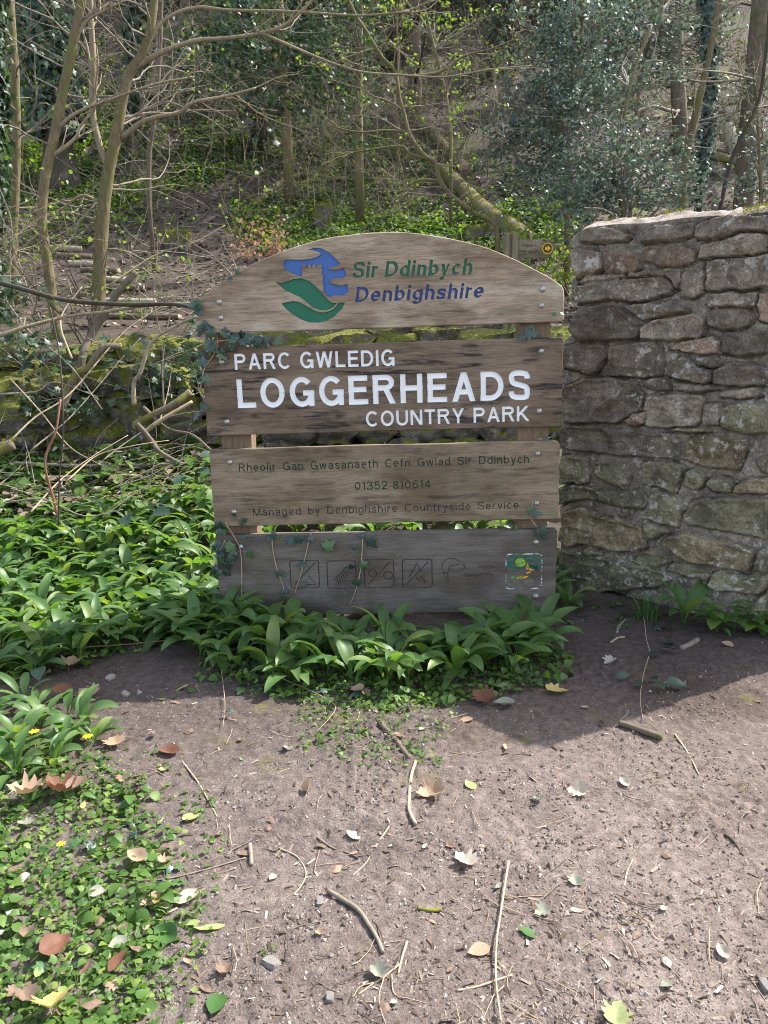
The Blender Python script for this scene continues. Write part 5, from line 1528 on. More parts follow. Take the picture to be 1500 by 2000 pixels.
log('fallen_log', 'broken upper length of mossy fallen trunk on the bare path', [(905, 335), (860, 288), (835, 260), (803, 236)], (20, 24), 'bark_log', 52, mossn=900)
log('fallen_branch', 'arched mossy branch lying left of the fallen trunk', [(500, 405), (545, 364), (590, 345), (640, 352), (688, 352)], (13, 9), 'bark_log', 53, mossn=260, cat='branch')
log('fallen_branch', 'short mossy branch lying under the arched one', [(556, 372), (585, 362), (622, 354)], (9, 8), 'bark_log', 54, mossn=120, cat='branch')
log('mossy_log', 'dark mossy log lying across the bank below the pale cut log', [(1312, 285), (1352, 300), (1400, 312), (1442, 326)], (17, 15), 'bark_log', 55, mossn=420, cut=False)
c1, c2 = spot(1432, 302), at(1420, 246, 0)
g = spot(1440, 300); 
o = empty('cut_log', tuple(g)); tag(o, 'pale cut log propped upright on the bank near the brown trunk', 'log')
m_ = MB(); a, c = at(1437, 300, g[1] - .05), at(1421, 247, g[1] + .25)
m_.tube(spline([a, (a + c) / 2, c], 10), px_r(22, g[1]), 14, False, None, .05, 3); keep(m_.build('bark', M['bark_pale'], None), o, g)
m_ = MB(); d = (c - a) / np.linalg.norm(c - a)
m_.tube([a - d * .003, a + d * .02], px_r(21, g[1]), 14, True); keep(m_.build('cut_end', M['bark_dark'], None), o, g)
m_ = MB(); m_.tube([c - d * .02, c + d * .003], px_r(21, g[1]), 14, True); keep(m_.build('cut_end', M['cutwood'], None), o, g)
for k, (x0, x1, y, lab) in enumerate([(205, 350, 622, 'lowest log step, just over the mossy wall'), (208, 304, 592, 'second log step up from the mossy wall'), (178, 282, 566, 'third log step up from the mossy wall'), (186, 246, 549, 'fourth log step up, short and dark ended'),
                                      (160, 232, 532, 'fifth log step up, half hidden by the forked tree'), (136, 200, 519, 'sixth log step up the path'), (112, 178, 504, 'seventh log step, pale and thin'), (100, 160, 489, 'topmost log step on the path')]):
    log('log_step', lab, [(x0, y), ((x0 + x1) / 2, y + 1), (x1, y + 2)], 11, 'bark_pale' if k % 2 else 'bark_brown', 60 + k, sink=.2, cat='log step', group='log steps on the slope')

def boulder(name, label, px, py, size, seed, mossn=300, cat='rock'):
    p = spot(px, py)
    o = empty(name, tuple(p)); tag(o, label, cat)
    m_ = MB()
    P = rock(m_, p + (0, 0, size[2] * .4), size, seed, 9, .25)
    keep(m_.build('stone', M['mossrock'], None), o, p)
    t = P[P[:, 2] > p[2] + size[2] * .5]
    moss(t[RNG.integers(0, len(t), mossn)] + RNG.normal(0, .015, (mossn, 3)), .025, 'moss', o, p)
boulder('mossy_rock', 'rounded moss-covered rock beside the path, left of the sign top', 350, 484, (.17, .15, .17), 5)
boulder('mossy_rock', 'small yellowish mossy rock right of the thick fallen trunk foot', 935, 466, (.2, .16, .12), 6)
boulder('mossy_stump', 'mossy stump above the left half of the sign arch', 632, 448, (.13, .13, .26), 7, 400, 'stump')

# finger post
fp = at(996, 560, 7.45); fp[2] = 1.5
o = empty('finger_post', tuple(fp)); tag(o, 'wooden finger post with a yellow arrow roundel behind the sign', 'finger post')
top = at(996, 456, 7.45)[2] - fp[2]
fpw = bark_mat('finger_post_wood', (0.10, 0.085, 0.05), (0.27, 0.235, 0.15), 0.2, 14.0, bumpd=.002)
m_ = MB()
w = .062
sec = [(-w, -w), (-w * .35, -w), (-w * .30, -w * .55), (w * .1, -w * .55), (w * .14, -w), (w, -w), (w, w), (-w, w)]
zs = [-.3, top - .01, top]
V = [(x * (.93 if z == top else 1), y * (.93 if z == top else 1), z) for z in zs for x, y in sec]
n = len(sec)
m_.add(V, [np.array([(i * n + j, i * n + (j + 1) % n, (i + 1) * n + (j + 1) % n, (i + 1) * n + j) for i in range(2) for j in range(n)]), np.array([[2 * n + j for j in range(n)]])])
m_.build('post', fpw, o, smooth=False)
a, c = at(1006, 468, 7.42) - fp, at(1084, 503, 7.42) - fp
z0, z1, x0_, x1_ = c[2], a[2] - .005, a[0], c[0]
fin = [(x0_, z0), (x1_ - .05, z0), (x1_, (z0 + z1) / 2), (x1_ - .05, z1), (x0_, z1)]
plank = MB()
yf = -.045
f3 = lambda Q, y: np.array([(x, y, z) for x, z in Q])
plank.add(np.r_[f3(fin, yf), f3(fin, yf + .035)], [np.array([[0, 1, 2, 3, 4]]), np.array([[9, 8, 7, 6, 5]]), np.array([(i, i + 5, (i + 1) % 5 + 5, (i + 1) % 5) for i in range(5)])])
pk = plank.build('finger', wood_mat('finger_oak', (0.30, 0.26, 0.17), (0.11, 0.095, 0.06), .3, .5, 1, 6.6), o, smooth=False)
lt = MB()
hz = (z1 - z0)
for txt, xa, xb, zb in (('Y GOELT', .19, .52, .60), ('TO VISITORS', .17, .62, .22)):
    for q in text_strokes(txt, x0_ + (x1_ - x0_) * xa, z0 + hz * zb, x0_ + (x1_ - x0_) * xb, z0 + hz * zb, hz * .17, .16):
        lt.add(f3(q, yf - .0015), np.array([[0, 1, 2, 3]]))
lt.build('lettering', PAINT['dgrey'], pk, smooth=False)
cx, cz = x0_ + (x1_ - x0_) * .80, (z0 + z1) / 2
R = hz * .31
def disc(name, poly, mat, y):
    d_ = MB(); flat(d_, np.array(poly), y, yf); return d_.build(name, mat, pk, smooth=False)
circ = lambda r: arcp(cx, cz, r, r, 0, 345, 24)
disc('roundel', circ(R), paint_mat('yellow_paint', (0.80, 0.47, 0.01)), yf - .003)
disc('roundel_ring', circ(R * .82), paint_mat('black_paint', (0.03, 0.03, 0.02)), yf - .005)
s = R * .62
disc('arrow', [(cx - s * .8, cz - s * .5), (cx, cz - s * .5), (cx, cz - s * .95), (cx + s, cz), (cx, cz + s * .95), (cx, cz + s * .5), (cx - s * .8, cz + s * .5)], bpy.data.materials['yellow_paint'], yf - .0075)

# ------------------------------------------------------------------ ground cover on the slope and behind the sign
def patch(n, poly, rng=RNG):
    """random pixels inside a polygon"""
    q = np.array(poly, float)
    out = np.zeros((0, 2))
    while len(out) < n:
        p = rng.uniform(q.min(0), q.max(0), (n * 2, 2))
        out = np.r_[out, p[inside_poly(p, q)]]
    return out[:n]

def carpet(name, mat, tmpls, patches, size, lift=(0.0, .10), upb=.8):
    m_ = MB()
    for n, poly, k in patches:
        nc = max(1, n // 7)
        px = patch(nc, poly)
        c = spots(px[:, 0], px[:, 1])
        keepm = fbm(c, .8, 3, .6, 91) > -0.28
        c = c[keepm]
        i = RNG.integers(0, len(c), n)
        P = c[i] + np.c_[RNG.normal(0, .13, n), RNG.normal(0, .13, n), np.zeros(n)]
        P[:, 2] = H(P[:, 0], P[:, 1]) + RNG.uniform(*lift, n)
        t = tmpls[k]
        f = np.c_[RNG.normal(0, 1, n), RNG.normal(0, 1, n), RNG.normal(-.1, .35, n)]
        up = np.c_[RNG.normal(0, .45, n), RNG.normal(0, .45, n), np.full(n, upb)]
        m_.scatter(t[0], t[1], P, f, up, size * RNG.uniform(.6, 1.4, n))
    return tag(m_.build(name, M[mat], None), kind='stuff')
T_ = [L_OVATE, L_LANCE, L_IVY, L_SERR]
carpet('undergrowth', 'under', T_, [(3600, [(0, 130), (250, 150), (240, 300), (120, 400), (0, 400)], 0), (1500, [(130, 330), (330, 300), (300, 440), (0, 520), (0, 420)], 0), (3800, [(450, 400), (640, 380), (990, 400), (1010, 500), (480, 500)], 0),
                                     (2400, [(250, 260), (560, 230), (560, 330), (330, 380)], 2), (1800, [(560, 300), (800, 260), (850, 360), (620, 420)], 0), (1300, [(960, 400), (1120, 420), (1130, 600), (960, 500)], 3), (2600, [(0, 60), (1500, 60), (1500, 420), (0, 480)], 0)], .062, (0, .14))
carpet('ground_ivy', 'ivy', T_, [(1800, [(280, 200), (700, 180), (760, 300), (320, 330)], 2), (1600, [(0, 80), (700, 60), (700, 200), (0, 300)], 2), (1000, [(1000, 330), (1150, 380), (1120, 560), (950, 480)], 2), (900, [(1000, 100), (1500, 60), (1500, 330), (1100, 420)], 2)], .072, (0, .12))
carpet('bank_herbs', 'herb', T_, [(4200, [(0, 120), (160, 140), (260, 170), (250, 300), (150, 360), (0, 380)], 0), (1300, [(120, 300), (300, 290), (290, 400), (100, 440)], 0), (1200, [(450, 420), (990, 420), (1000, 490), (480, 490)], 3), (900, [(980, 400), (1110, 400), (1120, 560), (980, 500)], 0)], .06, (0, .12))
carpet('fern_tufts', 'herb', T_, [(900, [(560, 440), (960, 430), (1000, 490), (560, 490)], 1)], .13, (0, .05), .3)
# dead leaves, bits of twig and bark strewn over the slope
m_ = MB()
px = np.c_[RNG.uniform(-80, 1580, 9000), RNG.uniform(60, 640, 9000)]
P = spots(px[:, 0], px[:, 1]); P[:, 2] += .012
q_ = patch(900, [(-60, 740), (400, 800), (420, 1010), (-60, 1030)])
q_ = spots(q_[:, 0], q_[:, 1]); q_[:, 2] += RNG.uniform(.01, .09, len(q_))
P = np.r_[P[P[:, 1] > 7.0], q_]
n = len(P)
m_.scatter(L_OVATE[0], L_OVATE[1], P, np.c_[RNG.normal(0, 1, (n, 2)), RNG.normal(0, .2, n)], np.c_[RNG.normal(0, .4, (n, 2)), np.ones(n)], RNG.uniform(.04, .085, n))
tag(m_.build('leaf_litter', M['litter'], None), kind='stuff')
m_ = MB()
px = np.c_[RNG.uniform(-80, 1580, 1500), RNG.uniform(100, 620, 1500)]
for p in spots(px[:, 0], px[:, 1]):
    d = np.array([RNG.normal(0, 1), RNG.normal(0, 1), RNG.normal(0, .25)])
    pts, _ = wander(p + (0, 0, .03), d, RNG.uniform(.25, 1.0), 4, RNG, .2)
    m_.tube(pts, np.linspace(RNG.uniform(.005, .011), .003, 5), 4, False)
tag(m_.build('brushwood', M['twig_grey'], None), kind='stuff')

# ------------------------------------------------------------------ wild garlic
def garlic_mesh(seed, nl, L=(.15, .22)):
    r2 = np.random.default_rng(seed)
    m_ = MB()
    for k in range(nl):
        az = k * 2.4 + r2.normal(0, .35)
        Lb = r2.uniform(*L) * 1.12
        pet = r2.uniform(.05, .10)
        th0, th1 = math.radians(r2.uniform(4, 24)), math.radians(r2.uniform(95, 150))
        n = 11
        t = np.linspace(0, 1, n)
        seg = (Lb + pet) / (n - 1)
        th = th0 + (th1 - th0) * t ** r2.uniform(1.0, 1.7)
        x = np.r_[0, np.cumsum(np.sin(th[:-1]) * seg)]
        z = np.r_[0, np.cumsum(np.cos(th[:-1]) * seg)]
        f = pet / (Lb + pet)
        u = np.clip((t - f) / (1 - f), 0, 1)
        w = np.where(t < f, .0028, .0028 + r2.uniform(.021, .032) * np.sin(np.pi * u ** .78) ** .85)
        w[-1] = .0006
        tw = r2.normal(0, .35) * t
        nx, nz = -np.cos(th), np.sin(th)
        V = []
        for s, dn in ((-1, .16), (-.5, .0), (0, -.10), (.5, .0), (1, .16)):
            ws = w * s
            V.append(np.c_[x + nx * (w * dn + ws * np.sin(tw)) * 1, ws * np.cos(tw), z + nz * (w * dn + ws * np.sin(tw))])
        V = np.stack(V, 1)
        V[..., 0] += .008
        ca, sa = math.cos(az), math.sin(az)
        V = np.stack([V[..., 0] * ca - V[..., 1] * sa, V[..., 0] * sa + V[..., 1] * ca, V[..., 2]], -1).reshape(-1, 3)
        i = np.arange(n - 1)[:, None] * 5 + np.arange(4)[None]
        m_.add(V, np.stack([i, i + 1, i + 6, i + 5], -1).reshape(-1, 4))
    return m_.mesh('wild_garlic', M['garlic'])
GARL = [garlic_mesh(100 + k, nl) for k, nl in enumerate((5, 6, 7, 8, 9, 6, 7, 5, 10, 8))]
def plant(name, me, p, label, cat, group, s=1.0, rz=None, tilt=.12):
    o = bpy.data.objects.new(name, me)
    col.objects.link(o)
    o.location = tuple(p)
    o.rotation_euler = (random.gauss(0, tilt), random.gauss(0, tilt), random.uniform(0, 6.28) if rz is None else rz)
    o.scale = (s, s, s * random.uniform(.85, 1.1))
    return tag(o, label, cat, group)
def spread(px, gap):
    """ground points at least gap apart"""
    P = spots(px[:, 0], px[:, 1])
    out = []
    for p in P:
        if all((p[0] - q[0]) ** 2 + (p[1] - q[1]) ** 2 > gap * gap for q in out): out.append(p)
    return out
def garlic(poly, n, gap, label, group, s=(.8, 1.1), most=999):
    for p in spread(patch(n, poly), gap)[:most]:
        k = random.randrange(len(GARL))
        plant('wild_garlic', GARL[k], p - (0, 0, .015), label, 'wild garlic', group, random.uniform(*s))
garlic([(-60, 1060), (140, 1045), (300, 1060), (420, 1060), (440, 1190), (330, 1230), (230, 1270), (120, 1310), (-60, 1330)], 900, .105, 'green wild garlic plant in the thick bed left of the sign', 'wild garlic bed left of the sign', (.75, 1.08), 150)
garlic([(330, 1215), (500, 1240), (800, 1268), (1010, 1258), (1060, 1235), (1075, 1285), (1000, 1318), (760, 1340), (540, 1325), (390, 1290)], 420, .095, 'dark green wild garlic plant along the foot of the sign', 'wild garlic at the foot of the sign', (.9, 1.25), 70)
garlic([(330, 1205), (490, 1215), (480, 1262), (340, 1262)], 120, .085, 'large shaded wild garlic plant round the left post of the sign', 'wild garlic round the left post', (1.05, 1.3), 18)
garlic([(420, 1100), (1070, 1090), (1070, 1190), (430, 1195)], 160, .15, 'wild garlic plant glimpsed behind the lower planks of the sign', 'wild garlic behind the sign', (.9, 1.2), 34)
garlic([(-50, 1385), (60, 1370), (150, 1400), (200, 1440), (150, 1500), (-50, 1540)], 90, .10, 'sunlit wild garlic plant at the left edge of the path', 'wild garlic by the path edge', (.55, .75), 20)
garlic([(425, 1000), (1080, 985), (1080, 1050), (430, 1065)], 240, .15, 'wild garlic plant seen through the gap between the notice and base planks', 'wild garlic beyond the sign', (.85, 1.15), 60)
garlic([(20, 1010), (400, 990), (420, 1050), (20, 1060)], 70, .16, 'wild garlic plant at the back of the bed below the brushwood', 'wild garlic at the back of the bed', (.7, .95), 26)
for px_, py_, s, lab in ((1335, 1215, 1.15, 'broad-leaved wild garlic plant against the foot of the tall wall'), (1105, 1185, .8, 'wild garlic plant at the corner between sign post and wall'), (1400, 1232, .6, 'small wild garlic plant between the nettle and the wall')):
    plant('wild_garlic', GARL[3], spot(px_, py_) - (0, 0, .01), lab, 'wild garlic', None, s)

# ------------------------------------------------------------------ low herbs
def rosette(name, tmpl, mat, nl, R, size, hgt, seed, pairs=False):
    r2 = np.random.default_rng(seed)
    m_ = MB()
    a = r2.uniform(0, 6.28, nl)
    r_ = R * r2.uniform(.1, 1, nl) ** .6
    z = hgt * (1 - .6 * (r_ / R)) * r2.uniform(.5, 1.1, nl)
    P = np.c_[np.cos(a) * r_, np.sin(a) * r_, z]
    a2 = a + r2.normal(0, .7, nl)
    f = np.c_[np.cos(a2), np.sin(a2), r2.normal(-.15, .25, nl)]
    up = np.c_[r2.normal(0, .3, nl), r2.normal(0, .3, nl), np.ones(nl)]
    m_.scatter(tmpl[0], tmpl[1], P, f, up, size * r2.uniform(.6, 1.25, nl))
    for p in P[::2]:
        m_.tube([(p[0] * .15, p[1] * .15, -.01), (p[0] * .7, p[1] * .7, p[2] * .7), p], .0014, 3, False)
    return m_.mesh(name, M[mat])
HERB = [rosette('ground_herb', L_SERR, 'herb', 11, .055, .036, .035, 1), rosette('ground_herb', L_OVATE, 'herb', 14, .06, .026, .03, 2), rosette('ground_herb', L_SERR, 'herb', 8, .045, .045, .045, 3),
        rosette('ground_herb', L_OVATE, 'herb', 20, .08, .024, .03, 4), rosette('ground_herb', L_IVY, 'ivy_sign', 7, .075, .038, .03, 5), rosette('ground_herb', L_SERR, 'herb', 16, .07, .040, .07, 6)]
HL = ['serrated green herb', 'small round-leaved herb', 'broad serrated herb', 'mat of tiny round leaves', 'sprig of veined ivy', 'bushy serrated herb']
def herbs(poly, n, gap, where, group, s=(.7, 1.2), ks=range(6), most=999):
    for p in spread(patch(n, poly), gap)[:most]:
        k = random.choice(list(ks))
        plant('ground_ivy_sprig' if k == 4 else 'ground_herb', HERB[k], p, HL[k] + ' ' + where, 'ivy' if k == 4 else 'herb', group, random.uniform(*s), None, .15)
herbs([(-50, 1500), (200, 1470), (270, 1550), (340, 1660), (330, 1760), (280, 1850), (300, 1960), (200, 2040), (-50, 2060)], 700, .06, 'in the verge at lower left', 'verge plants at lower left', (.45, .95), most=104)
herbs([(390, 1275), (1120, 1290), (1080, 1345), (760, 1385), (500, 1360), (400, 1320)], 240, .075, 'in front of the sign', 'small plants in front of the sign', (.6, 1.05), most=84)
herbs([(250, 1480), (420, 1560), (560, 1900), (320, 1990), (300, 1700)], 20, .2, 'out on the bare soil', 'small plants on the bare soil', (.35, .6), (0, 1, 3), 12)
herbs([(600, 1390), (860, 1390), (840, 1480), (640, 1480)], 26, .1, 'on the mossy soil before the sign', 'small plants on the mossy soil', (.4, .7), (0, 1, 3), 14)
herbs([(-20, 760), (250, 800), (400, 880), (410, 1000), (-20, 1010)], 300, .17, 'among the brushwood left of the sign', 'plants among the brushwood', (1.6, 2.9), (0, 2, 5, 4), 110)
herbs([(1095, 1170), (1300, 1190), (1310, 1230), (1110, 1215)], 30, .12, 'at the foot of the tall wall', 'small plants by the tall wall', (.6, 1.0), (0, 1, 4), 12)
herbs([(430, 1215), (560, 1225), (560, 1270), (440, 1260)], 24, .09, 'around the left post of the sign', 'small plants by the left post', (.9, 1.3), (2, 5), 12)
# finer growth nobody could count
m_ = MB()
for n, poly, sz in ((2300, [(-80, 1440), (190, 1440), (300, 1600), (330, 1800), (260, 2060), (-80, 2060)], .016), (1500, [(390, 1270), (1120, 1285), (1060, 1350), (760, 1400), (480, 1350)], .02), (380, [(180, 1440), (330, 1470), (440, 1600), (430, 1800), (360, 2050), (230, 2050), (300, 1700)], .013), (420, [(560, 1380), (900, 1380), (860, 1500), (600, 1500)], .012),
                    (1800, [(-60, 1040), (430, 1040), (440, 1240), (100, 1320), (-60, 1340)], .032), (2600, [(-60, 740), (380, 800), (420, 1030), (-60, 1040)], .045), (700, [(430, 1110), (1080, 1090), (1080, 1200), (430, 1200)], .04)):
    px = patch(n, poly)
    P = spots(px[:, 0], px[:, 1]); P[:, 2] += RNG.uniform(0, sz * 1.4, n)
    kk = RNG.integers(0, 3, n)
    for j, t_ in enumerate((L_OVATE, L_SERR, L_IVY)):
        w_ = kk == j; c_ = int(w_.sum())
        m_.scatter(t_[0], t_[1], P[w_], np.c_[RNG.normal(0, 1, (c_, 2)), RNG.normal(0, .3, c_)], np.c_[RNG.normal(0, .45, (c_, 2)), np.ones(c_)], sz * RNG.uniform(.5, 1.7, c_))
tag(m_.build('seedling_cover', M['herb'], None), kind='stuff')

# nettle, grass and bramble along the tall wall
p = spot(1432, 1238)
o = empty('nettle', tuple(p)); tag(o, 'young nettle with toothed heart-shaped leaves at the foot of the tall wall', 'nettle')
ms, ml = MB(), MB()
for dx, dy, hh, ln in ((0, 0, .17, (.2, -.1)), (-.07, .02, .15, (-.35, -.1)), (.07, -.02, .12, (.4, -.2)), (.13, .01, .09, (.6, -.2))):
    st = spline([p + (dx, dy, -.01), p + (dx + ln[0] * hh * .4, dy + ln[1] * hh * .4, hh * .6), p + (dx + ln[0] * hh, dy + ln[1] * hh, hh)], 8)
    ms.tube(st, .0024, 5, False)
    for lv in range(3):
        q = st[3 + lv * 2]
        for s_ in (0, 1, 2, 3):
            a = s_ * math.pi / 2 + lv * .8 + dx * 9
            f = np.array([[math.cos(a), math.sin(a), -.05 + lv * .12]])
            ml.scatter(L_SERR[0], L_SERR[1], q[None] + f * .012, f, np.array([[0, 0, 1.0]]), np.array([(.075 - lv * .014) * random.uniform(.8, 1.15)]))
keep(ms.build('stem', M['grass'], None), o, p); keep(ml.build('leaves', M['herb'], None), o, p)
p = spot(1262, 1205)
m_ = MB()
for _ in range(90):
    a = RNG.normal(0, .035, 2); L = RNG.uniform(.10, .21); d = RNG.normal(0, .35, 2)
    b0 = p + (a[0], a[1], -.005)
    t = np.linspace(0, 1, 6)[:, None]
    c_ = b0 + np.c_[d[0] * L * t ** 1.8, d[1] * L * t ** 1.8, L * (t - .25 * t ** 3)]
    sd = np.array([-d[1], d[0], 0]) / (np.linalg.norm(d) + 1e-6)
    wv = .0022 * (1 - t ** 2)
    V = np.r_[c_ - sd * wv, c_ + sd * wv]
    i = np.arange(5)
    m_.add(V, np.c_[i, i + 1, i + 7, i + 6])
g_ = m_.build('grass_tuft', M['grass'], None); tag(g_, 'tuft of thin green grass against the foot of the tall wall', 'grass tuft')

def bramble(name, label, stem, leaves, cat='bramble', D=None, r=.0022, mat='twig_straw', size=.06, lift=.012, lm='bramble'):
    pts = np.array([spot(a, b_) if D is None else at(a, b_, D) for a, b_ in stem])
    if D is None: pts[:, 2] += lift
    pts = spline(pts, 20)
    o = empty(name, tuple(pts[0])); tag(o, label, cat)
    m_ = MB(); m_.tube(pts, np.linspace(r, r * .5, 20), 5, True); keep(m_.build('stem', M[mat], None), o, pts[0])
    if not leaves: return
    m_ = MB()
    for px_, py_, ang, sz in leaves:
        q = spot(px_, py_) + (0, 0, lift + .015) if D is None else at(px_, py_, D)
        a = math.radians(ang)
        m_.scatter(L_OVATE[0], L_OVATE[1], q[None], np.array([[math.cos(a), math.sin(a), RNG.uniform(-.1, .15)]]), np.array([[RNG.normal(0, .2), RNG.normal(-.15, .2), 1]]), np.array([size * sz]))
    keep(m_.build('leaves', M[lm], None), o, pts[0])
bramble('bramble', 'trailing bramble stem with grey-green leaves crossing the shade edge right of the sign', [(1230, 1160), (1255, 1205), (1262, 1250), (1268, 1280), (1257, 1320), (1250, 1370), (1256, 1410)],
        [(1290, 1275, 10, 1.2), (1300, 1262, 40, 1.3), (1285, 1282, 200, 1.0), (1225, 1330, 190, .9), (1240, 1345, 20, .8), (1283, 1340, 110, .9), (1283, 1345, -80, .9), (1300, 1345, -10, 1.4), (1245, 1205, -60, 1.0), (1225, 1200, 190, .8), (1290, 1200, -20, .9), (1275, 1195, 60, .7)])
bramble('bramble', 'bramble shoot with large ribbed leaves beside the notice plank', [(200, 1010), (270, 960), (330, 915), (370, 890)],
        [(345, 905, 160, 1.6), (390, 890, 20, 1.6), (365, 875, 100, 1.6), (385, 920, -40, 1.7), (360, 930, -110, 1.5), (240, 1010, -60, 1.6), (255, 1000, 20, 1.7), (300, 1000, -20, 1.7)], D=4.55, r=.004, size=.07)
bramble('bramble', 'bramble with dark shiny leaves drooping over the left edge of the soil', [(-20, 1290), (60, 1270), (120, 1265)],
        [(20, 1300, -60, 1.3), (40, 1270, 200, 1.2), (60, 1262, 60, 1.2), (80, 1330, -70, 1.3), (130, 1255, 20, 1.4), (100, 1290, -100, 1.0)], lift=.05, size=.07)
bramble('ivy_trail', 'long ivy runner trailing from the left post down over the soil', [(470, 1090), (474, 1180), (440, 1240), (432, 1300), (440, 1380), (436, 1430)], [(440, 1345, 180, .7), (442, 1402, 0, .8)], 'ivy', lift=.02, size=.045, lm='ivy_sign')
bramble('creeper', 'smooth green-brown stem lying across the garlic left of the sign', [(40, 1286), (150, 1283), (250, 1276), (330, 1268), (390, 1266), (418, 1252)], [], 'stem', lift=.045, r=.0042, mat='bark_olive')
bramble('creeper', 'thin bare runner curving down in front of the sign towards the moss', [(500, 1290), (545, 1325), (600, 1350), (650, 1378), (652, 1400), (620, 1440)], [], 'stem', lift=.012, r=.0025, mat='twig_straw')

# ivy on the sign
def on_sign(px, py, off):
    q = onsign(px, py)
    return SIGN_P + _su * q[0] + np.array([0, 0, q[1]]) - _sn * off
def sign_ivy(label, vines, leaves, size=.05):
    o = empty('ivy_vine', tuple(on_sign(*vines[0][0], .0))); tag(o, label, 'ivy')
    b_ = np.array(o.location)
    for v in vines:
        pts = spline([on_sign(a, c, .008 if 0 < k < len(v) else .004) for k, (a, c) in enumerate(v)], 22)
        m_ = MB(); m_.tube(pts, np.linspace(.0032, .0022, 22), 5, True); keep(m_.build('stem', M['twig_straw'], None), o, b_)
    m_ = MB()
    P = np.array([on_sign(a, c, RNG.uniform(.012, .035)) for a, c, *_ in leaves])
    n = len(P)
    f = _su * RNG.normal(0, .9, n)[:, None] + np.array([0, 0, 1.0]) * RNG.normal(-.6, .5, n)[:, None]
    up = -_sn + RNG.normal(0, .35, (n, 3)) + (0, 0, .35)
    m_.scatter(L_IVY[0], L_IVY[1], P, f, up, size * np.array([l[2] if len(l) > 2 else 1 for l in leaves]) * RNG.uniform(.8, 1.2, n))
    keep(m_.build('leaves', M['ivy_sign'], None), o, b_)
jit = lambda pts, n, s: [(a + random.gauss(0, s), c + random.gauss(0, s), random.uniform(.7, 1.2)) for a, c in pts for _ in range(n)]
sign_ivy('ivy sprays growing over the gap at the upper left of the name plank', [[(392, 760), (400, 720), (420, 690), (425, 660), (408, 645), (396, 655)], [(420, 668), (440, 665), (470, 670), (500, 672), (522, 675)]],
         jit([(440, 645), (455, 655), (475, 658), (500, 660)], 4, 7) + jit([(410, 672), (430, 680), (400, 660), (395, 700), (398, 740), (395, 800), (400, 640), (398, 615), (393, 590)], 2, 7) + [(498, 672, .9), (512, 660, .8), (540, 664, .7), (448, 668, 1.0), (474, 668, .8)])
sign_ivy('ivy hanging down the left end of the base plank', [[(440, 1020), (458, 1048), (470, 1075), (473, 1130), (470, 1200)], [(440, 1055), (425, 1090), (428, 1115)]],
         jit([(430, 1040), (445, 1060), (435, 1085), (455, 1075), (425, 1065), (440, 1100)], 3, 8) + [(485, 1077, .9), (457, 1000, .6), (470, 1020, .7), (480, 1012, .6), (428, 1113, .7), (452, 1150, 1.1), (463, 1165, 1.0), (480, 1045, .6)])
sign_ivy('thin ivy runner with a curled leaf, second from the left on the base plank', [[(531, 1040), (533, 1070), (540, 1105), (552, 1140), (560, 1165)]], [(530, 1042, .8), (522, 1048, .7), (545, 1112, .8), (552, 1118, .5), (538, 1050, .6)])
sign_ivy('dark ivy leaves hooked over the base plank above the pictograms', [[(607, 1040), (598, 1080), (588, 1120), (575, 1160)]], [(590, 1048, 1.0), (575, 1052, .9), (605, 1046, .8), (635, 1068, 1.2), (640, 1060, .9), (596, 1098, .7), (598, 1136, .6), (560, 1150, .8)], .058)
sign_ivy('ivy strand with pale veined leaves down the middle of the base plank', [[(709, 1042), (707, 1080), (703, 1120), (692, 1160), (683, 1180)]], [(720, 1050, 1.2), (712, 1046, .8), (690, 1066, .7), (712, 1093, .9), (705, 1098, .7), (703, 1135, .9), (678, 1152, .8), (683, 1104, .6)])
sign_ivy('ivy leaves creeping round the right post between notice and base planks', [[(1040, 980), (1036, 1010), (1050, 1030)]], [(1037, 1000, 1.0), (1055, 1030, 1.3), (1000, 1022, .7), (1010, 1026, .7), (1035, 990, .6)])
sign_ivy('few small ivy leaves at the right end below the arched plank', [[(1040, 640), (1030, 652), (1022, 660)]], [(1025, 648, 1.2), (1042, 640, .9), (1020, 655, .8), (1082, 612, .5), (1092, 612, .5), (1050, 650, .6)])
sign_ivy('withered ivy sprig on the left slope of the arched plank', [[(440, 545), (452, 538), (470, 531)]], [(462, 532, .8), (448, 543, .7), (455, 540, .5)], .035)
sign_ivy('ivy sprig at the top right corner of the notice plank', [[(1050, 858), (1070, 855), (1085, 850)]], [(1068, 854, .8), (1080, 848, .8), (1060, 857, .5)], .035)

# celandine flowers
for k, (px_, py_, lab) in enumerate([(72, 1462, 'yellow celandine flower at the far left below the sunlit garlic'), (176, 1471, 'yellow celandine flower right of the other by the path'), (126, 1690, 'small yellow flower low in the verge'), (361, 1101, 'tiny yellow flower in the garlic bed near the sign'), (30, 1497, 'pale yellow flower bud at the left edge')]):
    p = spot(px_, py_)
    o = empty('celandine', tuple(p)); tag(o, lab, 'flower')
    m_ = MB(); hh = .07 if k != 3 else .2
    m_.tube([p, p + (.004, 0, hh * .6), p + (0, -.004, hh)], .0014, 4, False); keep(m_.build('stem', M['grass'], None), o, p)
    m_ = MB(); a = np.linspace(0, 6.28, 8, endpoint=False)
    s_ = .021 if k < 2 else .014
    m_.scatter(L_LANCE[0], L_LANCE[1], np.repeat((p + (0, -.004, hh))[None], 8, 0), np.c_[np.cos(a), np.sin(a), np.full(8, .55)], np.tile([0, -.2, 1.0], (8, 1)), np.full(8, s_))
    keep(m_.build('petals', M['petal'], None), o, p)

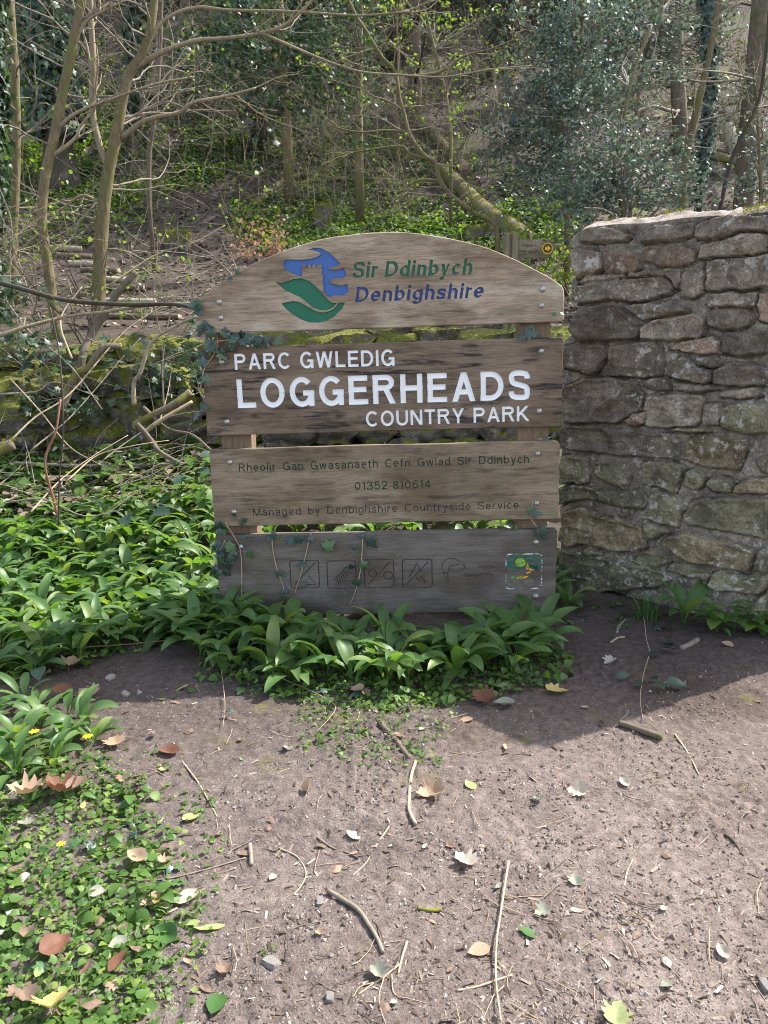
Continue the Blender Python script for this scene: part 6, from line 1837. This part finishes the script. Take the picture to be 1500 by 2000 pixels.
# ------------------------------------------------------------------ fallen sticks and branches
def stick(label, pts, w, mat, seed=1, D=None, lift=0.6, name='stick', cat='stick', group=None, lump=.1, ends=None, mossn=0, side=()):
    P = []
    for q in pts:
        P.append(spot(q[0], q[1]) if D is None else at(q[0], q[1], q[2] if len(q) > 2 else D))
    P = np.array(P)
    w = w if isinstance(w, tuple) else (w, w)
    z = ((P - CAM) @ _f)
    r0, r1 = w[0] * z[0] / FPX / 2, w[1] * z[-1] / FPX / 2
    if D is None: P[:, 2] += np.linspace(r0, r1, len(P)) * lift
    if D is not None: P[1:-1] += np.random.default_rng(seed + len(label)).normal(0, .022, P[1:-1].shape)
    P = spline(P, max(10, len(pts) * 6))
    o = empty(name, tuple(P[0])) if (ends or mossn) else None
    m_ = MB(); m_.tube(P, np.linspace(r0, r1, len(P)), 8 if r0 > .004 else 5, True, None, lump, seed)
    for q in side:
        S = np.array([spot(a, c) if D is None else at(a, c, D) for a, c in q])
        if D is None: S[:, 2] += r1
        S = spline(S, 12); m_.tube(S, np.linspace(r1, r1 * .5, 12), 4, False, None, lump, seed)
    if o:
        tag(o, label, cat, group)
        keep(m_.build('bark', M[mat], None), o, P[0])
        if ends:
            for i, k in ((0, 1), (-1, -2)):
                d = P[i] - P[k]; d /= np.linalg.norm(d); r = (r0, r1)[i]
                m_ = MB(); m_.tube([P[i] - d * r * .3, P[i] + d * .0015], r * .99, 8, True); keep(m_.build('cut_end', M['cutwood'], None), o, P[0])
        if mossn:
            i = RNG.integers(0, len(P), mossn)
            q = P[i] + RNG.normal(0, r0 * .5, (mossn, 3)); q[:, 2] = P[i][:, 2] + r0 * RNG.uniform(.3, 1, mossn)
            moss(q, .012, 'moss', o, P[0])
        return o
    o = m_.build(name, M[mat], None)
    return tag(o, label, cat, group)
stick('dark bare pole leaning across the gap left of the sign', [(-60, 536, 6.3), (60, 568, 6.2), (130, 588, 6.1), (240, 600, 6.0), (330, 604, 5.9), (400, 608, 5.8)], (10, 7), 'bark_dark', D=6, name='fallen_branch', cat='branch')
stick('long pale branch sweeping across the low wall under the dark pole', [(-60, 670, 5.9), (0, 652, 5.9), (60, 629, 5.95), (130, 620, 6), (200, 609, 6), (300, 601, 6), (392, 592, 6)], (8, 5), 'twig_pale', D=6, name='fallen_branch', cat='branch')
stick('dark snapped stem standing up from the mossy wall', [(150, 760, 6.1), (160, 700, 6.15), (182, 655, 6.2), (215, 590, 6.25), (240, 560, 6.3), (266, 532, 6.3)], (17, 12), 'bark_brown', D=6.2, name='snapped_sapling', cat='branch', ends=True)
stick('pale bent stem arching up beside the left edge of the sign', [(262, 792, 5.8), (265, 760, 5.8), (275, 725, 5.85), (300, 680, 5.9), (340, 640, 5.9), (385, 618, 5.9)], (10, 5), 'twig_pale', D=5.9, name='bent_branch', cat='branch')
stick('short mossy branch with a pale snapped tip on the low wall', [(120, 800, 5.9), (150, 745, 5.95), (175, 715, 6.0), (205, 692, 6.0), (236, 676, 6.05)], (17, 13), 'bark_log', D=6, name='broken_branch', cat='branch', ends=True, mossn=160)
stick('tan cut branch pointing at the name plank, moss along its top', [(262, 832, 5.4), (300, 810, 5.4), (340, 790, 5.4), (371, 766, 5.45)], (12, 14), 'bark_log', D=5.4, name='cut_branch', cat='branch', ends=True, mossn=120)
stick('thin tan stick just below the tan cut branch', [(285, 842, 5.3), (320, 820, 5.3), (376, 784, 5.35)], (9, 6), 'cutwood', D=5.3, name='fallen_branch', cat='branch')
stick('brown branch slanting down to the notice plank', [(268, 828, 5.2), (300, 850, 5.15), (325, 875, 5.1), (350, 905, 5.05)], (10, 9), 'bark_brown', D=5.2, name='fallen_branch', cat='branch')
stick('thin brown branch reaching the left post above the notice plank', [(280, 795, 5.4), (330, 828, 5.3), (370, 858, 5.2), (415, 882, 5.1)], (7, 5), 'bark_brown', D=5.2, name='fallen_branch', cat='branch')
stick('pale knobbly log lying in the brushwood above the garlic', [(100, 985), (135, 968), (170, 963), (206, 960)], (17, 13), 'bark_pale', lump=.3, name='fallen_branch', cat='branch')
stick('mossy log glowing green against the notice plank', [(285, 985), (350, 982), (425, 978)], (13, 15), 'bark_log', name='fallen_branch', cat='branch', mossn=420)
stick('thick moss-coated log at the left edge of the brushwood', [(-60, 950, 5.0), (-10, 900, 5.05), (26, 868, 5.1)], (28, 22), 'bark_log', D=5, name='fallen_branch', cat='branch', mossn=500)
stick('long straight stick lying level across the brushwood', [(30, 922), (150, 926), (260, 924), (380, 920)], (6, 5), 'twig_grey', name='fallen_branch', cat='branch', lift=6)
stick('dead stick parallel to the long one, lower down', [(70, 948), (150, 944), (230, 940), (330, 945)], (5, 4), 'twig_straw', name='fallen_branch', cat='branch', lift=6)
stick('reddish young stem rising from the back of the garlic bed', [(114, 1010, 4.75), (106, 960, 4.75), (99, 900, 4.75), (103, 840, 4.75), (118, 780, 4.8)], (6, 4), 'twig_red', D=4.75, name='young_stem', cat='stem')
stick('dark thin upright stem beside the reddish one', [(114, 1025, 4.7), (116, 930, 4.7), (121, 820, 4.7), (118, 700, 4.75), (98, 600, 4.8)], (4, 3), 'twig_dark', D=4.7, name='young_stem', cat='stem')
for k, (pts, w, mt) in enumerate([([(-20, 905), (60, 830), (130, 770), (250, 650), (330, 590)], 5, 'twig_pale'), ([(0, 570), (60, 640), (130, 720), (200, 800)], 5, 'twig_grey'), ([(60, 880), (140, 810), (240, 700), (275, 660)], 4, 'twig_grey'), ([(20, 740), (80, 800), (140, 870), (190, 905)], 4, 'twig_pale'),
                                  ([(310, 830), (322, 760), (336, 712)], 3, 'twig_pale'), ([(200, 900), (270, 850), (340, 820), (420, 800)], 4, 'twig_grey'), ([(130, 940), (190, 890), (260, 880), (330, 860)], 4, 'twig_straw'), ([(290, 960), (300, 860), (290, 740)], 3, 'twig_dark'), ([(0, 770), (60, 765), (120, 760), (190, 775)], 5, 'twig_pale'),
                                  ([(140, 700), (120, 640), (125, 600), (160, 560)], 6, 'twig_pale'), ([(320, 800), (330, 700), (345, 600), (380, 540)], 5, 'twig_dark'), ([(210, 560), (300, 500), (380, 470), (440, 440)], 5, 'twig_pale'), ([(60, 1000), (120, 940), (180, 890), (250, 850)], 4, 'twig_straw'), ([(20, 980), (90, 990), (160, 1000), (240, 995)], 5, 'twig_grey')]):
    stick('bare twig in the tangle of dead branches left of the sign', [(a, c, 5.0 + (900 - c) * .0045 + .15 * (k % 3)) for a, c in pts], (w * .85, w * .4), mt, k * 7, D=5.5, name='dead_twig', cat='twig', group='tangle of dead twigs left of the sign')
m_ = MB()
for _ in range(240):
    a, c = RNG.uniform(-60, 420), RNG.uniform(760, 1010)
    p = spot(a, c) + (0, 0, RNG.uniform(.0, .12))
    pts, _ = wander(p, (RNG.normal(0, 1), RNG.normal(0, .6), RNG.normal(.05, .25)), RNG.uniform(.2, .8), 5, RNG, .12)
    m_.tube(pts, np.linspace(RNG.uniform(.002, .006), .0015, 6), 4, False)
tag(m_.build('brushwood', M['twig_grey'], None), kind='stuff')
# sticks on the path
stick('curved grey stick, the thickest on the bare path', [(641, 1745), (665, 1762), (700, 1785), (722, 1815), (738, 1840), (748, 1866)], (9, 8), 'twig_grey', 2, lift=1.2)
stick('long thin straw-coloured stalk running down the bottom of the path', [(993, 1690), (985, 1740), (978, 1790), (970, 1850), (968, 1920), (978, 2010)], (5, 4), 'twig_straw', 3, lift=5, lump=.03)
stick('short stout brown stick at the edge of the shade', [(1210, 1416), (1250, 1432), (1292, 1448)], (12, 13), 'bark_brown', 4, lift=1.0)
stick('upright-looking pale twig crossing the middle of the path', [(812, 1490), (803, 1520), (799, 1560), (800, 1590), (812, 1617)], (6, 7), 'twig_straw', 5)
stick('knotty surface root with moss before the sign', [(738, 1415), (765, 1440), (785, 1465), (800, 1485)], (12, 9), 'bark_brown', 6, lift=.2, lump=.3, name='root', cat='root')
stick('grey curved stick in the shade near the wall', [(1330, 1268), (1345, 1262), (1362, 1252)], (10, 11), 'twig_grey', 7)
stick('bent twig in the shade below the tall wall', [(1205, 1238), (1208, 1225), (1222, 1212)], (6, 4), 'twig_grey', 8)
stick('slim bowed twig in the shade right of the sign', [(1193, 1255), (1206, 1247), (1220, 1244)], (4, 3), 'twig_straw', 9)
stick('thin twig parallel beside the stout brown stick', [(1318, 1435), (1340, 1465), (1355, 1490), (1365, 1512)], (4, 3), 'twig_straw', 10)
stick('pale root-like twig branching over the lower path', [(780, 1888), (750, 1910), (725, 1925), (700, 1945)], (5, 3), 'twig_straw', 11, side=[[(750, 1910), (740, 1950), (745, 1985), (755, 2010)], [(740, 1918), (705, 1930), (690, 1950)], [(765, 1905), (770, 1945), (800, 1955), (830, 1960)]])
stick('flat pale splinter near the root-like twig', [(795, 1845), (785, 1875), (778, 1905)], (6, 4), 'twig_straw', 12)
stick('pale stem lying level at the lower path, right of the root-like twig', [(892, 1938), (930, 1930), (965, 1920), (1000, 1910)], (5, 5), 'twig_straw', 13)
stick('slanting straw between the small leaves in mid path', [(760, 1622), (735, 1655), (715, 1685), (688, 1710)], (3.5, 3), 'twig_straw', 14)
stick('slender dark twig over the lighter soil in mid path', [(620, 1637), (650, 1655), (680, 1668), (700, 1678)], (4, 3), 'twig_grey', 15)
stick('long curved runner edging the verge', [(195, 1702), (250, 1720), (320, 1722), (400, 1700), (480, 1675)], (4, 3), 'twig_grey', 16)
stick('thin stalk trailing from the rust-red leaf', [(355, 1485), (385, 1525), (410, 1570), (425, 1600)], (3.5, 2.5), 'twig_straw', 17)
stick('short grey chunk of wood right of the verge', [(488, 1650), (490, 1668), (491, 1688)], (9, 8), 'twig_grey', 18)
stick('small lichen-covered twig in the lower path', [(815, 1780), (838, 1783), (862, 1780)], (7, 9), 'bark_log', 19, lump=.3)
stick('hooked twig left of the curved grey stick', [(545, 1655), (580, 1670), (597, 1700), (590, 1725), (574, 1745)], (3.5, 2.5), 'twig_straw', 20)
stick('forked pale twig on the right of the path', [(1220, 1728), (1224, 1705), (1236, 1678)], (4, 3), 'twig_straw', 21)
stick('dark stick near the right edge of the path', [(1415, 1630), (1432, 1645), (1452, 1668)], (5, 3), 'twig_dark', 22)
TW = []
for k in range(6):
    m_ = MB(); pts, _ = wander((-.5, 0, 0), (1, 0, 0), 1.0, 6, RNG, .16); pts[:, 2] *= .3
    m_.tube(pts, np.array([.016, .02, .018, .018, .016, .014, .008]), 5, True, None, .12, k)
    TW.append(m_)
TM = {(k, mt): TW[k].mesh('twig', M[mt]) for k in range(6) for mt in ('twig_straw', 'twig_grey', 'twig_dark')}
px = patch(240, [(150, 1300), (400, 1290), (500, 1360), (1050, 1400), (1500, 1330), (1500, 2030), (330, 2030), (330, 1600)])
for p, a in zip(spots(px[:, 0], px[:, 1]), px):
    L = random.uniform(.03, .13)
    mt = random.choice(('twig_straw', 'twig_straw', 'twig_grey', 'twig_dark'))
    o = bpy.data.objects.new('twig', TM[(random.randrange(6), mt)]); col.objects.link(o)
    o.location = tuple(p + (0, 0, .004)); o.rotation_euler = (random.gauss(0, .08), random.gauss(0, .08), random.uniform(0, 6.28)); o.scale = (L, L * .8, L * .8) if L < .08 else (L, L * .6, L * .6)
    tag(o, {'twig_straw': 'short straw-coloured twig', 'twig_grey': 'short grey twig', 'twig_dark': 'short dark twig'}[mt] + ' strewn on the bare path', 'twig', 'twigs strewn on the path')

# ------------------------------------------------------------------ fallen leaves
def curl_leaf(tmpl, seed, curl, n=1):
    V, F = tmpl[0].copy(), tmpl[1]
    r2 = np.random.default_rng(seed)
    V = V.copy()
    V[:, 1] -= .5
    V[:, 2] = curl * (.5 * V[:, 1] ** 2 + .9 * np.abs(V[:, 0]) ** 1.5) + .10 * curl * noise(np.c_[V[:, :2], np.full(len(V), seed)], 3.0, seed)
    V[:, 2] -= V[:, 2].min()
    m_ = MB(); m_.add(V, [F] if not isinstance(F, list) else F)
    m_.tube(np.array([(0, -.5, V[0, 2]), (.02, -.62, V[0, 2] * .8), (.05, -.78, .02)]), .012, 4, False)
    return m_
def closed(half):
    h = np.array(half, float)
    return np.r_[h, (h[1:-1] * (-1, 1))[::-1]]
_ov = [(0, 0), (.13, .05), (.27, .17), (.36, .34), (.35, .52), (.28, .68), (.17, .84), (.07, .94), (0, 1.04)]
_la = [(0, 0), (.09, .08), (.16, .24), (.19, .42), (.16, .62), (.10, .8), (0, 1.04)]
LV = {k: [curl_leaf(blade(closed(h), (0, .42), 4, 7 * j + i, cr), 10 * j + i, cu) for i, (cr, cu) in enumerate(((.10, .35), (.26, .8), (.34, 1.1), (.18, -.5)))] for j, (k, h) in enumerate((('lobed', _syc), ('oval', _ov), ('narrow', _la)))}
_lm = {}
def leaf(kind, v, c):
    if (kind, v, c) not in _lm: _lm[(kind, v, c)] = LV[kind][v].mesh('fallen_leaf', M['dead_' + c], True)
    return _lm[(kind, v, c)]
def drop(px_, py_, kind, v, c, size, ang, label, group=None, lift=.004, roll=.15):
    p = spot(px_, py_)
    o = bpy.data.objects.new('fallen_leaf', leaf(kind, v, c)); col.objects.link(o)
    o.location = tuple(p + (0, 0, lift)); o.scale = (size,) * 3
    o.rotation_euler = (random.gauss(0, roll), random.gauss(0, roll), math.radians(ang))
    tag(o, label, 'leaf', group)
drop(1088, 1353, 'lobed', 0, 'yellow', .085, -95, 'bright yellow lobed leaf lying in the shade right of the garlic', lift=.01)
drop(970, 1347, 'lobed', 0, 'lime', .08, 20, 'pale lime leaf just left of the bright yellow one')
drop(330, 1471, 'oval', 1, 'rust', .085, 80, 'rust-red curled leaf on the sunlit soil, left of centre')
drop(604, 1548, 'oval', 1, 'tan', .07, -60, 'tan ribbed leaf standing on edge in the middle of the path', lift=.012, roll=.5)
drop(918, 1535, 'oval', 0, 'lime', .055, 30, 'yellow-green oval leaf right of the crossing twig')
drop(840, 1555, 'lobed', 2, 'tan', .085, 100, 'large crumpled tan leaf in the middle of the path')
drop(690, 1638, 'oval', 0, 'pale', .05, 60, 'small whitish leaf in mid path')
drop(1412, 1868, 'oval', 1, 'pale', .045, 10, 'small pale curled leaf on the right side of the path')
drop(1205, 1985, 'lobed', 1, 'lime', .06, -30, 'pale green leaf cut off by the bottom edge')
drop(1030, 1828, 'oval', 0, 'green', .05, 70, 'glossy green leaf on the path right of the long stalk')
drop(423, 1970, 'oval', 0, 'green', .065, 175, 'large dark green leaf near the bottom, left of centre')
drop(325, 1832, 'oval', 1, 'green', .075, 60, 'half green, half yellow leaf on its edge right of the verge', roll=.5)
drop(935, 1862, 'oval', 0, 'tan', .06, 110, 'pinkish tan leaf beside the long thin stalk')
drop(905, 1682, 'lobed', 1, 'pale', .065, 40, 'grey-white crumpled leaf in the lower path')
drop(365, 1762, 'oval', 2, 'pale', .07, 130, 'large white bleached leaf at the verge edge')
drop(410, 1818, 'narrow', 0, 'lime', .08, 100, 'slender yellow-green leaf right of the bleached one')
drop(372, 1810, 'narrow', 0, 'lime', .06, 80, 'narrow lime leaf below the bleached one')
drop(300, 1770, 'oval', 1, 'tan', .075, 120, 'dusky pink curled leaf left of the bleached one')
drop(268, 1690, 'oval', 1, 'tan', .07, 60, 'orange-tan curled leaf amid the verge plants', lift=.02)
drop(110, 1865, 'oval', 2, 'rust', .08, -40, 'orange-brown rolled leaf low in the verge', lift=.03)
drop(235, 1895, 'oval', 1, 'rust', .06, -30, 'small rust leaf low in the verge', lift=.02)
drop(105, 1985, 'lobed', 1, 'yellow', .075, 20, 'yellow leaf at the bottom left corner', lift=.03)
drop(375, 1600, 'oval', 0, 'lime', .065, -50, 'lime green pointed leaf on the soil right of the verge')
drop(320, 1505, 'oval', 1, 'lime', .05, 20, 'little curled lime leaf below the rust-red one')
drop(225, 1455, 'lobed', 0, 'tan', .08, 30, 'broad pale tan leaf beside the right celandine', lift=.02)
drop(110, 1560, 'lobed', 2, 'rust', .10, 60, 'big reddish-brown crumpled leaf in the verge', lift=.03)
drop(45, 1570, 'lobed', 2, 'tan', .095, 100, 'pale peach leaf at the left edge of the verge', lift=.04)
drop(150, 1555, 'oval', 1, 'umber', .09, 150, 'brown curled leaf right of the big reddish one', lift=.03)
drop(165, 1590, 'narrow', 1, 'yellow', .045, 10, 'small orange-yellow leaf in the verge', lift=.03)
drop(170, 1360, 'lobed', 1, 'tan', .09, 60, 'brown-pink crumpled leaf on the dark soil left of the sign', lift=.01)
drop(120, 1365, 'oval', 1, 'rust', .10, 110, 'dark brown shiny leaf at the edge of the garlic', lift=.03)
drop(140, 1305, 'lobed', 1, 'tan', .09, 10, 'tan crumpled leaf under the garlic bed', lift=.03)
drop(315, 1365, 'narrow', 0, 'lime', .05, 70, 'little pale green leaf on the dark soil left of the sign')
drop(355, 1345, 'narrow', 1, 'lime', .07, 120, 'light green leaf at the shaded foot of the garlic')
drop(375, 1348, 'oval', 0, 'green', .06, 160, 'dark green fallen leaf before the left post')
drop(345, 1372, 'narrow', 0, 'umber', .06, 80, 'thin olive curled leaf left of the sign foot')
drop(700, 1360, 'oval', 1, 'tan', .065, 80, 'peach dry leaf on the plants before the sign', lift=.03)
drop(715, 1365, 'oval', 1, 'umber', .05, 20, 'brown bit of leaf right of the peach one', lift=.02)
drop(940, 1370, 'lobed', 1, 'rust', .09, 40, 'red-brown crumpled leaf below the lime one', lift=.02)
drop(985, 1382, 'oval', 1, 'silver', .09, 90, 'grey curled leaf left of the bright yellow one', lift=.01)
drop(910, 1410, 'oval', 0, 'tan', .06, 100, 'flat tan oval leaf at the shade edge')
drop(872, 1345, 'lobed', 0, 'silver', .05, 0, 'silvery leaf standing among the garlic', lift=.05, roll=.6)
drop(1142, 1383, 'oval', 1, 'pale', .035, 90, 'white scrap of leaf in the shade below the bright yellow one')
drop(1190, 1296, 'lobed', 1, 'pale', .06, 120, 'grey lobed leaf in the shade right of the sign')
drop(1420, 1262, 'oval', 1, 'tan', .06, 60, 'small crumpled leaf in the shade by the nettle')
drop(560, 1465, 'lobed', 1, 'silver', .04, 30, 'silver-grey scrap on the sunlit soil below the sign')
drop(986, 1463, 'narrow', 1, 'tan', .05, 170, 'brown pod-like leaf at the shade edge')
drop(1125, 1548, 'lobed', 1, 'pale', .06, 70, 'dull white leaf fragment right of mid path')
drop(1220, 1530, 'oval', 1, 'pale', .05, 20, 'pale leaf fragment on the right of the path')
drop(1310, 1333, 'oval', 0, 'silver', .03, 20, 'tiny silver leaf at the sunlit edge right of the bramble')
drop(610, 1280, 'oval', 1, 'tan', .05, 120, 'pinkish dry leaf among the garlic before the sign', lift=.06)
for c, n in (('pale', 22), ('tan', 20), ('umber', 40), ('lime', 4), ('silver', 12)):
    px = np.r_[patch(n * 2 // 3, [(300, 1430), (1500, 1340), (1500, 2030), (330, 2030)]), patch(n - n * 2 // 3, [(-40, 1480), (260, 1500), (340, 1750), (300, 2030), (-40, 2030)])]
    for a, c_ in px:
        big = a < 340
        k0 = 'umber' if big and c == 'pale' and c_ % 2 < 1.3 else c
        drop(a, c_, random.choice(('oval', 'lobed', 'narrow') if c != 'pale' else ('oval', 'narrow')), random.choice((1, 2, 2, 3)), k0, random.uniform(.016, .042) * (1.2 if big else 1), random.uniform(0, 360),
             {'pale': 'small bleached leaf scrap', 'tan': 'small tan leaf scrap', 'umber': 'small dull brown leaf scrap', 'lime': 'small yellow-green leaf scrap', 'silver': 'small grey-green leaf scrap'}[k0] + (' in the verge' if big else ' on the bare path'),
             'leaf scraps in the verge' if big else 'leaf scraps on the path', lift=.015 if big else .003)

# ------------------------------------------------------------------ stones and crumbs of soil
PB = []
for k in range(4):
    m_ = MB(); rock(m_, np.zeros(3), (1, .75, .5), 300 + k, 5, .28); PB.append(m_.mesh('pebble', M['pebble']))
def pebble(px_, py_, s, label, group=None):
    p = spot(px_, py_); o = bpy.data.objects.new('pebble', random.choice(PB)); col.objects.link(o)
    o.location = tuple(p + (0, 0, s * .2)); o.scale = (s,) * 3; o.rotation_euler = (random.gauss(0, .2), random.gauss(0, .2), random.uniform(0, 6.28)); tag(o, label, 'pebble', group)
pebble(530, 1888, .020, 'angular white stone at the lower left of the path')
pebble(625, 1765, .013, 'pale stone left of the curved grey stick')
pebble(645, 1953, .012, 'small white angular stone near the bottom of the path')
pebble(707, 1766, .008, 'tiny white pebble right of the curved grey stick')
pebble(245, 1355, .018, 'flat pale stone on the dark soil left of the sign')
pebble(215, 1325, .022, 'grey slab-like stone at the edge of the garlic bed')
pebble(272, 1353, .012, 'white pebble on the dark soil left of the sign')
pebble(1493, 1930, .014, 'white pebble at the right edge of the path')
px = patch(70, [(330, 1440), (1500, 1360), (1500, 2030), (330, 2030)])
for a, c in px[:48]: pebble(a, c, random.uniform(.003, .008), 'little pale pebble trodden into the path', 'little pebbles in the path')
m_ = MB()
cr = np.array([(-.5, -.4, 0), (.5, -.5, 0), (.45, .5, 0), (-.4, .45, 0), (-.1, .05, .6), (.2, -.1, .5)])
cf = np.array([(0, 1, 5), (1, 2, 5), (2, 4, 5), (2, 3, 4), (3, 0, 4), (0, 5, 4)])
px = patch(16000, [(-100, 1400), (150, 1260), (430, 1280), (1050, 1390), (1500, 1250), (1650, 1300), (1700, 2080), (-100, 2080)])
P = spots(px[:, 0], px[:, 1]); n = len(P)
cl_ = fbm(P, 2.2, 3, .6, 55)
k_ = fbm(P, 1.3, 3, .6, 58) + RNG.normal(0, .18, n) > -.12
P, cl_ = P[k_], cl_[k_]; n = len(P)
sz = np.clip(np.exp(RNG.normal(-5.55, .5, n)), .002, .016) * (1 + .9 * sstep(.1, .45, cl_))
m_.scatter(cr, cf, P - np.c_[np.zeros((n, 2)), sz * .08], np.c_[RNG.normal(0, 1, (n, 2)), RNG.normal(0, .2, n)], np.c_[RNG.normal(0, .25, (n, 2)), np.ones(n)], sz)
for cx_, cy_, s_ in ((1050, 1560, 40), (1275, 1612, 45), (960, 1520, 40), (1085, 1640, 30), (1310, 1495, 60), (1345, 1380, 45), (1000, 1700, 35), (720, 1560, 30), (1150, 1440, 40), (1420, 1510, 40), (880, 1660, 30), (460, 1560, 30), (600, 1800, 40), (1200, 1790, 35), (1090, 1990, 40)):
    q_ = np.c_[RNG.normal(cx_, s_ * 1.2, 90), RNG.normal(cy_, s_ * .45, 90)]
    q_ = spots(q_[:, 0], q_[:, 1])
    m_.scatter(cr, cf, q_, np.c_[RNG.normal(0, 1, (90, 2)), RNG.normal(0, .3, 90)], np.c_[RNG.normal(0, .3, (90, 2)), np.ones(90)], np.clip(np.exp(RNG.normal(-5.1, .45, 90)), .002, .015))
crumb = NT('soil_crumb'); g_ = crumb.n('ShaderNodeNewGeometry')
M['crumb'] = crumb.fin(crumb.ramp(g_.outputs['Random Per Island'], [(0, (0.06, 0.046, 0.039)), (.55, (0.15, 0.118, 0.10)), (.88, (0.26, 0.22, 0.195)), (1, (0.32, 0.29, 0.265))]), .9)
tag(m_.build('soil_crumbs', M['crumb'], None, False), kind='stuff')
m_ = MB()
px = patch(4000, [(-100, 1420), (150, 1270), (450, 1290), (1050, 1400), (1500, 1270), (1650, 1300), (1700, 2080), (-100, 2080)])
P = spots(px[:, 0], px[:, 1]); n = len(P); P[:, 2] += .0015
chip = np.array([(-.12, -.5, 0), (.12, -.45, .03), (.10, .5, 0), (-.1, .45, .02)])
m_.scatter(chip, np.array([(0, 1, 2, 3)]), P, np.c_[RNG.normal(0, 1, (n, 2)), RNG.normal(0, .15, n)], np.c_[RNG.normal(0, .35, (n, 2)), np.ones(n)], np.clip(np.exp(RNG.normal(-4.3, .5, n)), .005, .035))
tag(m_.build('litter_chips', M['litter'], None, False), kind='stuff')
